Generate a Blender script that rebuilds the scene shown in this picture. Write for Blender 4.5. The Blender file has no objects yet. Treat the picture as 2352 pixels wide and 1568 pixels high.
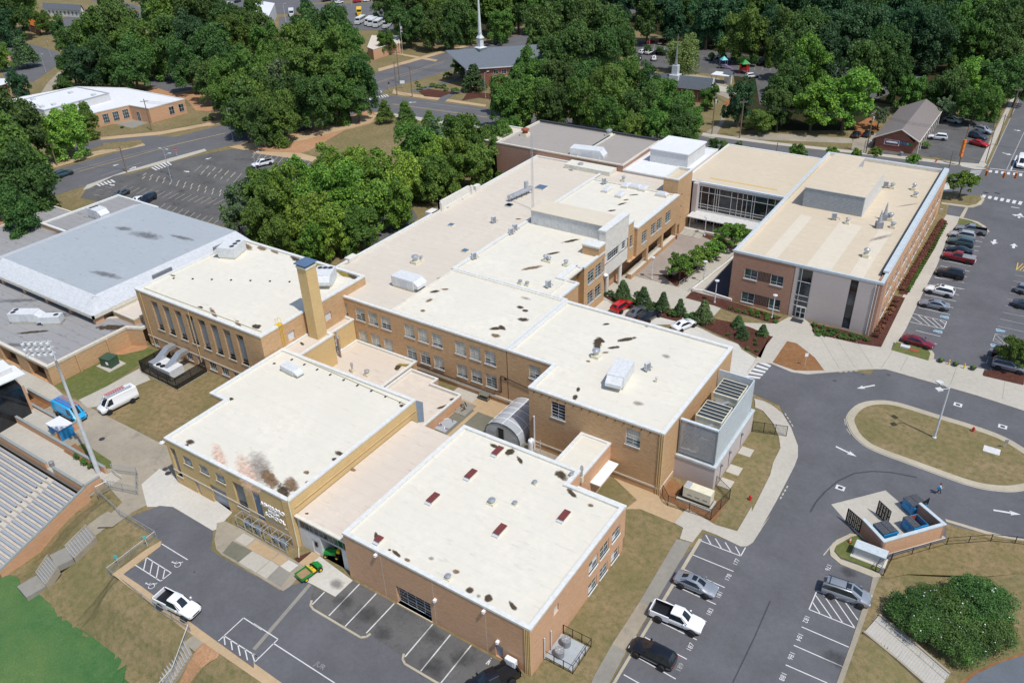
import bpy, math, random
import numpy as np
from mathutils import Vector, Matrix
R_ = math.radians
rnd = random.Random(7)
scene = bpy.context.scene
COL = scene.collection
# ---------------------------------------------------------------- camera, sky, sun, exposure
CAMH, FPX, W_, H_ = 72.0, 1884.80439, 2352.0, 1568.0
def _rot(y, p, r):
 cy, sy, cp, sp, cr, sr = math.cos(y), math.sin(y), math.cos(p), math.sin(p), math.cos(r), math.sin(r)
 f = np.array([sy*cp, cy*cp, -sp]); rt = np.array([cy, -sy, 0]); up = np.cross(rt, f)
 return np.stack([cr*rt+sr*up, -sr*rt+cr*up, -f])
CM = _rot(-0.60083488, 0.550808193, -0.0349964619)
cam = bpy.data.cameras.new('camera'); cam.sensor_width = 36; cam.lens = FPX/W_*36; cam.clip_end = 3000; cam.clip_start = 1
co = bpy.data.objects.new('camera', cam); COL.objects.link(co); scene.camera = co
m4 = Matrix([list(CM[:, i]) if False else [CM[0][i], CM[1][i], CM[2][i], 0] for i in range(3)]+[[0, 0, 0, 1]])
co.matrix_world = Matrix.Translation((0, 0, CAMH)) @ m4
SUN_DIR = Vector((0.954*math.cos(R_(61.5)), -0.30*math.cos(R_(61.5)), math.sin(R_(61.5)))).normalized()
world = bpy.data.worlds.new('World'); scene.world = world; world.use_nodes = True
nt = world.node_tree; bg = nt.nodes['Background']
sky = nt.nodes.new('ShaderNodeTexSky'); sky.sky_type = 'NISHITA'; sky.sun_disc = False
sky.sun_elevation = math.asin(SUN_DIR.z); sky.sun_rotation = math.atan2(SUN_DIR.x, SUN_DIR.y)
nt.links.new(sky.outputs[0], bg.inputs[0]); bg.inputs[1].default_value = 0.14
sl = bpy.data.lights.new('sun', 'SUN'); sl.energy = 3.7; sl.angle = R_(0.55); sl.color = (1, 0.965, 0.91)
so = bpy.data.objects.new('sun', sl); COL.objects.link(so); so.location = (0, 0, 200)
so.rotation_euler = SUN_DIR.to_track_quat('Z', 'Y').to_euler()
scene.view_settings.view_transform = 'Standard'; scene.view_settings.look = 'None'
scene.view_settings.gamma = 1; scene.view_settings.use_curve_mapping = False; scene.view_settings.exposure = 0.0
scene.cycles.max_bounces = 6; scene.cycles.transparent_max_bounces = 12
# ---------------------------------------------------------------- survey: a sight line meets the terrain or a level
CR = {'z1': (680, 620, 320/1673), 'z2': (960, 880, 480/2352), 'z3': (1440, 400, 320/1673), 'z4': (1640, 880, 260/1073),
  'z5': (2240, 380, 260/1274), 'z6': (2240, 650, 260/1315), 'z7': (0, 860, 360/1485), 'z8': (2040, 1380, 460/2352),
  'z9': (2000, 1140, 340/2050), 'za': (380, 1240, 400/2352), 'y1': (0, 147, 586/1344), 'zn': (1600, 1300, 300/1282), 'zm': (1880, 1350, 300/1484), 'd': (0, 0, 1/.9408)}
for _r, _y in enumerate([0, 410, 820, 1237]):
 for _c, _x in enumerate([0, 620, 1240, 1860]):
  CR['%d%d' % (_r+1, _c+1)] = (_x, _y, 640/2334)
def pix(k, x, y):
 o = CR[k]; return ((o[0]+x*o[2])*.9408, (o[1]+y*o[2])*.9408)
def ray(u, v):
 return CM.T @ np.array([(u-W_/2)/FPX, -(v-H_/2)/FPX, -1.])
def sst(t):
 t = max(0., min(1., t)); return t*t*(3-2*t)
def tz(x, y):
 """terrain height: level campus, football bank at the south west, small bank at the south east"""
 z = 0.0
 yt = 35.8 if x < -78.6 else (28.6 if x > -77.6 else 35.8-7.2*(x+78.6))
 if x < -30 and y < yt:
  z = -4.0*sst((yt-y)/(yt-23.3))
 if x < -93.9 and y < 36.2:
  z = -4.4 if x < -94.6 else z
 if -94.7 < x < -89.6 and y < 38.4:
  z = max(-4.2, z-1.7*sst((-89.6-x)/4.0)*sst((38.4-y)/2.2))
 if x > -2.2 and y < 84:
  z = -2.2*sst((x+2.2)/9)*sst((84-y)/12)
 return z
def L(k, x, y, z):
 d = ray(*pix(k, x, y)); t = (z-CAMH)/d[2]; return (float(d[0]*t), float(d[1]*t))
def G(k, x, y):
 z = 0.
 for _ in range(14):
  p = L(k, x, y, z); z = .5*z+.5*tz(*p)
 return (p[0], p[1], z)
def g2(k, x, y):
 return L(k, x, y, 0)
def gp(k, *pts, z=0):
 return [L(k, p[0], p[1], z) for p in pts]
def proj(p):
 c = CM @ (np.array(p)-np.array([0, 0, CAMH])); return (W_/2+FPX*c[0]/-c[2], H_/2-FPX*c[1]/-c[2])
# ---------------------------------------------------------------- materials
def lin(c):
 return tuple(((v/255)/12.92 if v/255 <= .04045 else ((v/255+.055)/1.055)**2.4) for v in c)
def alb(r, g, b, k=.72):
 return tuple(v*k for v in lin((r, g, b)))
MATS = {}
class NB:
 def __init__(s, name):
  s.m = bpy.data.materials.new(name); s.m.use_nodes = True; s.t = s.m.node_tree; s.b = s.t.nodes['Principled BSDF']; s.pos = None
 def n(s, ty, **k):
  n = s.t.nodes.new(ty)
  for a, v in k.items(): setattr(n, a, v)
  return n
 def l(s, a, b): s.t.links.new(a, b)
 def coord(s, objspace=False):
  if objspace: return s.n('ShaderNodeTexCoord').outputs['Object']
  if not s.pos: s.pos = s.n('ShaderNodeNewGeometry').outputs['Position']
  return s.pos
 def noise(s, scale, detail=4, rough=.6, vec=None, sc3=None):
  v = vec or s.coord()
  if sc3:
   mp = s.n('ShaderNodeMapping'); mp.inputs['Scale'].default_value = sc3; s.l(v, mp.inputs[0]); v = mp.outputs[0]
  n = s.n('ShaderNodeTexNoise'); n.inputs['Scale'].default_value = scale; n.inputs['Detail'].default_value = detail
  n.inputs['Roughness'].default_value = rough; s.l(v, n.inputs['Vector']); return n.outputs['Fac']
 def ramp(s, fac, a, b, ca=(0, 0, 0), cb=(1, 1, 1)):
  r = s.n('ShaderNodeValToRGB'); e = r.color_ramp.elements; e[0].position = a; e[1].position = b
  e[0].color = (*ca, 1); e[1].color = (*cb, 1); s.l(fac, r.inputs[0]); return r.outputs[0]
 def mix(s, fac, a, b, mode='MIX'):
  n = s.n('ShaderNodeMix', data_type='RGBA', blend_type=mode)
  for sock, v in ((n.inputs[0], fac), (n.inputs[6], a), (n.inputs[7], b)):
   if isinstance(v, (int, float)): sock.default_value = v
   elif isinstance(v, tuple): sock.default_value = (*v, 1)
   else: s.l(v, sock)
  return n.outputs[2]
 def out(s, col, rough=.8, spec=.3, metal=0, bump=None, bs=.3, bd=.02):
  if isinstance(col, tuple): s.b.inputs['Base Color'].default_value = (*col, 1)
  else: s.l(col, s.b.inputs['Base Color'])
  s.b.inputs['Roughness'].default_value = rough; s.b.inputs['Specular IOR Level'].default_value = spec; s.b.inputs['Metallic'].default_value = metal
  if bump is not None:
   bn = s.n('ShaderNodeBump'); bn.inputs['Strength'].default_value = bs; bn.inputs['Distance'].default_value = bd
   s.l(bump, bn.inputs['Height']); s.l(bn.outputs[0], s.b.inputs['Normal'])
  MATS[s.m.name] = s.m; return s.m
def plain(name, c, rough=.7, var=.12, scale=1.5, spec=.3, metal=0):
 nb = NB(name); f = nb.noise(scale, 5)
 c2 = tuple(v*(1-var*1.6) for v in c); c1 = tuple(min(1, v*(1+var)) for v in c)
 return nb.out(nb.ramp(f, .3, .7, c2, c1), rough, spec, metal)
def roof_mat(name, c, seam=.06, streak=.25, dirt=(.30, .24, .18)):
 nb = NB(name); p = nb.coord()
 big = nb.ramp(nb.noise(.09, 5, .6), .35, .7); col = nb.mix(big, tuple(v*.90 for v in c), c)
 med = nb.ramp(nb.noise(.9, 6, .7), .38, .64); col = nb.mix(med, tuple(v*.89 for v in c), col)
 st = nb.ramp(nb.noise(1.1, 5, .6, sc3=(.45, 1.6, 1)), .60, .72); s2 = nb.n('ShaderNodeMath', operation='MULTIPLY'); nb.l(st, s2.inputs[0]); s2.inputs[1].default_value = streak
 col = nb.mix(s2.outputs[0], col, tuple(v*.62 for v in c))
 wv = nb.n('ShaderNodeTexWave', wave_type='BANDS', bands_direction='Y'); wv.inputs['Scale'].default_value = .165; wv.inputs['Distortion'].default_value = .15; nb.l(p, wv.inputs[0])
 sm = nb.n('ShaderNodeMath', operation='MULTIPLY'); nb.l(nb.ramp(wv.outputs['Fac'], .0, .03, (1, 1, 1), (0, 0, 0)), sm.inputs[0]); sm.inputs[1].default_value = seam
 col = nb.mix(sm.outputs[0], col, tuple(v*.6 for v in c))
 d = nb.ramp(nb.noise(.35, 8, .72), .655, .76); dm = nb.n('ShaderNodeMath', operation='MULTIPLY'); nb.l(d, dm.inputs[0]); dm.inputs[1].default_value = .45
 col = nb.mix(dm.outputs[0], col, dirt)
 return nb.out(col, .75, .2)
def brick_mat(name, c1, c2, mortar, streak=.5, small=1.0):
 nb = NB(name); sx = nb.n('ShaderNodeSeparateXYZ'); nb.l(nb.coord(), sx.inputs[0])
 ad = nb.n('ShaderNodeMath', operation='ADD'); nb.l(sx.outputs[0], ad.inputs[0]); nb.l(sx.outputs[1], ad.inputs[1])
 cb = nb.n('ShaderNodeCombineXYZ'); nb.l(ad.outputs[0], cb.inputs[0]); nb.l(sx.outputs[2], cb.inputs[1])
 bt = nb.n('ShaderNodeTexBrick'); bt.inputs['Scale'].default_value = 1; bt.inputs['Brick Width'].default_value = .24; bt.inputs['Row Height'].default_value = .08
 bt.inputs['Mortar Size'].default_value = .008; bt.inputs['Color1'].default_value = (*c1, 1); bt.inputs['Color2'].default_value = (*c2, 1); bt.inputs['Mortar'].default_value = (*mortar, 1); bt.inputs['Bias'].default_value = -.1
 nb.l(cb.outputs[0], bt.inputs[0])
 f = nb.ramp(nb.noise(1.0, 6, .7, vec=cb.outputs[0], sc3=(.8, 5.5, 1)), .35, .68)
 col = nb.mix(f, nb.mix(1.0, bt.outputs['Color'], (1-streak*.34, 1-streak*.37, 1-streak*.4), 'MULTIPLY'), bt.outputs['Color'])
 g = nb.ramp(nb.noise(.22, 4, .5), .3, .75); col = nb.mix(g, nb.mix(1.0, col, (.92, .915, .91), 'MULTIPLY'), col)
 lo = nb.n('ShaderNodeMapRange'); nb.l(sx.outputs[2], lo.inputs[0]); lo.inputs[1].default_value = 0; lo.inputs[2].default_value = 1.1; lo.inputs[3].default_value = .35; lo.inputs[4].default_value = 0
 ml = nb.n('ShaderNodeMath', operation='MULTIPLY'); nb.l(lo.outputs[0], ml.inputs[0]); nb.l(nb.noise(.8, 4), ml.inputs[1])
 col = nb.mix(ml.outputs[0], col, (.42, .17, .07))
 return nb.out(col, .9, .15, bump=bt.outputs['Fac'], bs=.2, bd=-.01)
def ground_mat(name, cols, s1=.12, s2=1.3, fine=9, bs=.5, bd=.05, dirt=None, dthr=.66):
 """cols: dry, green, dark"""
 nb = NB(name)
 a = nb.ramp(nb.noise(s1, 6, .65), .38, .62); col = nb.mix(a, cols[0], cols[1])
 b = nb.ramp(nb.noise(s2, 6, .7), .42, .68); col = nb.mix(b, col, cols[2])
 fn = nb.noise(fine, 5, .75); f = nb.ramp(fn, .3, .7, (.72, .72, .72), (1.22, 1.22, 1.22)); col = nb.mix(1.0, col, f, 'MULTIPLY')
 if dirt:
  d = nb.ramp(nb.noise(.17, 7, .7), dthr, dthr+.07); col = nb.mix(d, col, dirt)
 return nb.out(col, .95, .1, bump=fn, bs=bs, bd=bd)
def hard_mat(name, c, blot=.12, fine=14, crack=0, joint=None, tint=None):
 nb = NB(name); a = nb.ramp(nb.noise(.16, 6, .65), .32, .68, tuple(v*(1-blot) for v in c), tuple(v*(1+blot) for v in c))
 b = nb.ramp(nb.noise(1.7, 6, .75), .3, .72, (.90, .90, .90), (1.08, 1.08, 1.08)); col = nb.mix(1.0, a, b, 'MULTIPLY')
 fn = nb.noise(fine, 3, .8); f = nb.ramp(fn, .25, .75, (.86, .86, .86), (1.14, 1.14, 1.14)); col = nb.mix(1.0, col, f, 'MULTIPLY')
 if tint: col = nb.mix(nb.ramp(nb.noise(.3, 6, .7), .55, .72), col, tint)
 if crack:
  vo = nb.n('ShaderNodeTexVoronoi', feature='DISTANCE_TO_EDGE'); vo.inputs['Scale'].default_value = .22
  mx = nb.n('ShaderNodeMix', data_type='VECTOR'); mx.inputs[0].default_value = .25; nb.l(nb.coord(), mx.inputs[4])
  nn = nb.n('ShaderNodeTexNoise'); nn.inputs['Scale'].default_value = .6; nn.inputs['Detail'].default_value = 5; nb.l(nb.coord(), nn.inputs['Vector'])
  sc = nb.n('ShaderNodeVectorMath', operation='SCALE'); sc.inputs['Scale'].default_value = 9; nb.l(nn.outputs['Color'], sc.inputs[0])
  av = nb.n('ShaderNodeVectorMath', operation='ADD'); nb.l(nb.coord(), av.inputs[0]); nb.l(sc.outputs[0], av.inputs[1]); nb.l(av.outputs[0], vo.inputs['Vector'])
  cm = nb.n('ShaderNodeMath', operation='MULTIPLY'); nb.l(nb.ramp(vo.outputs['Distance'], .0, .012, (1, 1, 1), (0, 0, 0)), cm.inputs[0]); cm.inputs[1].default_value = crack
  col = nb.mix(cm.outputs[0], col, tuple(v*.45 for v in c))
 return nb.out(col, .92, .15, bump=fn, bs=.15, bd=.01)
def leaf_mat(name, ca, cb, cd):
 nb = NB(name); oi = nb.n('ShaderNodeObjectInfo')
 f = nb.ramp(nb.noise(.30, 5, .65), .36, .64); col = nb.mix(f, tuple(v*.85 for v in ca), tuple(v*1.12 for v in cb))
 f2 = nb.ramp(nb.noise(3.5, 2, .6), .4, .7); col = nb.mix(f2, col, cd)
 hs = nb.n('ShaderNodeHueSaturation'); mr = nb.n('ShaderNodeMapRange'); nb.l(oi.outputs['Random'], mr.inputs[0]); mr.inputs[3].default_value = .9; mr.inputs[4].default_value = 1.4; nb.l(mr.outputs[0], hs.inputs['Value'])
 m2 = nb.n('ShaderNodeMapRange'); w = nb.n('ShaderNodeMath', operation='FRACT'); w1 = nb.n('ShaderNodeMath', operation='MULTIPLY'); w1.inputs[1].default_value = 7.3; nb.l(oi.outputs['Random'], w1.inputs[0]); nb.l(w1.outputs[0], w.inputs[0]); nb.l(w.outputs[0], m2.inputs[0]); m2.inputs[3].default_value = .472; m2.inputs[4].default_value = .512; nb.l(m2.outputs[0], hs.inputs['Hue'])
 nb.l(col, hs.inputs['Color']); m = nb.out(hs.outputs[0], .6, .25)
 tr = nb.n('ShaderNodeBsdfTranslucent'); nb.l(hs.outputs[0], tr.inputs[0]); mx = nb.n('ShaderNodeMixShader'); mx.inputs[0].default_value = .3
 nb.l(nb.b.outputs[0], mx.inputs[1]); nb.l(tr.outputs[0], mx.inputs[2]); nb.l(mx.outputs[0], nb.t.nodes['Material Output'].inputs[0]); return m
def stain_mat(name, c, thr=.5, soft=.18, strength=1.0):
 nb = NB(name); uv = nb.n('ShaderNodeTexCoord').outputs['UV']
 vm = nb.n('ShaderNodeVectorMath', operation='SUBTRACT'); nb.l(uv, vm.inputs[0]); vm.inputs[1].default_value = (.5, .5, 0)
 ln = nb.n('ShaderNodeVectorMath', operation='LENGTH'); nb.l(vm.outputs[0], ln.inputs[0])
 ns = nb.noise(1.1, 6, .65); a = nb.n('ShaderNodeMath', operation='MULTIPLY_ADD'); nb.l(ln.outputs['Value'], a.inputs[0]); a.inputs[1].default_value = -2.0; nb.l(ns, a.inputs[2])
 b = nb.n('ShaderNodeMath', operation='ADD'); nb.l(a.outputs[0], b.inputs[0]); b.inputs[1].default_value = .62
 al = nb.ramp(b.outputs[0], thr, thr+soft); ms = nb.n('ShaderNodeMath', operation='MULTIPLY'); nb.l(al, ms.inputs[0]); ms.inputs[1].default_value = strength
 col = nb.mix(nb.ramp(nb.noise(2.5, 4), .35, .65), tuple(v*.6 for v in c), tuple(min(1, v*1.35) for v in c)); nb.out(col, .8, .2)
 nb.l(ms.outputs[0], nb.b.inputs['Alpha']); return nb.m
roof_mat('roof_cream', (.71, .672, .575), streak=.4, seam=.1); roof_mat('roof_white', (.66, .59, .475), streak=.35); roof_mat('roof_pink', (.63, .565, .475), streak=.45, seam=.2)
roof_mat('roof_link', (.65, .575, .49), streak=.5, seam=.15); roof_mat('roof_wing', (.61, .52, .39), streak=.2, seam=.1); roof_mat('roof_grey', (.315, .31, .31), streak=2.2, seam=.5, dirt=(.08, .08, .09))
roof_mat('roof_theatre', (.36, .325, .295), streak=.6); roof_mat('roof_bluegrey', (.385, .42, .45), streak=.8, seam=0, dirt=(.13, .13, .14)); roof_mat('roof_bright', (.72, .73, .75), streak=.15, seam=0, dirt=(.6, .6, .6))
brick_mat('brick_tan', (.66, .42, .22), (.55, .33, .165), (.60, .46, .31), .75); brick_mat('brick_gold', (.70, .50, .235), (.62, .42, .18), (.62, .49, .29), .3)
brick_mat('brick_orange', (.70, .415, .245), (.60, .33, .19), (.62, .46, .33), .5); brick_mat('brick_wing', (.46, .26, .18), (.36, .19, .13), (.42, .31, .25), .4)
brick_mat('brick_grey', (.56, .49, .46), (.52, .455, .43), (.54, .49, .47), .1); brick_mat('brick_red', (.32, .11, .07), (.25, .08, .05), (.3, .2, .17), .4)
brick_mat('brick_mixed', (.62, .40, .22), (.36, .15, .075), (.42, .3, .2), .2)
hard_mat('asphalt', alb(113, 113, 117), .14, crack=.12); hard_mat('asphalt_road', alb(117, 117, 120), .10, crack=.25); hard_mat('asphalt_old', alb(112, 111, 110), .18, crack=.7, tint=alb(82, 80, 80))
hard_mat('asphalt_black', alb(84, 84, 92), .1); hard_mat('gravel', alb(116, 124, 132), .1, fine=30)
hard_mat('concrete', alb(205, 199, 186), .06); hard_mat('concrete_dirty', alb(178, 168, 150), .14, tint=alb(150, 142, 128)); hard_mat('concrete_light', alb(222, 218, 208), .05); hard_mat('concrete_grey', alb(160, 156, 146), .12)
hard_mat('concrete_tan', alb(205, 178, 142), .1); hard_mat('concrete_green', alb(134, 132, 116), .14, tint=alb(112, 112, 92)); hard_mat('pavers', alb(176, 164, 154), .1, fine=4); hard_mat('kerb', alb(200, 190, 168), .1); hard_mat('concrete_blue', alb(186, 192, 196), .08, tint=alb(160, 168, 172))
ground_mat('grass_dry', (alb(165, 144, 110), alb(142, 130, 92), alb(118, 116, 76)), dirt=alb(200, 160, 122), dthr=.69); ground_mat('grass_green', (alb(112, 124, 72), alb(96, 114, 60), alb(136, 128, 84)))
ground_mat('grass_tan', (alb(170, 145, 110), alb(146, 132, 92), alb(122, 116, 76)), dirt=alb(205, 158, 120), dthr=.7); ground_mat('turf_field', (alb(118, 142, 84), alb(76, 120, 70), alb(96, 130, 80)), s1=.07, s2=.5, fine=6)
ground_mat('red_clay', (alb(212, 166, 128), alb(198, 148, 110), alb(182, 144, 110)), fine=5); ground_mat('mulch', (alb(98, 62, 54), alb(84, 52, 44), alb(112, 78, 66)), s1=.6, s2=3, fine=14); ground_mat('bare_soil', (alb(158, 116, 80), alb(146, 104, 70), alb(170, 128, 92)), fine=10)
ground_mat('forest_floor', (alb(60, 62, 36), alb(82, 74, 48), alb(46, 50, 30)), s1=.1); ground_mat('pine_straw', (alb(176, 120, 80), alb(150, 104, 66), alb(190, 140, 96)), s1=.3)
for nm, c, ro, me in [('white_metal', (.62, .635, .64), .45, 0), ('white_coping', (.66, .665, .635), .5, 0), ('cream_coping', (.66, .635, .55), .6, 0), ('grey_coping', (.60, .66, .70), .45, 0), ('blue_coping', (.50, .555, .58), .4, 0),
  ('unit_grey', (.56, .58, .60), .5, 0), ('galvanised', (.50, .52, .54), .35, .6), ('steel', (.42, .43, .45), .4, .7), ('dark_metal', (.05, .05, .055), .5, .2), ('black', (.012, .012, .014), .45, 0), ('slate_blue', (.09, .15, .25), .45, 0),
  ('panel_grey', (.38, .40, .42), .5, 0), ('panel_dark', (.23, .24, .26), .55, 0), ('panel_light', (.60, .60, .59), .5, 0), ('stucco', (.66, .63, .57), .8, 0), ('stone_trim', (.60, .55, .46), .8, 0), ('cream_paint', (.70, .66, .50), .5, 0),
  ('door_grey', (.34, .36, .40), .5, 0), ('blue_paint', (.02, .16, .42), .45, 0), ('bright_blue', (.015, .24, .52), .35, 0), ('rust', (.28, .08, .04), .8, 0), ('maroon', (.17, .045, .04), .45, 0), ('green_box', (.045, .09, .055), .5, 0),
  ('shingle', (.13, .15, .175), .9, 0), ('shingle_brown', (.20, .175, .165), .9, 0), ('wood', (.34, .22, .12), .8, 0), ('wood_pole', (.22, .16, .11), .9, 0), ('line_white', (.60, .60, .585), .7, 0), ('line_worn', (.34, .34, .335), .8, 0), ('line_faint', (.27, .27, .275), .8, 0), ('line_cream', (.46, .42, .33), .8, 0), ('line_yellow', (.55, .38, .08), .8, 0), ('line_blue', (.11, .25, .36), .8, 0),
  ('yellow', (.75, .48, .02), .5, 0), ('tractor_green', (.015, .25, .04), .35, 0), ('orange', (.8, .22, .03), .5, 0), ('red', (.5, .02, .02), .4, 0), ('tyre', (.018, .018, .02), .8, 0), ('rim', (.45, .46, .48), .3, .6), ('bark', (.13, .10, .075), .95, 0), ('skin', (.38, .22, .15), .6, 0),
  ('bench_metal', (.42, .45, .50), .35, .3), ('bleacher_deck', (.50, .46, .40), .8, 0), ('poly', (.60, .66, .70), .25, 0), ('pot', (.05, .05, .05), .5, 0), ('aqua', (.1, .5, .52), .5, 0), ('purple', (.25, .12, .4), .6, 0), ('tennis', (.6, .75, .1), .6, 0), ('tarp', (.16, .20, .245), .5, 0), ('fan_dark', (.035, .045, .055), .7, 0), ('cap_grey', (.27, .30, .29), .6, 0), ('copper_red', (.35, .2, .14), .7, 0), ('light_lens', (.6, .61, .63), .2, 0), ('paper_white', (.85, .86, .88), .6, 0)]:
 plain(nm, c, ro, .08 if me == 0 else .05, 2.0, .4, me)
def glass_mat(name, c, rough=.08):
 nb = NB(name); f = nb.ramp(nb.noise(.7, 3), .35, .65, tuple(v*.6 for v in c), tuple(v*1.5 for v in c)); return nb.out(f, rough, .6)
glass_mat('glass', (.035, .045, .055)); glass_mat('glass_green', (.05, .085, .085)); glass_mat('glass_dark', (.012, .015, .02)); plain('blind', (.44, .43, .36), .5, .25, 1.2, .5); plain('louvre', (.24, .26, .27), .5, .06, 3)
glass_mat('car_glass', (.012, .018, .024), .12)
leaf_mat('leaf_dark', (0.055, 0.123, 0.032), (0.102, 0.196, 0.043), (0.035, 0.080, 0.023)); leaf_mat('leaf_mid', (0.080, 0.174, 0.032), (0.152, 0.268, 0.046), (0.049, 0.113, 0.026)); leaf_mat('leaf_bright', (0.152, 0.297, 0.036), (0.268, 0.435, 0.058), (0.087, 0.181, 0.029))
leaf_mat('leaf_blue', (0.041, 0.109, 0.043), (0.065, 0.152, 0.058), (0.026, 0.072, 0.032)); leaf_mat('leaf_red', (0.24, 0.115, 0.08), (0.275, 0.123, 0.072), (0.102, 0.051, 0.032)); leaf_mat('leaf_willow', (0.174, 0.275, 0.080), (0.261, 0.377, 0.116), (0.109, 0.181, 0.051)); leaf_mat('leaf_sage', (0.138, 0.189, 0.109), (0.217, 0.275, 0.160), (0.072, 0.116, 0.065))
stain_mat('stain_dark', (.07, .05, .03), .46, .26, .88); stain_mat('stain_brown', (.20, .12, .06), .42, .3, .75); stain_mat('stain_grey', (.30, .26, .23), .35, .5, .6); stain_mat('stain_smoke', (.15, .15, .16), .40, .5, .55); stain_mat('stain_pink', (.72, .47, .36), .3, .5, .5); stain_mat('stain_moss', (.25, .19, .03), .42, .25, .9); stain_mat('oil_spot', (.06, .06, .06), .42, .5, .4)
def paint(name, c, metal=0.0, rough=.28):
 if name in MATS: return MATS[name]
 nb = NB(name); m = nb.out(c, rough, .5, metal); nb.b.inputs['Coat Weight'].default_value = .7; nb.b.inputs['Coat Roughness'].default_value = .08; return m
# ---------------------------------------------------------------- mesh helpers
class MB:
 def __init__(s): s.v = []; s.f = []; s.m = []; s.mats = []
 def mi(s, name):
  if name not in s.mats: s.mats.append(name)
  return s.mats.index(name)
 def add(s, vs, fs, mat):
  o = len(s.v); k = s.mi(mat); s.v += [tuple(map(float, p)) for p in vs]
  for f in fs: s.f.append(tuple(i+o for i in f)); s.m.append(k)
  return s
 def box(s, x0, y0, z0, x1, y1, z1, mat, M=None, bot=True):
  if x0 > x1: x0, x1 = x1, x0
  if y0 > y1: y0, y1 = y1, y0
  if z0 > z1: z0, z1 = z1, z0
  vs = [(x0, y0, z0), (x1, y0, z0), (x1, y1, z0), (x0, y1, z0), (x0, y0, z1), (x1, y0, z1), (x1, y1, z1), (x0, y1, z1)]
  if M is not None: vs = [M @ Vector(v) for v in vs]
  return s.add(vs, ([(3, 2, 1, 0)] if bot else [])+[(4, 5, 6, 7), (0, 1, 5, 4), (1, 2, 6, 5), (2, 3, 7, 6), (3, 0, 4, 7)], mat)
 def prism(s, poly, z0, z1, mat, side=None, M=None, bot=False):
  poly = ccw(poly); n = len(poly); vs = [(p[0], p[1], z0) for p in poly]+[(p[0], p[1], z1) for p in poly]
  if M is not None: vs = [M @ Vector(v) for v in vs]
  s.add(vs, [tuple(range(n, 2*n))]+([tuple(range(n-1, -1, -1))] if bot else []), mat)
  return s.add(vs, [(i, (i+1) % n, n+(i+1) % n, n+i) for i in range(n)], side or mat)
 def sheet(s, poly, z, mat):
  poly = ccw(poly); return s.add([(p[0], p[1], z) for p in poly], [tuple(range(len(poly)))], mat)
 def quad(s, a, b, c, d, mat): return s.add([a, b, c, d], [(0, 1, 2, 3)], mat)
 def tube(s, p, q, r, mat, n=6, r2=None, cap=True):
  p = Vector(p); q = Vector(q); d = (q-p).normalized(); a = d.orthogonal().normalized(); b = d.cross(a); r2 = r if r2 is None else r2
  vs = [p+(a*math.cos(t)+b*math.sin(t))*r for t in [2*math.pi*i/n for i in range(n)]]+[q+(a*math.cos(t)+b*math.sin(t))*r2 for t in [2*math.pi*i/n for i in range(n)]]
  fs = [(i, (i+1) % n, n+(i+1) % n, n+i) for i in range(n)]
  if cap: fs += [tuple(range(n-1, -1, -1)), tuple(range(n, 2*n))]
  return s.add(vs, fs, mat)
 def path(s, pts, r, mat, n=5):
  for a, b in zip(pts[:-1], pts[1:]): s.tube(a, b, r, mat, n)
  return s
 def lathe(s, c, prof, mat, n=10, M=None):
  vs = []; k = len(prof)
  for i in range(n):
   t = 2*math.pi*i/n
   for r, z in prof: vs.append((c[0]+r*math.cos(t), c[1]+r*math.sin(t), c[2]+z))
  if M is not None: vs = [M @ Vector(v) for v in vs]
  fs = []
  for i in range(n):
   j = (i+1) % n
   for a in range(k-1): fs.append((i*k+a, j*k+a, j*k+a+1, i*k+a+1))
  if prof[-1][0] > 1e-3: fs.append(tuple(i*k+k-1 for i in range(n)))
  return s.add(vs, fs, mat)
 def mesh(s, name, smooth=False):
  me = bpy.data.meshes.new(name); me.from_pydata(s.v, [], s.f)
  for m in s.mats: me.materials.append(MATS[m])
  me.polygons.foreach_set('material_index', s.m)
  if smooth:
   me.polygons.foreach_set('use_smooth', [True]*len(me.polygons)); me.set_sharp_from_angle(angle=R_(35))
  me.update(); return me
 def build(s, name, parent=None, smooth=False, **tags):
  return ob(name, s.mesh(name, smooth), parent, **tags)
def ccw(poly):
 a = sum(poly[i][0]*poly[(i+1) % len(poly)][1]-poly[(i+1) % len(poly)][0]*poly[i][1] for i in range(len(poly)))
 return list(poly) if a > 0 else list(poly)[::-1]
def ob(name, me, parent=None, **tags):
 o = bpy.data.objects.new(name, me); COL.objects.link(o)
 if parent is not None:
  o.parent = parent
  if parent.get('_w'): o.location = -Vector(parent['_w'])
 for k, v in tags.items():
  if v is not None: o[k] = v
 return o
def thing(name, label, cat, loc=(0, 0, 0), rz=0, group=None, keep=False):
 """an Empty at the thing's base; keep=True: its parts are modelled in site coordinates"""
 o = bpy.data.objects.new(name, None); COL.objects.link(o); o.location = loc; o.rotation_euler = (0, 0, rz); o.empty_display_size = .5
 o['label'] = label; o['category'] = cat
 if group: o['group'] = group
 if keep: o['_w'] = list(loc)
 return o
def copy_tree(o, parent=None):
 c = o.copy(); COL.objects.link(c); c.parent = parent
 for ch in list(o.children): copy_tree(ch, c)
 return c
def tag(o, label, cat, group=None):
 o['label'] = label; o['category'] = cat
 if group: o['group'] = group
 return o
def structure(name, mb, smooth=False): return mb.build(name, None, smooth, kind='structure')
def offset(poly, d):
 """outward offset of a CCW polygon"""
 n = len(poly); out = []
 for i in range(n):
  a, b, c = Vector(poly[i-1][:2]), Vector(poly[i][:2]), Vector(poly[(i+1) % n][:2])
  e1 = (b-a).normalized(); e2 = (c-b).normalized(); n1 = Vector((e1.y, -e1.x)); n2 = Vector((e2.y, -e2.x))
  m = (n1+n2); k = d/max(.25, m.dot(n1)); out.append((b.x+m.x*k, b.y+m.y*k))
 return out
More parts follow.
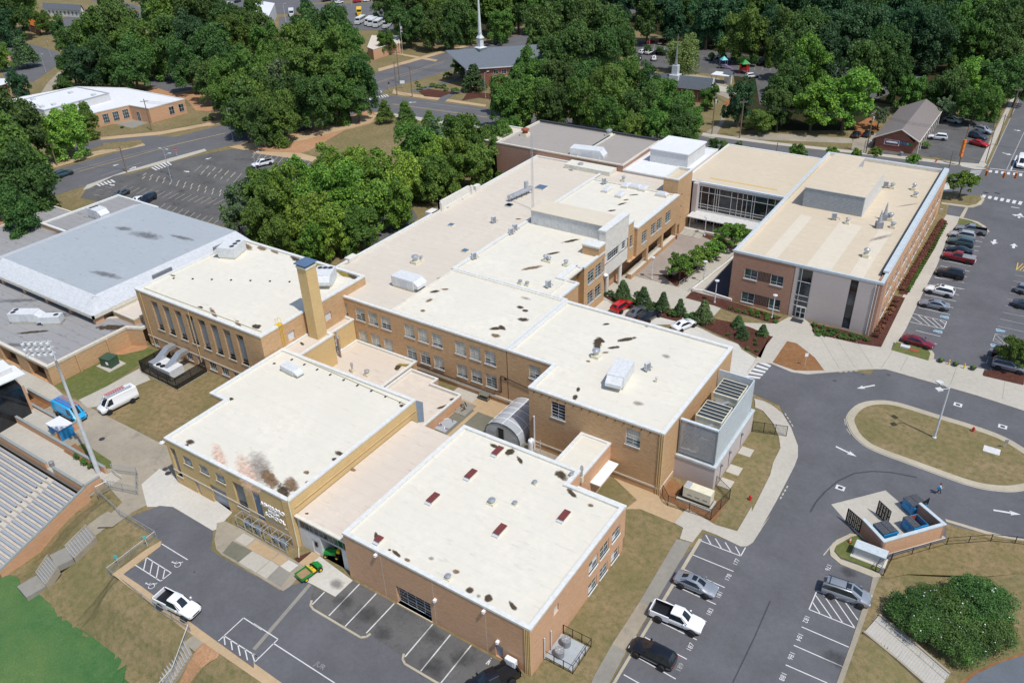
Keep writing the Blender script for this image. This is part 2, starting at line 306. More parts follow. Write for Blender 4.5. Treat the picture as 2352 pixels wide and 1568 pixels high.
def ring(mb, po, pi, z0, z1, mat):
 n = len(po); vs = [(p[0], p[1], z) for z in (z0, z1) for p in po]+[(p[0], p[1], z) for z in (z0, z1) for p in pi]
 fs = []
 for i in range(n):
  j = (i+1) % n; fs += [(i, j, n+j, n+i), (2*n+j, 2*n+i, 3*n+i, 3*n+j), (n+i, n+j, 3*n+j, 3*n+i), (j, i, 2*n+i, 2*n+j)]
 return mb.add(vs, fs, mat)
def wall(mb, p0, p1, z0, z1, holes, mat, depth=.22, reveal=None):
 """upright wall from p0 to p1 (outside on the right hand), with real openings; holes in metres along the wall"""
 p0 = Vector(p0[:2]); p1 = Vector(p1[:2]); Ln = (p1-p0).length; e = (p1-p0)/Ln; nrm = Vector((e.y, -e.x))
 def pt(s, z, d=0): q = p0+e*s-nrm*d; return (q.x, q.y, z)
 ss = sorted({0, Ln, *[v for h in holes for v in h[:2]]}); zs = sorted({z0, z1, *[v for h in holes for v in h[2:4]]})
 for a, b in zip(ss[:-1], ss[1:]):
  for c, d in zip(zs[:-1], zs[1:]):
   m_, n_ = (a+b)/2, (c+d)/2
   if any(h[0] < m_ < h[1] and h[2] < n_ < h[3] for h in holes): continue
   mb.quad(pt(a, c), pt(b, c), pt(b, d), pt(a, d), mat)
 for h in holes:
  a, b, c, d = h[:4]; D = h[4] if len(h) > 4 and h[4] else depth; r = reveal or mat
  mb.quad(pt(a, c), pt(a, d), pt(a, d, D), pt(a, c, D), r); mb.quad(pt(b, d), pt(b, c), pt(b, c, D), pt(b, d, D), r)
  mb.quad(pt(a, d), pt(b, d), pt(b, d, D), pt(a, d, D), r); mb.quad(pt(b, c), pt(a, c), pt(a, c, D), pt(b, c, D), r)
 return pt, nrm
PANES = {}
def pane_mesh(w, h, mat):
 k = (round(w, 2), round(h, 2), mat)
 if k not in PANES:
  PANES[k] = MB().box(-w/2, -.012, -h/2, w/2, .012, h/2, mat).mesh('pane')
 return PANES[k]
def window(parent, pt, nrm, a, b, c, d, cols, rows, depth=.16, frame='white_metal', glass=('glass',), sill='white_coping', bar=.05, name='window', split=None):
 ang = math.atan2(nrm.x, -nrm.y); mid = pt((a+b)/2, 0, depth); M = Matrix.Translation((mid[0], mid[1], 0)) @ Matrix.Rotation(ang, 4, 'Z'); w = (b-a)/2
 mb = MB(); mb.box(-w, -.04, c, w, .04, c+.07, frame, M).box(-w, -.04, d-.07, w, .04, d, frame, M).box(-w, -.04, c, -w+.07, .04, d, frame, M).box(w-.07, -.04, c, w, .04, d, frame, M)
 cw = 2*w/cols; rh = (d-c)/rows; hs = split or [i*rh for i in range(rows+1)]
 for i in range(1, cols): mb.box(-w+i*cw-bar/2, -.035, c, -w+i*cw+bar/2, .035, d, frame, M)
 for z in hs[1:-1]: mb.box(-w, -.03, c+z-bar/2, w, .03, c+z+bar/2, frame, M)
 if sill: mb.box(-w-.08, -depth-.10, c-.14, w+.08, .02, c+.0, sill, M)
 o = mb.build(name, parent)
 low = rnd.choice((0, 0, 1, 1, 2, 3)); dk = rnd.choice(('glass', 'glass_green'))
 for i in range(cols):
  for j, (z0, z1) in enumerate(zip(hs[:-1], hs[1:])):
   gm = rnd.choice(glass) if 'blind' not in glass else ('blind' if j >= low+(rnd.random() < .12) else dk)
   q = ob('pane', pane_mesh(cw-bar*.6, z1-z0-bar*.6, gm), None); q.parent = o
   q.matrix_local = M @ Matrix.Translation((-w+(i+.5)*cw, .005, c+(z0+z1)/2))
 return o
def block(root, poly, z0, zt, wmat, rmat, par=.35, cop='white_coping', cw=.42, ch=.26, holes=(), edges=None, proud=.07, ptname='wall'):
 """walls with openings, roof deck, coping; holes: (edge, a0, a1, z0, z1, spec)"""
 poly = ccw(poly); n = len(poly); mb = MB(); zr = zt-par; wins = []
 for i in range(n):
  if edges is not None and i not in edges: continue
  p0, p1 = poly[i], poly[(i+1) % n]; ax = 0 if abs(p1[0]-p0[0]) > abs(p1[1]-p0[1]) else 1
  hs = []
  for h in holes:
   if h[0] != i: continue
   s0, s1 = sorted((abs(h[1]-p0[ax]), abs(h[2]-p0[ax]))); hs.append((s0, s1, h[3], h[4], h[5].get('depth') if h[5] else None)); wins.append((i, s0, s1, h))
  pt, nrm = wall(mb, p0, p1, z0, zt-ch, hs, wmat)
  for j, w in enumerate(wins):
   if w[0] == i and len(w) == 4: wins[j] = w+(pt, nrm)
 mb.build('wall', root)
 if cop: pi = offset(poly, -cw)
 else: pi = offset(poly, -.02)
 rb = MB().sheet(pi, zr, rmat)
 rb.build('roof', root)
 if cop:
  cb = MB(); ring(cb, offset(poly, proud), pi, zt-ch, zt, cop)
  m = len(pi); cb.add([(p[0], p[1], z) for z in (zr, zt-ch) for p in pi], [(( i+1) % m, i, m+i, m+(i+1) % m) for i in range(m)], 'cream_coping'); cb.build('coping', root)
 for w in wins:
  sp = w[3][5]
  if sp is None: continue
  sp = dict(sp); dp = sp.pop('depth', None); ty = sp.pop('ty', 'win')
  if ty == 'win': window(root, w[4], w[5], w[1], w[2], w[3][3], w[3][4], depth=(dp or .22)-.06, **sp)
  elif ty == 'panel':
   q = MB(); nr = w[5]; a, b, c, d = w[1], w[2], w[3][3], w[3][4]; D = (dp or .22)-.02; pt = w[4]
   q.quad(pt(a, c, D), pt(b, c, D), pt(b, d, D), pt(a, d, D), sp['mat']); o = q.build(sp.get('name', 'door'), root)
   if sp.get('extra'): sp['extra'](o, pt, a, b, c, d, D)
 return poly
STN = [0]
def stain(root, x, y, z, rx, ry, ang=0, mat='stain_dark'):
 STN[0] += 1; me = bpy.data.meshes.new('stain'); zz = z+.004+.0006*(STN[0] % 9); c, s = math.cos(ang), math.sin(ang)
 vs = [(x+c*a*rx*1.5-s*b*ry*1.5, y+s*a*rx*1.5+c*b*ry*1.5, zz) for a, b in ((-1, -1), (1, -1), (1, 1), (-1, 1))]
 me.from_pydata(vs, [], [(0, 1, 2, 3)]); uv = me.uv_layers.new(); uv.data.foreach_set('uv', [0, 0, 1, 0, 1, 1, 0, 1]); me.materials.append(MATS[mat]); return ob('stain', me, root)
# ---------------------------------------------------------------- ground
def rect(x0, y0, x1, y1): return [(x0, y0), (x1, y0), (x1, y1), (x0, y1)]
def terrain():
 xs = [-1500, -900, -500, -300, -220, -170]+list(np.arange(-150, 45, 1.5))+[60, 90, 140, 220, 400, 900, 1500]
 ys = [-300, -100, -30]+list(np.arange(0, 90, 1.5))+[100, 130, 170, 220, 300, 400, 600, 900, 1400, 2000]
 vs = [(float(x), float(y), tz(x, y)) for y in ys for x in xs]; n = len(xs)
 fs = [(j*n+i, j*n+i+1, (j+1)*n+i+1, (j+1)*n+i) for j in range(len(ys)-1) for i in range(n-1)]
 mb = MB(); mb.add(vs, fs, 'grass_dry'); structure('ground', mb)
terrain()
LZ = {}
def lev(z):
 k = round(z, 3); LZ[k] = LZ.get(k, -1)+1; return z+.00025*(LZ[k] % 8)
def layer(name, mat, z, *polys):
 mb = MB()
 for p in polys: mb.sheet(p, lev(z), mat)
 return structure(name, mb)
def slab(name, mat, h, *polys, side=None):
 mb = MB()
 for p in polys: mb.prism(p, -.02, lev(h), mat, side)
 return structure(name, mb)
def drape(name, mat, poly, dz=.02, step=1.5, h=None):
 """sheet that follows the terrain"""
 from mathutils.geometry import tessellate_polygon
 import bmesh
 bm = bmesh.new(); vs = [bm.verts.new((p[0], p[1], 0)) for p in ccw(poly)]; bm.faces.new(vs)
 for ax in (0, 1):
  lo = min(p[ax] for p in poly); hi = max(p[ax] for p in poly); t = math.ceil(lo/step)*step
  while t < hi:
   bmesh.ops.bisect_plane(bm, geom=bm.verts[:]+bm.edges[:]+bm.faces[:], plane_co=((t, 0, 0) if ax == 0 else (0, t, 0)), plane_no=((1, 0, 0) if ax == 0 else (0, 1, 0))); t += step
 for v in bm.verts: v.co.z = tz(v.co.x, v.co.y)+dz
 me = bpy.data.meshes.new(name); bm.to_mesh(me); bm.free(); me.materials.append(MATS[mat]); return ob(name, me, None, kind='structure')
D = lambda *p: [L('d', a, b, 0) for a, b in p]
# forest floor and far ground
layer('woodland_ground', 'forest_floor', .012, D((1240, -60), (2700, -60), (2700, 195), (2335, 200), (2180, 262), (2010, 235), (1990, 300), (1700, 300), (1680, 130), (1440, 60)), D((860, -60), (1230, -60), (1200, 60), (1010, 95), (880, 60)))
layer('bare_ground', 'red_clay', .014, D((560, 345), (640, 320), (760, 275), (830, 250), (880, 262), (850, 285), (790, 300), (730, 340), (690, 352)), D((335, 205), (430, 188), (470, 215), (520, 275), (480, 292), (430, 230), (350, 222)),
  D((165, 60), (235, 60), (270, 80), (200, 95)), D((0, 480), (100, 430), (130, 445), (110, 505), (0, 560)), D((1130, 100), (1190, 78), (1215, 60), (1240, 72), (1150, 98)))
layer('lawn', 'grass_dry', .015, D((700, 352), (790, 300), (860, 282), (960, 285), (1110, 305), (1200, 330), (1150, 420), (800, 420), (760, 372)), D((870, 160), (960, 118), (1022, 108), (1010, 125), (880, 166)), D((870, 90), (1040, 90), (1020, 122), (960, 128)))
# roads
RA = [(-60, 470), (126, 390), (258, 353), (333, 333), (526, 283), (700, 222), (870, 165), (1022, 122), (1120, 96), (1215, 75), (1330, 40), (1500, -20), (1580, -20), (1380, 62), (1180, 112), (1009, 170), (885, 205), (850, 252), (700, 300), (524, 335), (413, 362), (268, 405), (138, 445), (-60, 505)]
RB = [(850, 215), (897, 219), (1115, 249), (1610, 311), (1769, 333), (1974, 355), (2189, 380), (2267, 387), (2352, 398), (2500, 414), (2500, 500), (2352, 470), (2256, 452), (2100, 430), (1900, 405), (1770, 390), (1600, 366), (1120, 296), (840, 254)]
layer('road', 'asphalt_road', .022, D(*RA))
layer('road', 'asphalt_road', .026, D(*RB), D((2268, 392), (2352, 196), (2372, 150), (2520, 150), (2500, 425)))
layer('road', 'asphalt_road', .024, D((168, 47), (240, 42), (330, 47), (520, 20), (700, 8), (900, -5), (900, -20), (600, -20), (330, 30), (240, 22), (160, 34)), D((205, 0), (260, -3), (340, 22), (300, 24)), D((205, 48), (240, 44), (245, 60), (215, 60)), D((430, -15), (700, -15), (700, 15), (620, 10), (560, 12)))
layer('parking_lot', 'asphalt_road', .03, D((95, 108), (150, 128), (135, 148), (75, 190), (10, 180), (-20, 100), (30, 92)), D((350, 150), (430, 180), (445, 205), (400, 215), (340, 195), (320, 165)), D((135, 45), (205, 20), (240, 22), (260, 60), (150, 70)))
layer('parking_lot', 'asphalt_old', .032, D((185, 455), (200, 432), (258, 405), (300, 400), (390, 374), (480, 352), (545, 341), (583, 347), (738, 372), (810, 382), (900, 400), (960, 500), (900, 560), (560, 560), (520, 520), (345, 478), (290, 474)))
layer('parking_lot', 'asphalt_old', .03, D((1465, 95), (1700, 125), (2010, 160), (2070, 205), (1960, 250), (1745, 240), (1735, 180), (1440, 150)))
layer('parking_lot', 'asphalt_old', .031, D((2005, 352), (2040, 290), (2170, 262), (2290, 265), (2250, 390), (2215, 375), (2150, 362)))
layer('parking_lot', 'asphalt_road', .033, D((640, 40), (820, 25), (900, 30), (905, 70), (640, 70)), D((560, 15), (905, 5), (905, 28), (580, 34)))
layer('driveway', 'concrete_dirty', .034, D((150, 170), (125, 200), (95, 240), (80, 235), (110, 190), (135, 165)), D((1640, 320), (1660, 285), (1705, 205), (1675, 200), (1650, 180), (1560, 165), (1530, 170), (1680, 230), (1650, 285), (1610, 312)),
  D((1960, 322), (1990, 300), (2020, 310), (1990, 352), (1955, 345)), D((1670, 315), (1770, 306), (1955, 318), (1960, 330), (1760, 322)))
Y1 = lambda *p: [L('y1', u, v, 0) for u, v in p]
layer('driveway', 'asphalt_road', .035, Y1((285, 505), (540, 452), (830, 425), (1000, 430), (830, 490), (560, 480), (300, 570))); layer('lawn', 'grass_dry', .036, Y1((500, 420), (560, 360), (850, 330), (1040, 280), (1230, 290), (1265, 330), (900, 398), (565, 430)))
layer('footpath', 'concrete_tan', .038, Y1((560, 432), (900, 400), (1275, 332), (1285, 345), (900, 418), (565, 448)), Y1((270, 570), (560, 505), (800, 465), (815, 478), (560, 530), (280, 610)))
slab('traffic_island', 'grass_dry', .09, D((240, 345), (236, 330), (325, 322), (328, 330), (300, 340)), side='kerb')
# far pavements
layer('footpath', 'concrete_tan', .036, D((525, 338), (700, 306), (850, 262), (870, 268), (850, 282), (700, 322), (560, 345)), D((583, 347), (690, 352), (800, 380), (805, 390), (700, 368), (583, 352)),
  D((870, 165), (1022, 121), (1110, 98), (1110, 94), (1020, 116), (868, 158)), D((905, 204), (900, 216), (1115, 246), (1117, 241), (910, 210)), D((910, 125), (1000, 142), (1006, 138), (912, 122)))
layer('footpath', 'concrete', .037, D((860, 262), (900, 268), (1120, 300), (1180, 310), (1180, 303), (1120, 293), (870, 256)), D((190, 437), (200, 425), (290, 393), (390, 364), (470, 342), (475, 347), (395, 371), (260, 405), (205, 433)),
  D((1612, 311), (1770, 332), (1974, 354), (2189, 379), (2260, 384), (2268, 378), (2190, 372), (1974, 348), (1770, 326), (1615, 305)), D((2260, 386), (2345, 196), (2337, 196), (2245, 383)), D((1550, 182), (1640, 195), (1690, 205), (1685, 215), (1540, 192)))
layer('footpath', 'asphalt_road', .038, D((985, 243), (1000, 235), (1040, 202), (1095, 215), (1075, 212), (1045, 215), (1010, 243)), D((940, 208), (1060, 178), (1062, 182), (955, 213)))
layer('planting_bed', 'mulch', .042, D((960, 210), (985, 205), (1040, 212), (1010, 225), (975, 222)), D((1060, 232), (1075, 212), (1130, 215), (1180, 215), (1180, 235), (1100, 225)))
layer('planting_bed', 'pine_straw', .041, D((1660, 235), (1700, 215), (1700, 250), (1680, 262)), D((1960, 290), (2010, 262), (2020, 300), (1970, 318)))
# --- east drive, car park and loop (one asphalt sheet, kerbed things stand on it)
layer('driveway', 'asphalt', .04, D((1385, 1600), (1560, 1290), (1620, 1225), (1700, 1250), (1740, 1180), (1830, 1010), (1790, 930), (1720, 900), (1700, 850), (1770, 820), (2000, 860), (2060, 780), (2150, 600), (2180, 470), (2190, 440), (2260, 452), (2360, 470), (2480, 500), (2560, 900), (2560, 1300), (2110, 1260), (2040, 1300), (2020, 1322), (1932, 1570), (1918, 1610)))
# --- south west drive
layer('driveway', 'asphalt', .041, [L('41', *p, 0) for p in [(1160, 90), (1420, -10), (1540, 0), (1900, 215), (1880, 380), (1960, 440), (2334, 650)]]+[L('42', *p, 0) for p in [(0, 600), (230, 745), (330, 700), (450, 660), (530, 700), (500, 860), (520, 910), (950, 1165), (1040, 1130), (1320, 1320), (1340, 1400), (1640, 1568), (1700, 1640), (250, 1640), (0, 1430)]]+[L('41', *p, 0) for p in [(1700, 1030), (1230, 700), (1100, 600), (1320, 450), (1440, 320), (1380, 250)]])
layer('parking_lot', 'asphalt_old', .044, [L('42', *p, 0) for p in [(525, 700), (600, 740), (720, 800), (885, 655), (2240, 1400), (2334, 1440), (2334, 1700), (1800, 1700), (1320, 1400), (1330, 1330), (1040, 1140), (950, 1165), (520, 910), (500, 850)]])
layer('yard_paving', 'concrete_green', .02, rect(-64.5, 66.4, -49.4, 81.2))
layer('yard_paving', 'concrete_tan', .028, rect(-66, 77.6, -49.4, 81.2), rect(-64.5, 70, -62.6, 78), rect(-60.3, 70, -59.7, 78))
layer('yard_paving', 'concrete', .034, rect(-66, 79, -61.8, 81.2)); layer('yard_paving', 'concrete_dirty', .03, rect(-49.4, 66.7, -36.5, 75.1))
# west yard: concrete lane from the press box to the stair
layer('lane', 'concrete_dirty', .03, [L('31', *p, 0) for p in [(-200, 150), (60, 190), (220, 280), (460, 430), (560, 520), (740, 600), (900, 690), (1130, 800), (1380, 930), (1560, 1010), (1640, 1250), (1900, 1490), (1420, 1450), (1180, 1568), (1000, 1700), (860, 1700), (1090, 1480), (880, 1250), (700, 1060), (560, 960), (480, 880), (300, 700), (200, 550), (-200, 300)]])
layer('lane', 'concrete', .034, [L('31', *p, 0) for p in [(700, 570), (940, 455), (1240, 290), (1300, 335), (1340, 390), (1200, 450), (1100, 500), (860, 630), (780, 640)]], [L('31', *p, 0) for p in [(210, 280), (460, 430), (560, 520), (440, 590), (230, 510), (150, 380)]])
layer('lane', 'concrete_light', .038, [L('41', *p, 0) for p in [(1310, 0), (1540, 0), (1880, 215), (1930, 200), (2070, 50), (1900, -75), (1420, -340), (1260, -200)]])
layer('lawn', 'grass_green', .014, [L('31', *p, 0) for p in [(460, 430), (900, 230), (1250, 90), (1400, 130), (1250, 250), (940, 455), (700, 570)]])
layer('bare_ground', 'red_clay', .018, [L('31', *p, 0) for p in [(1000, 170), (1180, 60), (1330, 90), (1290, 120), (1100, 165)]], [L('31', *p, 0) for p in [(920, 270), (1060, 215), (1110, 250), (980, 305)]])
layer('lawn', 'grass_tan', .013, [L('31', *p, 0) for p in [(860, 640), (1340, 390), (1580, 480), (1860, 360), (2010, 390), (1900, 560), (1470, 930), (1130, 790)]])
def tr(k, *pts): return [L(k, a, b, 0) for a, b in pts]
# paved apron with odd slabs in front of the name wall
slab('apron', 'concrete_dirty', .06, [L('za', *p, 0) for p in [(880, 215), (1000, 190), (1230, 300), (2060, 790), (2200, 860), (2030, 1010), (1930, 1125), (1830, 1190), (1750, 1150), (1450, 970), (950, 670), (870, 590), (845, 450), (870, 330)]], side='kerb')
for nm, ma, pts in [('concrete_slab', 'concrete', [(1260, 355), (1420, 440), (1300, 545), (1140, 455)]), ('concrete_slab', 'concrete', [(1390, 615), (1640, 750), (1440, 920), (1190, 775)]), ('concrete_slab', 'concrete_tan', [(1440, 455), (1760, 640), (1650, 745), (1300, 560)]),
  ('concrete_slab', 'concrete', [(1650, 750), (1770, 830), (1590, 1010), (1450, 925)]), ('concrete_slab', 'concrete_tan', [(1780, 650), (1900, 730), (1800, 830), (1670, 745)]), ('concrete_slab', 'concrete_light', [(1910, 740), (2050, 815), (1920, 920), (1790, 830)]), ('concrete_slab', 'concrete_grey', [(1770, 830), (1950, 930), (1800, 1130), (1590, 1012)]), ('concrete_slab', 'concrete_green', [(1100, 470), (1390, 610), (1190, 770), (960, 640)])]:
 layer(nm, ma, .064, [L('za', *p, .06) for p in pts])
layer('loading_slab', 'concrete_light', .05, [L('42', *p, 0) for p in [(560, 420), (880, 655), (725, 800), (520, 690), (400, 640), (470, 540)]]); layer('bare_ground', 'mulch', .05, [L('42', *p, 0) for p in [(360, 460), (500, 400), (520, 420), (400, 500)]])
layer('concrete_patch', 'concrete_tan', .052, [L('42', *p, 0) for p in [(400, 500), (520, 400), (600, 430), (470, 540)]])
# edge kerbs of the old lot
for pts in ([(515, 835), (505, 880), (530, 915), (950, 1165), (1000, 1160), (1040, 1132)], [(1335, 1310), (1325, 1360), (1345, 1400), (1700, 1610)]):
 mb = MB(); P_ = [Vector((*L('42', *p, 0), .05)) for p in pts]
 for a, b in zip(P_[:-1], P_[1:]):
  d = (b-a).normalized(); nn = Vector((-d.y, d.x, 0))*.12; mb.prism([(a-nn)[:2], (b-nn)[:2], (b+nn)[:2], (a+nn)[:2]], .0, .13, 'kerb')
 structure('kerb', mb)
layer('retaining_kerb', 'concrete_tan', .05, [L('41', *p, 0) for p in [(1440, 300), (1430, 350), (1100, 600), (1250, 700), (1700, 1030), (2334, 1490), (2334, 1568), (1640, 1090), (1000, 600), (1300, 380)]], [L('42', *p, 0) for p in [(0, 1390), (250, 1568), (300, 1640), (150, 1640), (0, 1500)]])
# shop east side
layer('lawn', 'grass_dry', .02, [L('43', *p, 0) for p in [(1045, 60), (1150, 25), (1300, 110), (1560, 190), (1480, 300), (1200, 740), (850, 1250), (720, 1500), (690, 1640), (200, 1640), (240, 1500), (1030, 400)]])
layer('walk', 'concrete_tan', .03, [L('43', *p, 0) for p in [(1045, 20), (1150, -60), (900, -300), (1350, -150), (1560, 50), (1540, 120), (1480, 145), (1180, 20)]])
slab('walk', 'concrete_grey', .07, [L('43', *p, 0) for p in [(1500, 290), (1630, 320), (1290, 890), (1170, 850)]], [L('43', *p, 0) for p in [(930, 1220), (1050, 1290), (900, 1568), (860, 1640), (720, 1620), (770, 1500)]], side='kerb')
slab('walk', 'concrete_dirty', .065, [L('43', *p, 0) for p in [(1170, 850), (1290, 890), (1050, 1290), (930, 1220)]], side='kerb')
slab('kerb', 'kerb', .05, [L('43', *p, 0) for p in [(1700, 280), (1730, 290), (1000, 1500), (890, 1700), (850, 1700), (970, 1500)]])
# sidewalk round the mechanical yard
slab('walk', 'concrete', .11, [L('43', *p, 0) for p in [(1480, 145), (1570, 40), (1600, 20), (1850, 165), (2040, 220), (2170, 0)]]+[L('33', *p, 0) for p in [(2170, 1568), (2334, 1240)]]+[L('34', *p, 0) for p in [(100, 1130), (165, 1000), (150, 900), (100, 780), (10, 670), (-60, 640)]]+[L('33', *p, 0) for p in [(2200, 590), (2190, 560), (2270, 580)]]+
  [L('34', *p, 0) for p in [(0, 575), (90, 620), (180, 690), (260, 820), (320, 980), (320, 1080), (290, 1160), (130, 1470), (0, 1700)]]+[L('43', *p, 0) for p in [(2334, 80), (2180, 320), (2130, 352), (2070, 355), (1850, 250), (1730, 205), (1640, 320), (1530, 285), (1560, 190)]], side='kerb')
layer('lawn', 'grass_dry', .03, [L('33', *p, 0) for p in [(2190, 640), (2334, 760), (2460, 950), (2460, 1050), (2400, 1150), (2260, 1380), (2150, 1568), (2120, 1660)]]+[L('43', *p, 0) for p in [(2040, 200), (1870, 150), (1960, -60)]]+[L('33', *p, 0) for p in [(1840, 1320), (2170, 800)]])
layer('bare_ground', 'bare_soil', .034, [L('33', *p, 0) for p in [(1375, 1320), (1480, 1280), (1560, 1330), (1900, 1480), (1960, 1440), (1930, 1500), (1840, 1660), (1350, 1440)]])
# wing forecourt: one big pavement
slab('plaza', 'concrete', .12, [L('34', *p, 0) for p in [(-130, 330), (-30, 170), (40, 20)]]+[L('24', *p, 0) for p in [(60, 1520), (-60, 1500), (-160, 1470), (-270, 1380)]]+[L('24', *p, 0) for p in [(130, 1390), (240, 1330), (380, 1350), (440, 1400)]]+[L('34', *p, 0) for p in [(470, -90), (1060, 85), (1090, 0)]]+
  [L('24', *p, 0) for p in [(1250, 1150), (1400, 900), (1560, 560), (1640, 420), (1760, 440), (1740, 500), (1660, 600), (1560, 870), (1440, 1100), (1280, 1440), (1200, 1568)]]+[L('34', *p, 0) for p in [(1170, 60), (1150, 130), (1480, 225), (1540, 210), (1560, 225), (1980, 300), (1960, 350), (2334, 440), (2500, 490), (2500, 760), (2334, 670), (1900, 530), (1100, 300), (950, 300), (400, 345), (260, 325), (80, 250), (0, 240), (-60, 250)]], side='kerb')
slab('lawn', 'bare_soil', .135, [L('34', *p, .12) for p in [(225, 45), (310, 65), (470, 190), (555, 305), (400, 310), (290, 305), (95, 235)]]); 
# stains, joints on the plaza
mb = MB()
for a, b in [((480, -60), (690, 290)), ((640, -10), (830, 280)), ((830, 30), (985, 275)), ((1165, 130), (1060, 290)), ((1300, 180), (1230, 310)), ((1730, 285), (1680, 430)), ((2165, 390), (2140, 560))]:
 p = Vector(L('34', *a, .12)); q = Vector(L('34', *b, .12)); d = (q-p).normalized(); n = Vector((-d.y, d.x))*.03; mb.sheet([p-n, q-n, q+n, p+n], .1215, 'concrete_grey')
structure('pavement_joints', mb)
slab('lawn_island', 'grass_green', .14, [L('34', *p, 0) for p in [(1195, 60), (1300, 80), (1480, 130), (1500, 160), (1480, 225), (1150, 130)]], side='kerb')
slab('kerb', 'kerb', .13, [L('34', *p, 0) for p in [(1195, 48), (1500, 120), (1535, 165), (1530, 215), (1480, 225), (1495, 160), (1470, 128), (1195, 62)]])
# loop island
def smooth_loop(pts, n=6):
 out = []; m = len(pts)
 for i in range(m):
  p0, p1, p2, p3 = [np.array(pts[(i+j-1) % m]) for j in range(4)]
  for t in np.linspace(0, 1, n, endpoint=False):
   out.append(tuple(.5*((2*p1)+(-p0+p2)*t+(2*p0-5*p1+4*p2-p3)*t*t+(-p0+3*p1-3*p2+p3)*t**3)))
 return out
isl = smooth_loop([L('34', *p, 0) for p in [(760, 720), (850, 620), (1000, 580), (1200, 595), (1550, 700), (1850, 790), (2150, 900), (2400, 1050), (2560, 1180), (2560, 1300), (2334, 1370), (2130, 1380), (1850, 1330), (1400, 1170), (1000, 1020), (850, 920), (780, 820)]])
isl = ccw(isl); slab('kerb', 'kerb', .12, isl); slab('lawn_island', 'grass_dry', .135, offset(isl, -1.0)); slab('gutter', 'concrete', .045, offset(isl, .15))
# car park islands (north east)
slab('lawn_island', 'grass_dry', .13, [L('z5', *p, 0) for p in [(280, 440), (430, 440), (600, 480), (750, 480), (760, 530), (700, 585), (610, 605), (290, 565)]], side='kerb')
slab('kerb', 'kerb', .12, [L('z5', *p, 0) for p in [(280, 560), (610, 600), (700, 585), (765, 530), (745, 480), (780, 490), (800, 530), (760, 590), (660, 625), (590, 625), (285, 582)]], [L('z5', *p, 0) for p in [(570, 625), (607, 628), (545, 752), (497, 750)]])
slab('lawn_island', 'grass_green', .13, [L('z5', *p, 0) for p in [(497, 755), (620, 780), (720, 820), (800, 890), (850, 920), (600, 930), (455, 880)]], side='kerb'); slab('kerb', 'kerb', .125, [L('z5', *p, 0) for p in [(500, 750), (560, 752), (720, 795), (810, 850), (862, 915), (820, 930), (770, 850), (640, 785), (500, 762)]])
slab('walk', 'concrete_light', .125, [L('z5', *p, 0) for p in [(260, 430), (380, 290), (420, 300), (380, 380), (420, 440)]]); layer('walk', 'concrete', .05, [L('z5', *p, 0) for p in [(520, 110), (680, 130), (830, 160), (760, 170), (690, 165), (520, 130)]])
slab('planting_bed', 'mulch', .15, [L('z6', *p, 0) for p in [(805, 1360), (830, 1290), (1000, 1290), (1320, 1360), (1300, 1475)]], side='kerb')
# SE: lawns, track, kerb strip
slab('kerb', 'concrete_dirty', .10, [L('44', *p, 0) for p in [(985, 630), (1050, 620), (1010, 720), (900, 1050), (720, 1568), (700, 1640), (640, 1640), (690, 1500), (780, 1250), (890, 920), (960, 750)]])
slab('lawn_island', 'grass_green', .13, [L('44', *p, 0) for p in [(660, 350), (800, 270), (860, 255), (1060, 450), (1040, 580), (1000, 570), (850, 510), (690, 450), (650, 400)]]); slab('kerb', 'kerb', .12, [L('44', *p, 0) for p in [(790, 240), (870, 255), (800, 275), (660, 350), (640, 400), (700, 470), (850, 520), (1050, 600), (1060, 625), (990, 630), (850, 575), (700, 515), (610, 440), (600, 370), (660, 300)]])
layer('lawn', 'grass_tan', .046, [L('44', *p, 0) for p in [(1060, 620), (1110, 480), (1200, 430), (1640, 300), (1640, 150), (1850, 210), (2334, 300), (2700, 340), (2700, 560), (2000, 620), (1300, 600), (1080, 640)]])
slab('kerb', 'kerb', .10, [L('44', *p, 0) for p in [(1630, 110), (1800, 160), (2000, 220), (2200, 270), (2334, 290), (2700, 330), (2700, 350), (2334, 305), (2190, 285), (1980, 240), (1790, 180), (1640, 135)]])
drape('track', 'gravel', [G('44', *p)[:2] for p in [(1780, 1600), (1900, 1490), (2130, 1380), (2334, 1320), (2700, 1200), (2800, 2000), (1800, 2000)]], .03)
drape('track_edge', 'bare_soil', [G('44', *p)[:2] for p in [(1700, 1600), (1880, 1470), (2120, 1360), (2334, 1295), (2700, 1180), (2700, 1230), (2334, 1330), (2130, 1390), (1900, 1500), (1790, 1640)]], .02)
jr = random.Random(5); drape('field', 'turf_field', [(-150, -20), (-40, -20), (-40, 22.6)]+[(-40-.5*i, 23.2+jr.uniform(-.22, .22)+.35*math.sin(i*.21)+.012*i) for i in range(108)]+[(-94, 23.6), (-150, 23.5)], .03, 3)
drape('bare_ground', 'red_clay', [G('41', *p)[:2] for p in [(1800, 1200), (1960, 1300), (1930, 1350), (1800, 1430), (1640, 1640), (1560, 1640), (1700, 1350)]], .03)
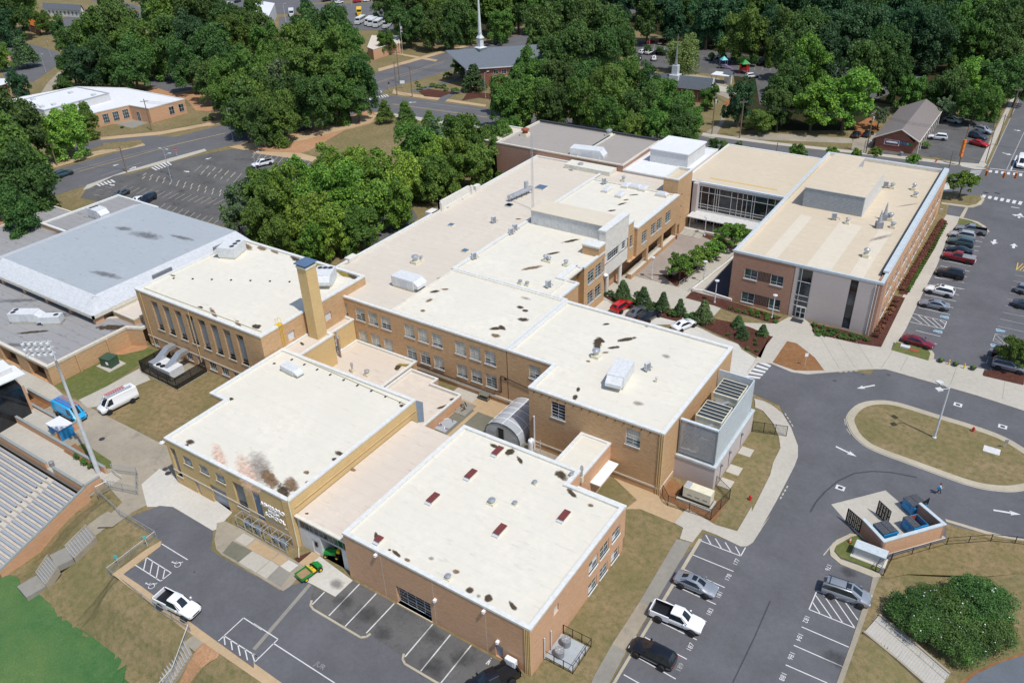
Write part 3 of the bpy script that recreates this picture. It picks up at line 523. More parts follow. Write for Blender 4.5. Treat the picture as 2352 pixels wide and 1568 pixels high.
# court between the old building and the wing
layer('court', 'pavers', .05, rect(-59.8, 128.6, -50.4, 153)); slab('court', 'concrete_light', .5, rect(-59.8, 153, -40.5, 157.3), side='concrete')
layer('court', 'concrete', .045, [(-63, 117), (-40.6, 117), (-40.6, 152.9), (-50.3, 152.9), (-50.3, 128.5), (-59.8, 128.5), (-63, 127)])
layer('service_drive', 'concrete_light', .043, [L('23', *p, 0) for p in [(820, 1150), (1000, 1250), (1430, 1330), (1700, 1420), (1860, 1500), (2050, 1568)]]+[L('33', *p, 0) for p in [(2080, 120), (2240, 220), (2110, 380), (1900, 380), (1500, -100)]]+[L('23', *p, 0) for p in [(700, 1400), (600, 1200)]])
slab('planting_bed', 'mulch', .1, [L('23', *p, 0) for p in [(860, 1150), (1000, 1150), (1240, 1200), (1600, 1300), (1690, 1400), (1550, 1380), (1200, 1290), (960, 1215)]])
slab('planting_bed', 'mulch', .13, [L('23', *p, 0) for p in [(1580, 1160), (1640, 1100), (1980, 1190), (2334, 1300)]]+[L('24', *p, 0) for p in [(180, 1335), (100, 1390), (0, 1360), (-90, 1330), (-230, 1300)]]+[L('23', *p, 0) for p in [(1840, 1230)]], side='kerb')
slab('planting_bed', 'mulch', .135, [L('23', *p, 0) for p in [(1690, 1400), (1800, 1340), (2010, 1380), (2150, 1420), (2334, 1500)]]+[L('34', *p, 0) for p in [(100, 10), (-20, 160), (-40, 190)]]+[L('33', *p, 0) for p in [(2250, 200), (2100, 110), (2030, 60), (1850, -20)]], side='kerb')
slab('planting_bed', 'mulch', .12, [L('24', *p, 0) for p in [(430, 1385), (700, 1440), (960, 1510), (1000, 1490), (1060, 1390), (1180, 1140), (1275, 1160), (1060, 1600), (850, 1568), (460, 1480)]], [L('24', *p, 0) for p in [(1215, 1120), (1300, 950), (1560, 500), (1600, 450), (1650, 480), (1540, 720), (1290, 1135)]])
slab('planting_bed', 'mulch', .16, [L('23', *p, 0) for p in [(1245, 950), (1380, 970), (1500, 1060), (1720, 900), (1630, 870), (1480, 960)]], [L('23', *p, 0) for p in [(1760, 830), (1800, 840), (2010, 670), (1940, 640), (1700, 580), (1700, 600), (1880, 680)]], side='kerb')
slab('recess_shade', 'asphalt_black', .06, [L('23', *p, 0) for p in [(1745, 1105), (1980, 1190), (2010, 810)]])  # flat dark sheet; the shade of the recess is put into its colour
mb = MB(); P_ = [Vector(L('23', *p, 0)) for p in [(1990, 1190), (1740, 1110), (1640, 1100), (1840, 940), (2020, 800)]]
for a, b in zip(P_[:-1], P_[1:]):
 d = (b-a).normalized(); n = Vector((-d.y, d.x))*.18; mb.prism([a-n, b-n, b+n, a+n], 0, .55, 'stucco')
tag(mb.build('garden_wall'), 'low pale garden wall edging the dark recess beside the brown brick wing', 'wall')
# ---------------------------------------------------------------- school buildings
BL = ('blind', 'blind', 'glass', 'glass_green'); DK = ('glass', 'glass_dark', 'glass_green')
def W25(e, a, b, c, d, g=BL, **k): return (e, a, b, c, d, dict(cols=2, rows=5, glass=g, **k))
def slabs(root, name, boxes, mat):
 for b in boxes: MB().box(*b, mat).build(name, root)
# --- main block (pink roof) with the long window wall
root = thing('school_building', 'long two storey tan brick school block with pinkish flat roof and rows of steel windows', 'school', (-78, 100, 0), keep=True)
ups = [(-89.2, -87.7)]+[(a, a+1.95) for a in (-86.0, -83.3, -80.6, -75.8, -73.1, -70.4, -66.0, -63.3, -60.6)]
los = [(a, a+1.95) for a in (-86.0, -83.3, -80.6, -75.8, -73.1, -70.4, -66.0, -63.3, -60.6)]
hs = [W25(0, a, b, 6.3, 8.55) for a, b in ups]+[W25(0, a, b, 2.25, 4.5) for a, b in los]+[(0, -57.35, -56.85, 4.3, 4.8, dict(ty='panel', mat='black', name='vent'))]
block(root, [(-97.0, 81.2), (-56.7, 81.2), (-56.7, 98.5), (-78.6, 98.5), (-78.6, 154.2), (-97.0, 154.2)], 0, 9.9, 'brick_tan', 'roof_pink', holes=hs, edges=(0, 5, 4))
MB().box(-79, 81.06, .75, -49.4, 81.2, 1.15, 'stone_trim').build('stone_band', root)
mb = MB(); mb.path([(-77, 81.1, 1.6), (-59, 81.1, 1.3)], .06, 'black'); mb.path([(-57.8, 81.1, 5.0), (-49.5, 81.1, 4.0)], .06, 'black'); mb.path([(-57.8, 81.1, 5.0), (-57.8, 81.1, 2.1), (-59, 81.1, 2.0)], .06, 'black'); mb.build('cable', root)
mb = MB(); ring(mb, [(-78.8, 81.8), (-56.6, 81.8), (-56.6, 98.1), (-78.8, 98.1)], [(-78.4, 82.2), (-57, 82.2), (-57, 97.7), (-78.4, 97.7)], 9.5, 9.78, 'cream_coping'); mb.build('roof_kerb', root)
MB().sheet(rect(-78.4, 82.2, -57, 97.7), 9.62, 'roof_cream').build('roof', root)
for b in [(-97.2, 117.6, 9.5, -96.7, 128.3, 11.4), (-97.2, 117.6, 9.5, -96.2, 118.2, 11.4), (-97.2, 127.7, 9.5, -96.2, 128.3, 11.4), (-97.2, 129.3, 9.5, -96.3, 130.9, 10.8), (-98.6, 115.3, 8.6, -96.7, 117.5, 9.9), (-97.4, 91.2, 9.5, -96.2, 93.3, 10.3)]:
 MB().box(*b, 'stucco').build('parapet_piece', root)
# --- east block
root = thing('school_building', 'tall plain brick block at the near end with cream roof and white air unit', 'school', (-39, 88, 0), keep=True)
pl = block(root, [(-56.6, 81.2), (-49.0, 81.2), (-49.0, 75.0), (-29.5, 75.0), (-29.5, 98.1), (-56.6, 98.1)], 0, 9.9, 'brick_tan', 'roof_cream', edges=(0, 1, 2, 3, 4), cw=.5,
  holes=[W25(0, -52.9, -51.0, 6.4, 8.6), (2, -45.5, -43.4, 6.35, 8.85, dict(cols=2, rows=5, glass=('glass_dark', 'glass'))), (2, -34.6, -32.6, 6.35, 8.85, dict(cols=2, rows=5, glass=('blind', 'glass', 'glass_green')))])
mb = MB()
for i in range(5): mb.box(-29.72+i*.045-.0, 74.9+i*.03-.02*(i % 2), 0, -29.68+i*.05, 74.97+i*.03, 9.55, 'brick_gold')
for i in range(3): mb.tube((-30.0+.25*i, 74.93, 0), (-30.0+.25*i, 74.93, 9.6), .05, 'brick_gold', 6)
mb.build('corner_ribs', root)
mb = MB().box(-49.05, 74.93, .95, -29.43, 75.0, 1.2, 'stone_trim'); mb.box(-29.5, 75.0, .95, -29.42, 79, 1.2, 'stone_trim'); mb.build('stone_band', root)
mb = MB()
for i in range(16): mb.box(-48.2+i*1.2, 74.9, 9.28, -48.05+i*1.2, 75.0, 9.38, 'dark_metal')
mb.build('drain_holes', root)
MB().tube((-48.1, 74.8, .3), (-48.1, 74.8, 5.5), .13, 'unit_grey', 8).build('pipe', root)
# --- gym
root = thing('school_building', 'high brick gymnasium with nine tall slot windows under a cream roof', 'school', (-103, 75, 0), keep=True)
slot = lambda o, pt, a, b, c, d, Dp: slotx(o, pt, a, b, c, d, Dp)
def slotx(o, pt, a, b, c, d, Dp):
 mb = MB()
 for z in np.arange(c+.7, d-.7, .22): mb.quad(pt(a+.04, z, Dp-.03), pt(b-.04, z, Dp-.03), pt(b-.04, z+.09, Dp-.06), pt(a+.04, z+.09, Dp-.06), 'unit_grey')
 mb.build('slats', o)
 for z0 in (c+.1, d-.95):
  mb = MB(); mb.quad(pt(a+.3, z0, Dp-.05), pt(b-.3, z0, Dp-.05), pt(b-.3, z0+.75, Dp-.05), pt(a+.3, z0+.75, Dp-.05), 'glass_dark'); mb.build('vent_flap', o)
 p, q = pt(a-.1, c, -.1), pt(b+.1, c, Dp); MB().box(p[0], p[1], c-.18, q[0], q[1], c, 'stone_trim').build('sill', o)
def slotw(e, a, b, c, d): return (e, a, b, c, d, dict(ty='panel', mat='louvre', name='window', extra=slotx, depth=.3))
hs = [slotw(0, a, a+1.65, 4.65, 9.95) for a in (-114.5, -111.6, -108.6, -105.75, -102.85, -99.95, -97.05, -94.1)]
hs += [(0, a, b, .75, 2.1, dict(cols=3, rows=2, glass=DK)) for a, b in ((-117.6, -115.9), (-108.6, -107), (-105.7, -104), (-102.8, -101.1), (-99.9, -98.2), (-97, -95.3), (-94.1, -92.5))]
hs += [(1, 76.8, 78.15, 7.25, 8.65, dict(ty='panel', mat='white_metal')), (1, 69.0, 70.3, 7.7, 9.2, dict(ty='panel', mat='white_metal'))]
block(root, rect(-118.1, 64.1, -88.3, 86.6), 0, 11.2, 'brick_tan', 'roof_cream', holes=hs, par=.3, cw=.5)
MB().box(-118.15, 64.04, 2.3, -88.3, 64.1, 2.5, 'stone_trim').build('stone_band', root)
mb = MB()
for x in (-104.6, -116.8): mb.path([(x, 63.98, 10.8), (x, 63.98, .2)], .07, 'brick_gold')
mb.build('downpipe', root)
mb = MB().path([(-117.2, 65.2, 11.05), (-89.5, 65.4, 11.05)], .07, 'cream_paint'); mb.build('gas_pipe', root)
mb = MB()
for i in range(9): mb.box(-116+3*i, 69.9+1.5*i-.1, 10.9, -115.8+3*i, 70.1+1.5*i, 11.08, 'dark_metal')
mb.build('pipe_blocks', root)
lad = MB()
for s in (0, .5): lad.path([(-88.15, 67.7+s, 7.5), (-88.15, 67.7+s, 11.3), (-88.3, 67.7+s, 12.2), (-88.9, 67.7+s, 12.2), (-88.9, 67.7+s, 11.2)], .035, 'yellow', 5)
for i in range(12): lad.tube((-88.15, 67.7, 7.7+.3*i), (-88.15, 68.2, 7.7+.3*i), .025, 'yellow', 4)
lad.box(-88.9, 67.5, 11.2, -88.1, 68.4, 11.26, 'yellow'); tag(lad.build('ladder'), 'yellow rung ladder with hooped rails on the gymnasium end wall', 'ladder')
# --- annex with the lettering
root = thing('school_building', 'gold brick annex with big cream roof and white lettering on its end wall', 'school', (-74, 55, 0), keep=True)
def garage(o, pt, a, b, c, d, Dp):
 mb = MB()
 for z in np.arange(c+.45, d-.2, .45): mb.quad(pt(a, z, Dp-.03), pt(b, z, Dp-.03), pt(b, z+.05, Dp-.05), pt(a, z+.05, Dp-.05), 'panel_dark')
 mb.build('slats', o)
hs = [slotw(0, a, b, c, d) for a, b, c, d in ((-84.4, -83.3, 1.6, 6.3), (-72.4, -70.4, 2.0, 6.0))]
hs += [(0, a, a+1.7, 4.75, 6.0, dict(cols=3, rows=2, glass=('panel_dark', 'panel_grey'), frame='panel_grey', sill='stone_trim')) for a in (-81.9, -78.7, -75.6)]
hs += [(0, -68.9, -67.55, 1.6, 6.2, dict(ty='panel', mat='slate_blue', depth=.15, name='panel')), (0, -77.6, -74.4, 0.0, 3.2, dict(ty='panel', mat='door_grey', extra=garage, depth=.35)), (0, -80.8, -80.0, .05, 2.3, dict(ty='panel', mat='door_grey'))]
block(root, [(-84.9, 44.0), (-62.3, 44.0), (-62.3, 67.3), (-88.0, 67.3), (-88.0, 53.8), (-84.9, 53.8)], 0, 7.6, 'brick_gold', 'roof_cream', holes=hs, par=.3, cw=.45)
block(root, rect(-88.2, 67.3, -84.5, 74.5), 0, 7.4, 'brick_gold', 'roof_link', par=.3, cw=.35, edges=(1, 2, 3))
MB().box(-84.9, 43.94, 2.3, -62.3, 44, 2.5, 'stone_trim').build('stone_band', root)
mb = MB()
for i in range(5): mb.tube((-62.35-.22*i, 43.95, 0), (-62.35-.22*i, 43.95, 7.3), .075, 'brick_gold', 6)
mb.path([(-62.1, 43.9, .3), (-62.1, 43.9, 7.9), (-62.5, 44.4, 7.9)], .06, 'cream_paint'); mb.path([(-62.1, 43.9, .3), (-60.9, 42.8, .3)], .06, 'cream_paint'); mb.build('corner_ribs', root)
mb = MB().path([(-62.8, 66.0, 7.45), (-87, 67, 7.5)], .07, 'cream_paint'); mb.path([(-62.1, 44.6, 6.2), (-62.1, 67, 6.1)], .04, 'brick_gold')
for i in range(9): mb.box(-64-2.6*i, 65.8, 7.3, -63.8-2.6*i, 66.2, 7.42, 'dark_metal')
mb.build('gas_pipe', root)
def text(name, s, size, M, mat, ext=.05, parent=None, align='CENTER', bold=.0):
 cu = bpy.data.curves.new(name, 'FONT'); cu.body = s; cu.size = size; cu.extrude = ext; cu.align_x = align; cu.offset = bold; cu.resolution_u = 3
 o = bpy.data.objects.new(name, cu); COL.objects.link(o); bpy.context.view_layer.update()
 me = bpy.data.meshes.new_from_object(o.evaluated_get(bpy.context.evaluated_depsgraph_get())); bpy.data.objects.remove(o)
 me.transform(M); me.materials.clear(); me.materials.append(MATS[mat]); q = ob(name, me, parent)
 return q
FR = Matrix.Rotation(R_(90), 4, 'X')
for s, z, x, sz in (('ASHEBORO', 4.85, -65.25, .80), ('HIGH', 4.1, -65.2, .78), ('SCHOOL', 3.35, -65.15, .84)):
 text('letters', s, sz, Matrix.Translation((x, 43.8, z)) @ FR, 'paper_white', .06, root, bold=.004)
# --- link between annex and shop
root = thing('school_building', 'low link building with pinkish roof, strip window and open workshop door between the two roofs', 'school', (-58, 55, 0), keep=True)
poly = rect(-62.2, 44.6, -53.9, 65.9)
mb = MB(); pt, nrm = wall(mb, poly[0], poly[1], 0, 4.9, [(.3, 8.0, 3.2, 4.5, .15), (3.5, 6.9, 0, 3.1, 3.0), (2.0, 3.1, .05, 2.2, .1)], 'panel_light', .1); wall(mb, poly[2], poly[3], 0, 4.9, [], 'brick_tan'); mb.build('wall', root)
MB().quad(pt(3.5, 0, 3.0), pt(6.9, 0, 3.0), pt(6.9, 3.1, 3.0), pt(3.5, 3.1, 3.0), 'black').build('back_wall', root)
window(root, pt, nrm, .3, 8.0, 3.2, 4.5, 10, 1, depth=.1, frame='panel_grey', glass=('glass', 'glass_green', 'glass_dark'), sill=None)
o = MB().quad(pt(2.0, .05, .08), pt(3.1, .05, .08), pt(3.1, 2.2, .08), pt(2.0, 2.2, .08), 'panel_light').build('door', root); MB().box(pt(2.35, 0)[0], 44.6, 1.2, pt(2.8, 0)[0], 44.64, 1.9, 'glass_dark').build('pane', o)
MB().sheet(poly, 5.0, 'roof_link').build('roof', root); MB().box(-62.2, 44.3, 4.85, -53.9, 44.75, 5.08, 'cream_coping').build('roof_edge', root)
# --- shop building
root = thing('school_building', 'near brick workshop building with large cream roof and small maroon skylights', 'school', (-41, 55, 0), keep=True)
E2 = lambda a, b, c, d: (1, a, b, c, d, dict(cols=2, rows=2, glass=('glass', 'glass_green', 'panel_light'), sill='white_coping'))
hs = [(0, -46.7, -41.9, .02, 2.8, dict(cols=4, rows=6, glass=('glass_dark',), frame='unit_grey', depth=.5, sill='stone_trim')), (0, -33.55, -32.6, .1, 2.0, dict(ty='panel', mat='door_grey'))]
hs += [E2(61.15, 63.15, 3.6, 5.1), E2(58.3, 60.4, 3.5, 5.2), E2(55.75, 57.75, 3.5, 5.2), E2(61.15, 63.1, .25, 1.75), E2(58.4, 60.25, .3, 1.8), E2(55.75, 57.7, .3, 1.85), (1, 48.4, 49.4, 4.4, 5.5, dict(ty='panel', mat='panel_light', name='vent'))]
block(root, [(-53.8, 44.0), (-29.2, 44.0), (-29.2, 64.0), (-36.5, 64.0), (-36.5, 66.8), (-53.8, 66.8)], 0, 7.0, 'brick_orange', 'roof_cream', holes=hs, par=.3, cw=.45)
mb = MB()
for i in range(4): mb.tube((-29.25-.2*i, 43.96, 0), (-29.25-.2*i, 43.96, 6.7), .06, 'brick_gold', 6)
mb.build('corner_ribs', root)
mb = MB()
for x in (-48.4, -41.3, -34.6): MB().box(x-.02, 43.985, 0, x+.02, 44, 6.7, 'stone_trim').build('wall_joint', root)
mb = MB()
for y in (46.3, 47.6): mb.path([(-29.05, y, .3), (-29.05, y, 3.4-(y-46.3)*.2)], .07, 'white_metal', 6)
mb.build('pipe', root)
# entrance wing and canopy roof
root = thing('school_building', 'small flat roofed corridor joining the workshop and the tall block', 'school', (-38, 70, 0), keep=True)
block(root, rect(-40.9, 66.9, -36.6, 75.0), 0, 5.6, 'brick_orange', 'roof_cream', edges=(1, 3), par=.2, cw=.35, holes=[(1, 68.0, 69.2, .1, 2.3, dict(ty='panel', mat='glass_dark', name='door'))])
MB().box(-36.6, 69.6, 2.85, -35.2, 74.6, 3.0, 'paper_white').build('canopy', root)
block(root, [(-36.4, 64.1), (-30.0, 64.1), (-30.0, 66.2), (-36.4, 66.2)], 0, 5.0, 'brick_orange', 'roof_cream', par=.3, cw=.3)
# --- low roofs in the middle
root = thing('school_building', 'low cream roofed infill beside the chimney with small vents', 'school', (-78, 75, 0), keep=True)
block(root, rect(-86.6, 67.4, -73.9, 81.1), -.5, 2.3, 'brick_tan', 'roof_link', edges=(0, 1), par=.3, cw=.3)
block(root, [(-90.4, 75.8), (-86.6, 75.8), (-86.6, 81.1), (-90.4, 81.1)], 0, 6.2, 'brick_gold', 'roof_link', edges=(0, 1), par=.3, cw=.35, holes=[(1, 76.4, 77.5, 2.5, 4.9, dict(cols=1, rows=6, glass=BL))])
root = thing('school_building', 'lowest cream roofed infill with a grey tarpaulin corner near the annex', 'school', (-68, 74, 0), keep=True)
block(root, [(-73.6, 66), (-62.7, 66), (-62.7, 77.7), (-68.3, 77.7), (-68.3, 79.3), (-73.6, 79.3)], -.6, 2.0, 'brick_orange', 'roof_link', par=.45, cw=.25)
MB().sheet([(-66.9, 67.4), (-63.6, 70.0), (-66.7, 73.6), (-68.4, 73.4), (-68.4, 67.4)], 1.62, 'tarp').build('tarpaulin', root)
# chimney
root = thing('chimney', 'tall square gold brick chimney with dark blue metal cap', 'chimney', (-86.5, 73.4, 2), keep=True)
mb = MB().box(-87.5, 72.3, 1.9, -85.6, 74.3, 19.3, 'brick_gold'); mb.build('stack', root); MB().box(-87.58, 72.22, 19.0, -85.52, 74.38, 19.35, 'cream_coping').build('crown', root)
mb = MB()
for x in (-87.45, -85.75):
 for y in (72.35, 74.15): mb.box(x, y, 19.3, x+.1, y+.1, 19.65, 'dark_metal')
mb.build('leg', root); MB().box(-87.75, 72.05, 19.65, -85.35, 74.55, 19.78, 'slate_blue').build('cap', root)
for i, (x, y, h) in enumerate([(-85.5, 75.2, 6.6), (-85.3, 76.0, 5.6), (-85.9, 76.3, 6.4)]):
 t = MB().tube((x, y, 2.1), (x, y, h), .11, 'copper_red' if i == 1 else 'panel_grey', 8); t.lathe((x, y, h), [(.18, 0), (.18, .12), (.0, .25)], 'steel', 8)
 tag(t.build('vent_pipe'), ('slim grey flue nearest the chimney', 'rust brown short flue against the gold stair block', 'slim grey flue furthest from the chimney')[i], 'pipe')
# --- court side block
root = thing('school_building', 'tan brick classroom block facing the paved court with white stucco centre bay', 'school', (-68, 125, 0), keep=True)
X = -59.8; WN = lambda a, b, c, d, n=2, r=4: (0, a, b, c, d, dict(cols=n, rows=r, glass=DK, sill='white_coping'))
def xwall(x, y0, y1, z0, z1, mat, holes=(), rt=root, dp=.22):
 mb = MB(); hh = [(h[1]-y0, h[2]-y0, h[3], h[4], dp) for h in holes]; pt, nrm = wall(mb, (x, y0), (x, y1), z0, z1, hh, mat, dp); mb.build('wall', rt)
 for h in holes:
  if h[5]: window(rt, pt, nrm, h[1]-y0, h[2]-y0, h[3], h[4], **h[5])
 return pt
def ywall(y, x0, x1, z0, z1, mat, rt=root): mb = MB(); wall(mb, (x0, y), (x1, y), z0, z1, [], mat); mb.build('wall', rt)
MB().sheet(rect(-79, 98.5, -60.2, 147.2), 9.58, 'roof_cream').build('roof', root); MB().sheet(rect(-78.5, 147.3, -60, 154.3), 9.56, 'roof_pink').build('roof', root)
xwall(-57.9, 98.6, 104.2, 0, 9.7, 'brick_tan', [WN(101.6, 102.6, 5.5, 6.7, 1, 2)]); xwall(-61.2, 104.2, 109.6, 0, 9.7, 'brick_tan'); ywall(109.6, -61.2, -59.8, 0, 9.7, 'brick_tan')
MB().sheet(rect(-60.3, 98.6, -58.0, 104), 9.575, 'roof_cream').build('roof', root)
xwall(X, 109.6, 117.0, 0, 9.9, 'brick_tan', [WN(110.9, 113.1, 5.9, 8.3), WN(113.6, 115.8, 5.9, 8.3), WN(110.9, 113.1, 1.9, 4.2), WN(113.6, 115.8, 1.9, 4.2), WN(116.1, 116.6, 6.0, 8.6, 1, 4)])
xwall(X-1.6, 117.0, 126.0, 0, 4.6, 'brick_mixed'); mb = MB(); mb.box(-61.4, 117, 4.4, X, 126, 4.6, 'stucco'); mb.build('soffit', root)
xwall(X+.02, 117.0, 126.0, 4.55, 7.0, 'stucco'); xwall(X-.1, 117.0, 126.0, 7.0, 8.9, 'stucco', [(0, 118.2, 122.5, 7.1, 8.8, dict(cols=5, rows=3, glass=DK, sill=None)), (0, 123.8, 125.2, 7.1, 8.8, dict(cols=2, rows=3, glass=DK, sill=None))])
mb = MB(); mb.box(-61.0, 117.0, 8.9, X+.05, 126.0, 13.3, 'stucco'); mb.build('stucco_panel', root); MB().box(-61.2, 116.9, 13.3, X+.12, 126.1, 13.6, 'white_coping').build('coping', root)
for y in (119.0, 124.2): MB().tube((-60.3, y, .05), (-60.3, y, 4.5), .38, 'stucco', 12).build('column', root)
for y0, y1, x0 in ((114.6, 117.0, -63), (126.0, 128.2, -62.4)):
 MB().box(x0, y0, 9.3, X+.03, y1, 11.2, 'brick_tan').build('pier', root); MB().box(x0-.1, y0-.1, 11.2, X+.12, y1+.1, 11.5, 'white_coping').build('coping', root)
xwall(X, 126.0, 128.7, 3.9, 9.9, 'brick_tan', [WN(126.9, 128.0, 6.4, 8.7, 1, 4)])
xwall(X+.6, 128.7, 147.6, 3.95, 9.7, 'brick_tan', [WN(130.8, 132.9, 5.7, 8.0), WN(134.8, 136.8, 5.8, 8.0), WN(137.3, 139.5, 5.8, 8.0), WN(141.4, 143.9, 5.8, 8.0)]); ywall(128.7, -59.8, -59.2, 3.95, 9.7, 'brick_tan'); MB().box(-60.2, 128.6, 9.6, -59.1, 147.6, 9.9, 'white_coping').build('coping', root)
MB().box(-62, 126, 3.85, -59.25, 147.5, 3.95, 'brick_tan').build('soffit', root); xwall(-61.9, 126, 147.6, 0, 3.9, 'brick_mixed', [(0, 131, 133.2, .9, 2.8, dict(cols=3, rows=2, glass=DK, sill=None)), (0, 136, 139, .9, 2.8, dict(cols=4, rows=2, glass=DK, sill=None))])
for y in (133.3, 140.2, 147.0): MB().box(-60.1, y, 0, -59.2, y+.8, 3.9, 'brick_tan').build('pier', root)
for y0, y1 in ((126.8, 133.3), (134.1, 140.2), (141, 147)):
 MB().box(-60.0, y0, 0, -59.15, y1, .95, 'brick_tan').build('low_wall', root); MB().box(-60.05, y0, .95, -59.1, y1, 1.08, 'stone_trim').build('coping', root)
 if y0 < 140:
  mb = MB()
  for i in range(int((y1-y0)/.35)): mb.tube((-59.5, y0+.2+i*.35, 1.08), (-59.5, y0+.2+i*.35, 1.9), .018, 'panel_light', 4)
  mb.path([(-59.5, y0, 1.9), (-59.5, y1, 1.9)], .03, 'panel_light', 5); mb.build('railing', root)
MB().box(-60.2, 109.5, 9.55, -59.7, 117.0, 9.9, 'white_coping').build('coping', root)
mb = MB().box(-62.2, 104, 9.55, -61.1, 109.7, 9.85, 'white_coping'); mb.box(-61.1, 104, 9.5, -57.8, 104.4, 9.85, 'white_coping').box(-58.3, 98.6, 9.5, -57.8, 104, 9.85, 'white_coping').box(-61.3, 109.3, 9.5, -60, 109.8, 9.85, 'white_coping'); mb.build('coping', root)
mb = MB(); ring(mb, [(-79.3, 98.2), (-60, 98.2), (-60, 147.5), (-79.3, 147.5)], [(-79, 98.6), (-60.3, 98.6), (-60.3, 147.1), (-79, 147.1)], 9.5, 9.80, 'cream_coping'); mb.build('roof_kerb', root)
# white metal penthouse on it
root = thing('roof_penthouse', 'long white ribbed metal penthouse on the roof behind the stucco bay', 'penthouse', (-70, 124, 9.6), keep=True)
mb = MB().box(-77.7, 121.2, 9.55, -61.0, 126.4, 12.3, 'white_metal')
for i in range(56): mb.box(-77.6+.3*i, 121.14, 9.7, -77.52+.3*i, 121.2, 12.1, 'panel_light')
mb.build('cladding', root); MB().box(-77.85, 121.0, 12.3, -61.0, 126.6, 12.45, 'roof_white').build('roof', root); MB().box(-76.8, 121.08, 10.0, -76.2, 121.14, 10.5, 'unit_grey').build('vent', root)
# --- tower
root = thing('stair_tower', 'plain square brick stair tower with white coping beside the glass entrance', 'tower', (-61, 151.5, 0), keep=True)
block(root, rect(-62.9, 147.9, -59.7, 155.1), 0, 12.8, 'brick_tan', 'roof_wing', par=.6, cw=.35, holes=[(1, 150.0, 150.5, z, z+.5, dict(ty='panel', mat='glass_dark', name='vent')) for z in (3.6, 6.0, 8.6)]+[(1, 148.5, 150.2, .1, 2.5, dict(ty='panel', mat='glass_dark', name='door', depth=.8))])
MB().path([(-59.6, 147.8, 0), (-59.6, 147.8, 9.8)], .09, 'brick_gold', 6).build('downpipe', root)
# --- glazed entrance
root = thing('entrance_hall', 'glass fronted entrance hall with flat white canopy linking old school and new wing', 'school', (-50, 165, 0), keep=True)
MB().box(-59.7, 156.0, 0, -58.7, 158.0, 9.4, 'brick_grey').build('wall', root)
mb = MB(); pt, nrm = wall(mb, (-58.7, 157), (-40.6, 157), 0, 9.3, [(.1, 18.0, 3.5, 8.7, .2), (.2, 18.0, .5, 2.9, .3)], 'panel_light', .2); mb.build('wall', root)
xs = [0, .5, 2.1, 3.4, 3.9, 4.4, 7.0, 8.3, 9.4, 10.3, 11.4, 11.9, 14.5, 16.0, 17.3, 17.9]; zs = [0, .7, 1.25, 3.9, 5.2]
def curtain(rt, pt, a, c, xs, zs, glass, fr, depth=.12, y=None, name='curtain_wall'):
 mb = MB(); n = pt(0, 0, 0); 
 for x in xs: p = pt(a+x, 0, depth); mb.box(p[0]-.035, p[1]-.1, c+zs[0], p[0]+.035, p[1]+.04, c+zs[-1], fr)
 for z in zs: p = pt(a+xs[0], 0, depth); q = pt(a+xs[-1], 0, depth); mb.box(p[0], p[1]-.08, c+z-.035, q[0], p[1]+.02, c+z+.035, fr)
 o = mb.build(name, rt)
 for x0, x1 in zip(xs[:-1], xs[1:]):
  for z0, z1 in zip(zs[:-1], zs[1:]):
   p = pt(a+(x0+x1)/2, 0, depth); q = ob('pane', pane_mesh(x1-x0-.05, z1-z0-.05, rnd.choice(glass)), None); q.parent = o; q.matrix_local = Matrix.Translation((p[0], p[1]+.0, c+(z0+z1)/2))
 return o
curtain(root, pt, .1, 3.5, xs, zs, ('glass_dark', 'glass', 'glass_dark'), 'panel_light'); curtain(root, pt, .2, .5, [0, 1.5, 3, 4.4, 5, 6, 7, 8, 9, 10.5, 12, 13, 14, 15, 16.4, 17.8], [0, .9, 2.4], ('glass_dark', 'glass'), 'panel_light', .25, name='shop_front')
MB().box(-59.4, 153.2, 2.95, -41.2, 157.1, 3.12, 'panel_light').build('canopy', root)
mb = MB()
for x in (-58.8, -53.6, -48.4, -43.4): mb.tube((x, 153.7, .5), (x, 153.7, 2.95), .08, 'panel_light', 6)
mb.build('canopy_post', root)
block(root, rect(-62.4, 157.2, -40.6, 183.2), 0, 9.5, 'brick_grey', 'roof_wing', edges=(2,), par=.1, cw=.4)
mb = MB().box(-59.7, 156.9, 9.25, -40.6, 157.35, 9.6, 'grey_coping'); mb.build('coping', root)
o = MB().box(-57.8, 160.2, 9.402, -43.5, 160.7, 9.41, 'line_yellow').build('yellow_stripe', root)
# --- theatre and white roof
root = thing('theatre_building', 'big theatre block with brown grey gravel roof at the back of the school', 'school', (-90, 164, 0), keep=True)
block(root, rect(-108.3, 154.3, -75.2, 173.7), 0, 11.2, 'brick_wing', 'roof_theatre', par=.4, cw=.4, cop='stone_trim')
mb = MB().box(-87.5, 154.5, 10.8, -87.1, 173.5, 11.1, 'dark_metal').box(-87.1, 154.5, 10.8, -86.8, 173.5, 11.05, 'cream_coping').box(-108.4, 173.2, 11.0, -75.2, 173.8, 11.4, 'dark_metal'); mb.build('roof_divider', root)
block(root, rect(-117, 160, -108.4, 172.5), 0, 9.0, 'brick_tan', 'roof_white', par=.3, cw=.4)
block(root, rect(-75.2, 154.3, -62.4, 176.5), 0, 10.2, 'brick_grey', 'roof_bright', par=.15, cw=.35)
root = thing('roof_penthouse', 'tall white metal box standing on the brightest white roof', 'penthouse', (-68, 167, 10), keep=True)
MB().box(-72.5, 162.0, 10, -63.7, 171.8, 12.85, 'panel_light').build('cladding', root); MB().box(-72.7, 161.8, 12.85, -63.5, 172.0, 13.1, 'roof_bright').build('roof', root)
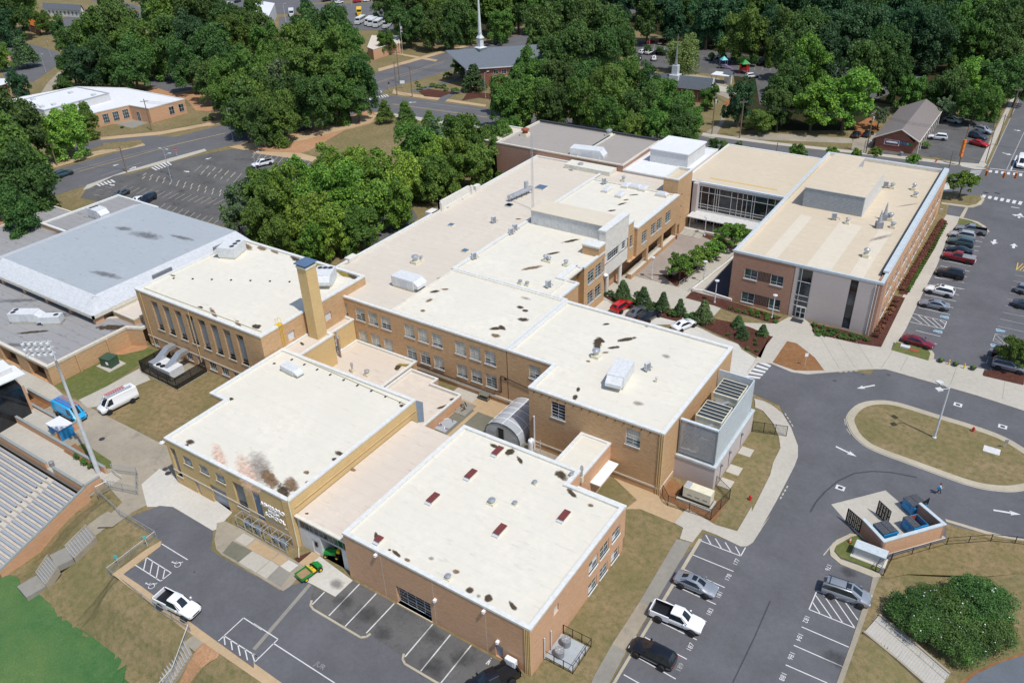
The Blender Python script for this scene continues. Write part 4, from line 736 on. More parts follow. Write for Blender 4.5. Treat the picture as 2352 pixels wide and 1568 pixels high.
# --- new wing
root = thing('school_wing', 'new brown brick wing with pale masonry corner and tall dark window strips', 'school', (-28, 157, 0), keep=True)
mb = MB(); pt, nrm = wall(mb, (-40.6, 128.3), (-29.8, 128.3), 0, 9.55, [(2.3, 6.9, 5.1, 7.0), (2.3, 7.2, .45, 2.45), (6.9+.02, 9.1, 5.1, 7.0), (7.22, 9.2, .45, 2.45)], 'brick_wing', .15); mb.build('wall', root)
ribs = MB()
for a, b, c, d in ((4.6, 6.9, 5.1, 7.0), (4.6, 7.2, .45, 2.45)):
 ribs.quad(pt(a, c, .12), pt(b, c, .12), pt(b, d, .12), pt(a, d, .12), 'brick_wing')
 for i in range(9): s = a+.1+i*(b-a)/9; p = pt(s, 0, .03); ribs.box(p[0], p[1], c, p[0]+.06, p[1]+.1, d, 'dark_metal')
ribs.build('rib_panel', root)
for a, b, c, d in ((2.3, 4.6, 5.1, 7.0), (6.92, 9.1, 5.1, 7.0), (2.3, 4.6, .45, 2.45), (7.22, 9.2, .45, 2.45)): window(root, pt, nrm, a, b, c, d, 2, 2, depth=.1, glass=('glass_green', 'glass'), split=[0, .55, d-c], frame='panel_light')
mb = MB(); pt, nrm = wall(mb, (-29.8, 128.25), (-16.9, 128.25), 0, 9.55, [(.6, 2.9, .1, 9.3, .15), (9.0, 10.15, .3, 9.3, .15)], 'brick_grey', .15); mb.box(-29.8, 128.24, 0, -29.6, 128.4, 9.5, 'brick_grey'); mb.build('wall', root)
curtain(root, pt, .6, .1, [0, .55, 2.3], [0, 2.2, 3.2, 4.2, 6.8, 9.2], ('glass_dark', 'glass', 'glass_green'), 'panel_light', .1); curtain(root, pt, 9.0, .3, [0, 1.15], [0, 2.0, 3.3, 4.3, 6.8, 9.0], ('glass_dark', 'glass'), 'dark_metal', .1)
o = MB().box(-28.6, 128.2, .12, -26.95, 128.27, 2.3, 'panel_light').build('door', root)
for x in (-28.5, -27.7):
 for z in (.3, 1.3): MB().box(x, 128.17, z, x+.6, 128.2, z+.8, 'glass_dark').build('pane', o)
MB().box(-16.9, 128.25, 0, -16.0, 132, 9.5, 'brick_wing').build('wall', root); mb = MB(); mb.path([(-16.95, 128.15, 9.3), (-16.95, 128.15, .2)], .07, 'white_metal', 6); mb.path([(-16.5, 128.1, 9.3), (-16.5, 128.1, .2)], .05, 'white_metal', 6); mb.build('downpipe', root)
mb = MB(); ys = [132.6, 139, 145.4, 151.8, 158.2, 164.6, 171, 177.4]; hh = []
for y in ys: hh += [(y+1-132, y+3.4-132, 5.0, 7.1, .2), (y+1-132, y+3.4-132, .9, 3.0, .2), (y+4.3-132, y+5.3-132, 5.0, 7.1, .2), (y+4.3-132, y+5.3-132, .9, 3.0, .2)]
pt, nrm = wall(mb, (-16, 132), (-16, 187.2), 0, 9.55, hh, 'brick_orange', .2); wall(mb, (-16, 187.2), (-40.6, 187.2), 0, 9.55, [], 'brick_wing'); wall(mb, (-40.6, 187.2), (-40.6, 128.3), 0, 9.55, [], 'brick_wing'); mb.build('wall', root)
for h in hh: window(root, pt, nrm, h[0], h[1], h[2], h[3], 2 if h[1]-h[0] > 2 else 1, 2, depth=.14, glass=DK, frame='panel_light', sill='white_coping')
P4 = [(-40.6, 128.3), (-16.0, 128.3), (-16.0, 187.2), (-40.6, 187.2)]
mb = MB(); ring(mb, offset(P4, .1), offset(P4, -.4), 9.5, 9.9, 'blue_coping'); ring(mb, offset(P4, -.4), offset(P4, -.5), 9.0, 9.85, 'stucco'); mb.build('coping', root)
mb = MB().box(-16.9, 132, 9.9, -16.0, 187.2, 10.25, 'blue_coping'); mb.box(-17.1, 132, 9.0, -16.9, 187.0, 10.1, 'black').build('parapet', root); MB().sheet(rect(-40.2, 128.7, -16.4, 186.8), 9.15, 'roof_wing').build('roof', root)
for x0, x1 in ((-35.8, -33.6), (-28.6, -24.6), (-21.6, -19.4)): MB().sheet(rect(x0, 129, x1, 151), 9.154, 'roof_white').build('roof_strip', root)
root = thing('roof_penthouse', 'grey clad plant penthouse with cream top on the new wing roof', 'penthouse', (-31, 163, 9.2), keep=True)
mb = MB().box(-36.8, 155.2, 9.15, -25.8, 171, 13, 'panel_grey').box(-36.8, 171, 9.15, -31, 177, 13, 'panel_grey')
for i in range(12): mb.box(-36.86, 155.12, 9.6+.28*i, -25.74, 155.2, 9.66+.28*i, 'panel_grey')
mb.build('cladding', root); MB().prism([(-37, 155), (-25.6, 155), (-25.6, 171.2), (-31, 171.2), (-31, 177.2), (-37, 177.2)], 13, 13.14, 'roof_wing', 'grey_coping').build('roof', root); MB().box(-25.8, 155.3, 9.2, -25.72, 170.9, 12.9, 'panel_light').build('side_panel', root)
# --- mechanical yard building east
root = thing('plant_enclosure', 'pale plant enclosure with louvred screen holding two big chillers', 'plant room', (-27, 86, 0), keep=True)
mb = MB(); wall(mb, (-29.5, 79.3), (-24.1, 79.3), 0, 3.5, [], 'brick_grey'); wall(mb, (-24.1, 79.3), (-24.1, 93.6), 0, 3.5, [], 'brick_grey'); wall(mb, (-24.1, 93.6), (-29.5, 93.6), 0, 3.5, [], 'brick_grey'); mb.build('wall', root)
MB().box(-29.45, 79.2, 3.5, -24.0, 93.7, 3.8, 'blue_coping').build('coping', root)
MB().box(-24.45, 79.6, 4.1, -24.3, 92.6, 9.3, 'blue_coping').build('screen', root); MB().box(-29.3, 92.5, 4.0, -24.3, 92.65, 9.3, 'grey_coping').build('screen', root)
for i in range(26): MB().box(-29.2, 79.52, 4.2+i*.195, -24.4, 79.60, 4.29+i*.195, 'panel_grey').build('slat', root)
mb = MB(); mb.box(-29.3, 79.5, 4, -29.15, 79.75, 9.35, 'panel_dark').box(-24.5, 79.5, 4, -24.35, 79.75, 9.35, 'panel_dark').box(-29.3, 79.45, 9.2, -24.3, 79.8, 9.4, 'grey_coping'); mb.build('screen_frame', root)
for k, (y0, y1) in enumerate(((81.0, 84.6), (86.7, 90.3))):
 t = thing('chiller', ('nearer of the two big dark topped chillers in the louvred enclosure', 'farther of the two big dark topped chillers in the louvred enclosure')[k], 'chiller', (-26.2, (y0+y1)/2, 4.0), group='chillers in the plant enclosure', keep=True)
 mb = MB(); mb.box(-27.8, y0, 3.85, -24.6, y1, 9.5, 'cream_paint')
 for i in range(12): mb.box(-27.6, y0-.04, 4.4+.36*i, -24.8, y0, 4.5+.36*i, 'panel_grey')
 mb.build('casing', t); mb = MB().box(-27.9, y0-.1, 9.5, -24.5, y1+.1, 9.62, 'cream_paint'); mb.build('rim', t)
 for i in range(5):
  w = (y1-y0)/5; MB().box(-27.8, y0+w*i+.08, 9.62, -24.6, y0+w*(i+1)-.08, 9.66, 'fan_dark').build('fan_grille', t)
 mb = MB().path([(-27.4, y0-.35, 7.0), (-27.2, y0-.4, 8.5), (-26.4, y0-.6, 8.6), (-25.7, y0-.1, 8.8)], .22, 'galvanised', 8); mb.build('duct', t)
for i, y in enumerate((81.5, 84.6, 89.0)):
 t = MB(); t.lathe((-23.95, y, 2.6), [(0, 0), (.16, .0), (.16, .3), (0, .32)], 'panel_dark', 8); t.tube((-24.05, y, 2.5), (-24.05, y, .4), .04, 'panel_dark', 5); tag(t.build('wall_light'), 'dark wall light over the %s door slab of the pale plant enclosure' % ('nearest', 'middle', 'farthest')[i], 'lamp')
 layer('concrete_slab', 'concrete', .06, rect(-24.0, y-.9, -22.3, y+.9))
# --- west grey roofed hall
root = thing('sports_hall', 'low wide sports hall with blue grey flat roof and sloped metal fascia', 'school', (-145, 80, 0), keep=True)
MB().sheet([(-160.8, 63.9), (-131.2, 63.9), (-131.2, 95), (-160.8, 95)], 6.5, 'roof_bluegrey').build('roof', root)
mb = MB(); T0 = [(-160.8, 95, 6.5), (-160.8, 63.9, 6.5), (-131.2, 63.9, 6.5), (-131.2, 95, 6.5)]; B0 = [(-165, 95, 5.35), (-165, 60.3, 5.35), (-126.8, 60.3, 5.35), (-126.8, 95, 5.35)]
for i in range(3): mb.quad(T0[i], B0[i], B0[i+1], T0[i+1], 'unit_grey')
mb.build('fascia', root); mb = MB()
for i in range(88): x = -165+.435*i; xt = min(max(x, -160.8), -131.2); mb.tube((x, 60.3, 5.39), (xt, 63.9, 6.52) if -160.8 < x < -131.2 else (xt, 63.9, 6.52), .02, 'white_metal', 3, cap=False)
for i in range(70): y = 60.5+.44*i; yt = max(y, 63.9); mb.tube((-126.8, y, 5.39), (-131.2, yt, 6.52), .02, 'white_metal', 3, cap=False)
mb.build('standing_seam', root)
mb = MB().box(-165, 60.2, 4.7, -126.7, 60.5, 5.3, 'cream_coping').box(-127.1, 60.2, 4.7, -126.7, 95, 5.3, 'cream_coping'); mb.build('fascia_board', root)
mb = MB().box(-164, 62.2, 3.4, -128.2, 62.4, 4.9, 'dark_metal').box(-128.3, 62.2, 3.4, -128.1, 95, 4.9, 'brick_orange'); mb.build('wall', root)
for i in range(5): MB().box(-157+7.3*i, 60.6, 3.3, -156.3+7.3*i, 62.2, 4.8, 'brick_orange').build('buttress', root)
block(root, [(-185, 48.4), (-121.6, 48.4), (-121.6, 62.5), (-119, 63.8), (-119, 66), (-124, 66), (-128.2, 62.4), (-185, 62.4)], 0, 3.6, 'brick_tan', 'roof_grey', edges=(0, 1, 2), par=.15, cw=.5, ch=.4, cop='stone_trim', holes=[(0, a, a+5.0, .05, 2.9, dict(ty='panel', mat='glass_dark', depth=1.2, name='door')) for a in (-127.8, -136.0, -144.5)])
mb = MB()
for y in (53, 58.5): mb.box(-121.6, y, 0, -121.35, y+.35, 3.3, 'brick_tan')
mb.build('pier', root)
block(root, [(-185, 66), (-161, 66), (-161, 88), (-185, 88)], 0, 3.6, 'brick_tan', 'roof_grey', par=.1, cw=.3, cop='stone_trim')
block(root, [(-175.8, 79.5), (-161, 79.5), (-161, 98.2), (-175.8, 98.2)], 0, 4.6, 'brick_tan', 'roof_grey', par=.3, cw=.5, cop='white_coping')
block(root, [(-127, 72), (-121, 72), (-121, 63.9), (-127, 63.9)], 0, 4.6, 'brick_tan', 'roof_link', par=.35, cw=.3, cop='stone_trim')
for y, h in ((86.5, 3), (73, 3)): MB().box(-127.6, y, 4, -127.2, y+4, 7.2, 'panel_dark').build('screen', root)
mb = MB().box(-126.6, 74, 5.3, -123.5, 84, 5.5, 'glass_green'); mb.box(-126.6, 88, 5.3, -123.5, 92, 5.5, 'glass_green').build('canopy', root)
def bld(name, label, cat, k, pts, z0, z1, wm, rm, cop='cream_coping', par=.3, cw=.4, holes=(), **kw):
 P_ = [L(k, *p, z1) for p in pts]; c = np.mean(P_, axis=0); rt = thing(name, label, cat, (c[0], c[1], 0), keep=True); block(rt, P_, z0, z1, wm, rm, par=par, cop=cop, cw=cw, holes=holes); return rt
def wins_on(rt, p0, p1, z0, z1, n, w, frame='panel_light', glass=DK, name='window', cols=2, rows=2, m0=.08, m1=.92):
 """windows set on the face of a far wall"""
 p0 = Vector(p0[:2]); p1 = Vector(p1[:2]); e = (p1-p0).normalized(); nr = Vector((e.y, -e.x)); Ln = (p1-p0).length
 pt = lambda s, z, d=0: (p0.x+e.x*s-nr.x*d, p0.y+e.y*s-nr.y*d, z)
 for i in range(n):
  s = Ln*(m0+(m1-m0)*((i+.5)/n)); window(rt, pt, nr, s-w/2, s+w/2, z0, z1, cols, rows, depth=-.05, frame=frame, glass=glass, sill=None, name=name)
# --- north west white roofed building
rt = thing('office_building', 'low orange brick building with bright white flat roofs beside the far street', 'building', (-225, 165, 0), keep=True)
z = 4.6
A_ = lambda *p: [L('11', a, b, z) for a, b in p]
P1 = A_((-200, 960), (100, 900), (400, 1020), (480, 1088), (640, 1020), (830, 1005), (1145, 935), (1320, 965), (1640, 880), (1120, 782), (680, 770), (200, 860)); block(rt, P1, 0, z, 'brick_orange', 'roof_bright', par=.2, cw=.35)
P1 = ccw(P1)
wins_on(rt, A_((1320, 965))[0], A_((1640, 880))[0], 1.0, 3.4, 2, 1.8, m0=.45, m1=1.0); wins_on(rt, A_((830, 1005))[0], A_((1145, 935))[0], .8, 3.6, 3, 1.9, m0=.15, m1=1.0, cols=3, rows=3, glass=('glass_green', 'glass')); wins_on(rt, A_((1145, 935))[0], A_((1320, 965))[0], 0, 3.0, 1, 1.5, name='door', m0=.1, m1=.7)
P2 = [L('11', *p, 6.8) for p in [(110, 905), (390, 982), (970, 828), (680, 770)]]; block(rt, P2, 4.3, 6.8, 'panel_light', 'roof_bright', par=.2, cw=.4, cop='panel_grey')
for x, y in ((630, 830), (835, 850), (295, 890), (480, 935), (320, 945), (375, 955)): p = L('11', x, y, 6.7); MB().box(p[0]-.6, p[1]-.6, 6.6, p[0]+.6, p[1]+.6, 7.2, 'unit_grey').build('roof_vent', rt)
layer('footpath', 'concrete_grey', .04, [L('11', *p, 0) for p in [(1010, 1100), (1200, 1060), (1330, 1090), (1180, 1145)]])
# --- church with spire
rt = thing('church', 'brick church with steep grey shingle roof and tall glass gable at the street corner', 'church', (-120, 290, 0), keep=True)
ra = Vector((*L('12', 1705, 450, 11), 11)); ea = Vector((*L('12', 1890, 615, 6.5), 6.5)); eb = Vector((*L('12', 2334, 585, 6.5), 6.5))
ax = (eb-ea).normalized(); sd = Vector((ax.y, -ax.x, 0)); rb = ra+ax*52; hw = (ea-ra).dot(sd); off = (ea-ra).dot(ax); dz = Vector((0, 0, 4.5))
ea = ra+sd*hw+ax*off-dz; eb = rb+sd*hw-dz; fa = ra-sd*hw+ax*off-dz; fb = rb-sd*hw-dz
mb = MB(); mb.quad(ra, ea, eb, rb, 'shingle').quad(ra, rb, fb, fa, 'shingle'); dn = Vector((0, 0, -.35)); mb.quad(ra+dn, ra, fa, fa+dn, 'white_metal').quad(ea+dn, ea, ra, ra+dn, 'white_metal').quad(ea+dn, eb+dn, eb, ea, 'white_metal').quad(ra+dn, fa+dn, ea+dn, ra+dn*1.01, 'wood'); mb.build('roof', rt)
wl = [ea+ax*3.5-sd*.8, eb-sd*.8, fb+sd*.8, fa+ax*3.5+sd*.8]; mb = MB(); mb.prism([w[:2] for w in wl], 0, 6.2, 'brick_red'); mb.build('wall', rt)
g0, g1 = ea+ax*1.6-sd*.3, fa+ax*1.6+sd*.3; gt = ra+ax*(off+1.6)+dn; mb = MB(); mb.add([(g0.x, g0.y, 0), (g1.x, g1.y, 0), (g1.x, g1.y, 6.3), tuple(gt), (g0.x, g0.y, 6.3)], [(0, 1, 2, 3, 4)], 'glass_dark'); mb.build('gable_window', rt)
for s in (-.9, -.45, 0, .45, .9): b = (g0+g1)/2+sd*hw*s-ax*.5; MB().tube((b.x, b.y, 0), (b.x, b.y, 10.4-4.3*abs(s)), .42, 'stucco', 6).build('column', rt)
wins_on(rt, wl[0][:2], wl[1][:2], 3.9, 5.4, 12, 1.7, frame='white_metal', m0=.12, m1=.9)
p0 = wl[0]+ax*5; MB().prism([p0[:2], (p0+ax*34)[:2], (p0+ax*34+sd*4)[:2], (p0+sd*4)[:2]], 0, 3.2, 'stone_trim', 'brick_red').build('side_aisle', rt); wins_on(rt, (p0+sd*4)[:2], (p0+ax*34+sd*4)[:2], .8, 2.4, 9, 1.6, frame='white_metal', cols=3)
st = thing('steeple', 'slender white steeple rising from the grey church roof', 'steeple', (0, 0, 0)); q = L('12', 2018, 430, 11); sp = ra+ax*(Vector((*q, 11))-ra).dot(ax); st.location = (sp.x, sp.y, 10.0)
MB().lathe((0, 0, 0), [(.2, -1.2), (2.4, 1.3), (1.1, 1.6), (1.0, 4.0), (1.4, 4.2), (1.4, 4.4), (.7, 5.2), (.6, 6)], 'white_metal', 4, Matrix.Rotation(R_(30), 4, 'Z')).build('steeple_base', st); MB().lathe((0, 0, 0), [(.6, 6), (.3, 16), (.04, 28)], 'white_metal', 8).build('spire', st)
# --- second church
rt = thing('church', 'low brick chapel with long grey gabled roof and thin dark steeple', 'church', (-60, 260, 0), keep=True)
a = Vector((*L('13', 1185, 635, 7.5), 7.5)); b = Vector((*L('13', 1835, 700, 7.5), 7.5)); ex = Vector((*L('13', 1715, 805, 4), 4)); ax2 = (b-a).normalized(); sd2 = Vector((ax2.y, -ax2.x, 0)); hw2 = abs((ex-b).dot(sd2)); b = a+ax2*(b-a).length
e1 = a+sd2*hw2-Vector((0, 0, 3.5)); e2 = b+sd2*hw2-Vector((0, 0, 3.5)); f1 = a-sd2*hw2-Vector((0, 0, 3.5)); f2 = b-sd2*hw2-Vector((0, 0, 3.5))
MB().quad(a, e1, e2, b, 'shingle').quad(b, f2, f1, a, 'shingle').build('roof', rt); mb = MB(); q = [e1-sd2*.6+ax2*.5, e2-sd2*.6-ax2*.6, f2+sd2*.6-ax2*.6, f1+sd2*.6+ax2*.5]; mb.prism([w[:2] for w in q], 0, 3.9, 'brick_red'); mb.add([(q[1].x, q[1].y, 3.9), (q[2].x, q[2].y, 3.9), tuple(b-ax2*.6-Vector((0, 0, .1)))], [(0, 1, 2)], 'brick_red'); mb.build('wall', rt)
mb = MB()
for u, v in ((e2, b), (b, f2)): mb.path([tuple(u), tuple(v)], .22, 'white_metal', 4)
mb.build('gable_trim', rt); wins_on(rt, q[0][:2], q[1][:2], 1, 3, 7, 1.2, frame='white_metal')
st = thing('steeple', 'thin dark grey steeple on a small box above the low chapel roof', 'steeple', (0, 0, 0)); sp = a+ax2*((b-a).length*.48); st.location = (sp.x, sp.y, 6.0)
MB().box(-1.5, -1.5, 0, 1.5, 1.5, 1.6, 'unit_grey').box(-.9, -.9, 1.6, .9, .9, 4.4, 'unit_grey').build('steeple_base', st); MB().lathe((0, 0, 0), [(.6, 4.4), (.35, 6), (.06, 13.5)], 'panel_dark', 6).build('spire', st)
# --- brown roofed shop at right
rt = thing('office_building', 'long low brick shop with steep brown grey gabled roof beside the right hand road', 'building', (20, 215, 0), keep=True)
r1 = Vector((*L('14', 1245, 1155, 6.0), 6)); r2 = Vector((*L('14', 1465, 882, 6.0), 6)); r3 = Vector((*L('14', 1415, 1255, 3.4), 3.4)); u = (r2-r1).normalized(); s_ = Vector((u.y, -u.x, 0)); h_ = (r3-r1).dot(s_); o_ = (r3-r1).dot(u)
e1 = r1+s_*h_-Vector((0, 0, 2.6)); e2 = r2+s_*h_-Vector((0, 0, 2.6)); f1 = r1-s_*(h_+1.5)-Vector((0, 0, 3.0)); f2 = r2-s_*(h_+1.5)-Vector((0, 0, 3.0))
mb = MB().quad(r1, e1, e2, r2, 'shingle_brown').quad(r2, f2, f1, r1, 'shingle_brown'); mb.build('roof', rt); mb = MB().path([tuple(e1), tuple(r1), tuple(f1)], .16, 'stone_trim', 4); mb.path([tuple(e1), tuple(e2)], .12, 'stone_trim', 4).build('gable_trim', rt)
q = [e1-s_*1.3+u*.5, e2-s_*1.3-u*.5, f2+s_*.6-u*.5, f1+s_*.6+u*.5]; mb = MB(); mb.prism([w[:2] for w in q], 0, 3.1, 'brick_red'); mb.add([(q[3].x, q[3].y, 3.0), (q[0].x, q[0].y, 3.0), tuple(r1+u*.5-Vector((0, 0, .1)))], [(0, 1, 2)], 'brick_red'); mb.build('wall', rt)
mb = MB()
for i in range(9): p = e1+(e2-e1)*((i+.3)/9)-s_*.15; mb.tube((p.x, p.y, 0), (p.x, p.y, 3.3), .13, 'stucco', 6)
mb.build('porch_post', rt)
def plate(name, label, cat, cpos, along, w, h, mat, z, parent=None, th=.08):
 """flat sign standing on a wall face"""
 al = Vector((*along[:2], 0)).normalized(); ang = math.atan2(al.y, al.x); M = Matrix.Translation((cpos[0], cpos[1], z)) @ Matrix.Rotation(ang, 4, 'Z'); mb = MB().box(-w/2, -th, -h/2, w/2, 0, h/2, mat, M); o = mb.build(name, parent)
 if label: tag(o, label, cat)
 return o, M
al = (q[0]-q[3]).normalized(); mid = q[3]+(q[0]-q[3])*.5
sg, M = plate('banner', 'white and maroon banner on the brick gable of the brown roofed shop', 'banner', (mid-al*.6)[:2], al, 3.6, 1.4, 'paper_white', 2.3, th=.12); MB().box(-1.65, -.14, -.6, 1.65, -.12, .6, 'maroon', M).build('print', sg); MB().box(-1.4, -.16, -.1, 1.4, -.14, .35, 'paper_white', M).build('print', sg)
for i, (dx, c) in enumerate(((1.9, 'bright_blue'), (2.7, 'bright_blue'), (3.5, 'aqua'), (4.3, 'tractor_green'))):
 MB().lathe((0, 0, 0), [(.0, 0), (.32, 0), (.32, .08)], c, 10, Matrix.Translation(Vector((*(mid+al*(dx-.3))[:2], 2.45))) @ Matrix.Rotation(math.atan2(al.y, al.x), 4, 'Z') @ Matrix.Rotation(R_(90), 4, 'X')).build('emblem', rt)
p = L('14', 1045, 1290, 0); t = thing('shed', 'small dark red metal shed with pale lid beside the brown roofed shop', 'shed', (p[0], p[1], 0)); MB().box(-1.3, -1, 0, 1.3, 1, 2.0, 'maroon').build('wall', t); MB().box(-1.45, -1.15, 2.0, 1.45, 1.15, 2.15, 'panel_light').build('lid', t)
# --- scattered far buildings
bld('office_building', 'small tan building with pale roof half hidden behind the tree by the flagpole', 'building', '12', [(1010, 420), (1050, 315), (1285, 320), (1300, 385), (1200, 395), (1060, 440)], 0, 4, 'brick_orange', 'roof_link')
rt = thing('warehouse', 'white metal warehouse with bright gabled roof at the top of the photo', 'warehouse', (-190, 400, 0), keep=True)
P_ = [L('12', *p, 6) for p in [(185, 30), (130, 148), (-60, 120), (0, 0)]]; mb = MB(); mb.prism(P_, 0, 6, 'roof_bright', 'panel_light'); mb.build('wall', rt)
P_ = [L('12', *p, 7.3) for p in [(185, 32), (130, 148), (60, 110), (110, 0)]]; 
rt = thing('house', 'long pale house with dark grey hipped roof and white walls at the top left', 'house', (-290, 330, 0), keep=True)
def gable(rt, k, ra_, rb_, e_, zr, ze, wm, rm, ov=.5):
 a = Vector((*L(k, *ra_, zr), zr)); b = Vector((*L(k, *rb_, zr), zr)); e = Vector((*L(k, *e_, ze), ze)); u = (b-a).normalized(); s = Vector((u.y, -u.x, 0)); h = abs((e-a).dot(s)); d = Vector((0, 0, zr-ze))
 c = [a+s*h-d, b+s*h-d, b-s*h-d, a-s*h-d]; MB().quad(a, c[0], c[1], b, rm).quad(b, c[2], c[3], a, rm).build('roof', rt)
 q = [c[0]-s*ov+u*ov, c[1]-s*ov-u*ov, c[2]+s*ov-u*ov, c[3]+s*ov+u*ov]; mb = MB(); mb.prism([w[:2] for w in q], 0, ze+.1, wm); mb.add([tuple(q[0]), tuple(q[3]), tuple(a+u*ov-d*.02)], [(0, 1, 2)], wm); mb.add([tuple(q[1]), tuple(q[2]), tuple(b-u*ov-d*.02)], [(0, 1, 2)], wm); mb.build('wall', rt); return q
q = gable(rt, '11', (380, 25), (720, 45), (760, 90), 6, 3.4, 'stucco', 'shingle'); wins_on(rt, q[0][:2], q[1][:2], 1, 2.6, 8, 1.3)
rt = thing('house', 'red brick house with orange roof under the trees at the top left', 'house', (-330, 290, 0), keep=True); q = gable(rt, '11', (215, 150), (330, 190), (350, 250), 6, 3.6, 'brick_red', 'orange'); wins_on(rt, q[0][:2], q[1][:2], 1, 2.6, 2, 1.4, frame='paper_white')
rt = thing('shed', 'brown open sided shelter beside the pale house at the top left', 'shed', (-270, 340, 0), keep=True); gable(rt, '11', (810, 80), (905, 60), (930, 95), 3.6, 2.6, 'wood', 'shingle_brown')
rt = thing('house', 'low house with grey roof tucked in the wood above the brown roofed shop', 'house', (10, 260, 0), keep=True); gable(rt, '14', (1310, 690), (1450, 680), (1560, 715), 6, 4, 'brick_red', 'shingle')
rt = thing('house', 'brick house with dark roof at the far left edge behind the conical oak', 'house', (-330, 230, 0), keep=True); q = gable(rt, '11', (-40, 440), (40, 450), (90, 520), 5.5, 3.4, 'brick_orange', 'shingle')
rt = thing('shed', 'white and red carport at the left edge beside the small tree', 'shed', (-310, 190, 0), keep=True); P_ = [L('11', *p, 3) for p in [(-60, 700), (40, 700), (75, 740), (-20, 770)]]; MB().prism(P_, 2.7, 3, 'roof_bright', 'maroon').build('roof', rt); MB().prism(offset(ccw(P_), -.6), 0, 2.7, 'brick_red').build('wall', rt)
rt = thing('play_shelter', 'grey gabled open shelter beside the church playground', 'shelter', (-40, 275, 0), keep=True); gable(rt, '13', (1930, 625), (2010, 640), (2030, 665), 4, 3, 'panel_light', 'shingle')
p = L('13', 1900, 735, 0); t = thing('play_shelter', 'white flat awning on posts beside the church playground', 'shelter', (p[0], p[1], 0)); MB().box(-3, -2.4, 2.7, 3, 2.4, 2.85, 'roof_bright').build('roof', t); mb = MB()
for a in (-2.8, 2.8):
 for b in (-2.2, 2.2): mb.tube((a, b, 0), (a, b, 2.7), .08, 'panel_dark', 5)
mb.build('post', t)
p = L('13', 2100, 655, 0); t = thing('play_house', 'red timber play tower with green roof beside the chapel car park', 'playhouse', (p[0], p[1], 0)); mb = MB()
for a in (-1.2, 1.2):
 for b in (-1.2, 1.2): mb.box(a-.12, b-.12, 0, a+.12, b+.12, 3.4, 'red')
mb.build('post', t); MB().box(-1.3, -1.3, 1.3, 1.3, 1.3, 2.2, 'red').build('platform', t); MB().lathe((0, 0, 3.4), [(2.1, 0), (.05, 1.3)], 'tractor_green', 4).build('roof', t)
p = L('13', 1915, 610, 0); t = thing('playground_tower', 'playground climbing tower with teal roof and slide', 'playground', (p[0], p[1], 0)); mb = MB()
for a in (-1, 1):
 for b in (-1, 1): mb.tube((a, b, 0), (a, b, 3.0), .09, 'purple', 6)
mb.build('post', t); MB().lathe((0, 0, 3), [(1.6, 0), (.05, 1.2)], 'aqua', 4).build('roof', t); MB().box(-1, -1, 1.2, 1, 1, 1.3, 'panel_dark').build('platform', t); MB().add([(1, -.4, 1.3), (1, .4, 1.3), (3.6, .4, .2), (3.6, -.4, .2)], [(0, 1, 2, 3)], 'purple').build('slide', t)
# ---------------------------------------------------------------- roof plant
def on(k, x, y, z): p = L(k, x, y, z); return (p[0], p[1], z)
def rtu(label, c, sx, sy, h, rz=0, fans=2, hood='x', group=None, name='rooftop_unit'):
 t = thing(name, label, 'air unit', c, rz, group); mb = MB().box(-sx/2, -sy/2, .35, sx/2, sy/2, h, 'white_metal'); mb.box(-sx/2+.1, -sy/2+.1, 0, sx/2-.1, sy/2-.1, .35, 'cream_paint'); mb.box(-sx/2-.02, -sy*.1, .4, sx/2+.02, -sy*.1+.05, h+.01, 'unit_grey'); mb.build('casing', t)
 hb = MB(); hb.add([(sx/2, -sy/2+.1, h*.95), (sx/2+.9, -sy/2+.1, h*.6), (sx/2+.9, sy/2-.1, h*.6), (sx/2, sy/2-.1, h*.95), (sx/2, -sy/2+.1, h*.35), (sx/2+.9, -sy/2+.1, h*.35), (sx/2+.9, sy/2-.1, h*.35), (sx/2, sy/2-.1, h*.35)], [(0, 1, 2, 3), (0, 4, 5, 1), (1, 5, 6, 2), (2, 6, 7, 3), (4, 7, 6, 5)], 'white_metal'); hb.build('hood', t)
 for i in range(fans):
  y = (i-(fans-1)/2)*min(1.1, sy/fans*.85); f = MB().lathe((-sx/2+.75, y*(1 if sy > sx*.4 else .6), h), [(.45, 0), (.45, .08), (.38, .08), (.36, .03)], 'panel_dark', 12); f.lathe((-sx/2+.75, y*(1 if sy > sx*.4 else .6), h), [(.36, .035), (0, .04)], 'black', 12).build('fan', t)
 MB().box(-sx*.1, -sy/2-.03, .5, sx*.25, -sy/2, h-.2, 'unit_grey').build('access_panel', t); return t
rtu('white air unit on the cream gym roof corner near the grey roofed hall', on('21', 2075, 770, 10.9), 3.2, 4.0, 2.1, R_(200), 3)
rtu('white air unit with three fans just behind the tall chimney', on('22', 640, 1020, 10.9), 3.4, 3.0, 2.2, R_(-60), 3)
rtu('white air unit alone on the pinkish main roof', on('22', 1370, 1050, 9.6), 4.6, 2.6, 1.9, R_(0), 0)
rtu('white hooded air unit on the tall near block roof', on('33', 1000, 390, 9.55), 4.4, 2.4, 2.0, R_(-82), 0)
rtu('small white air unit on the cream annex roof by the gym', on('32', 330, 320, 7.3), 2.8, 1.5, 1.0, R_(-5), 0)
rtu('big white air unit on the grey gravel roof nearer the bleachers', on('21', 240, 1360, 3.5), 4.6, 2.1, 1.9, R_(30), 2); rtu('smaller white air unit on the grey gravel roof beside the bigger one', on('21', 480, 1380, 3.5), 3.2, 1.7, 1.6, R_(215), 1)
rtu('white air unit on the far grey roof corner behind the blue grey roof', on('21', 885, 440, 4.3), 3.6, 2.4, 2.2, R_(0), 3); rtu('tall silver air unit by the theatre roof edge', on('13', 700, 1430, 9.6), 7.0, 3.0, 3.0, R_(10), 0)
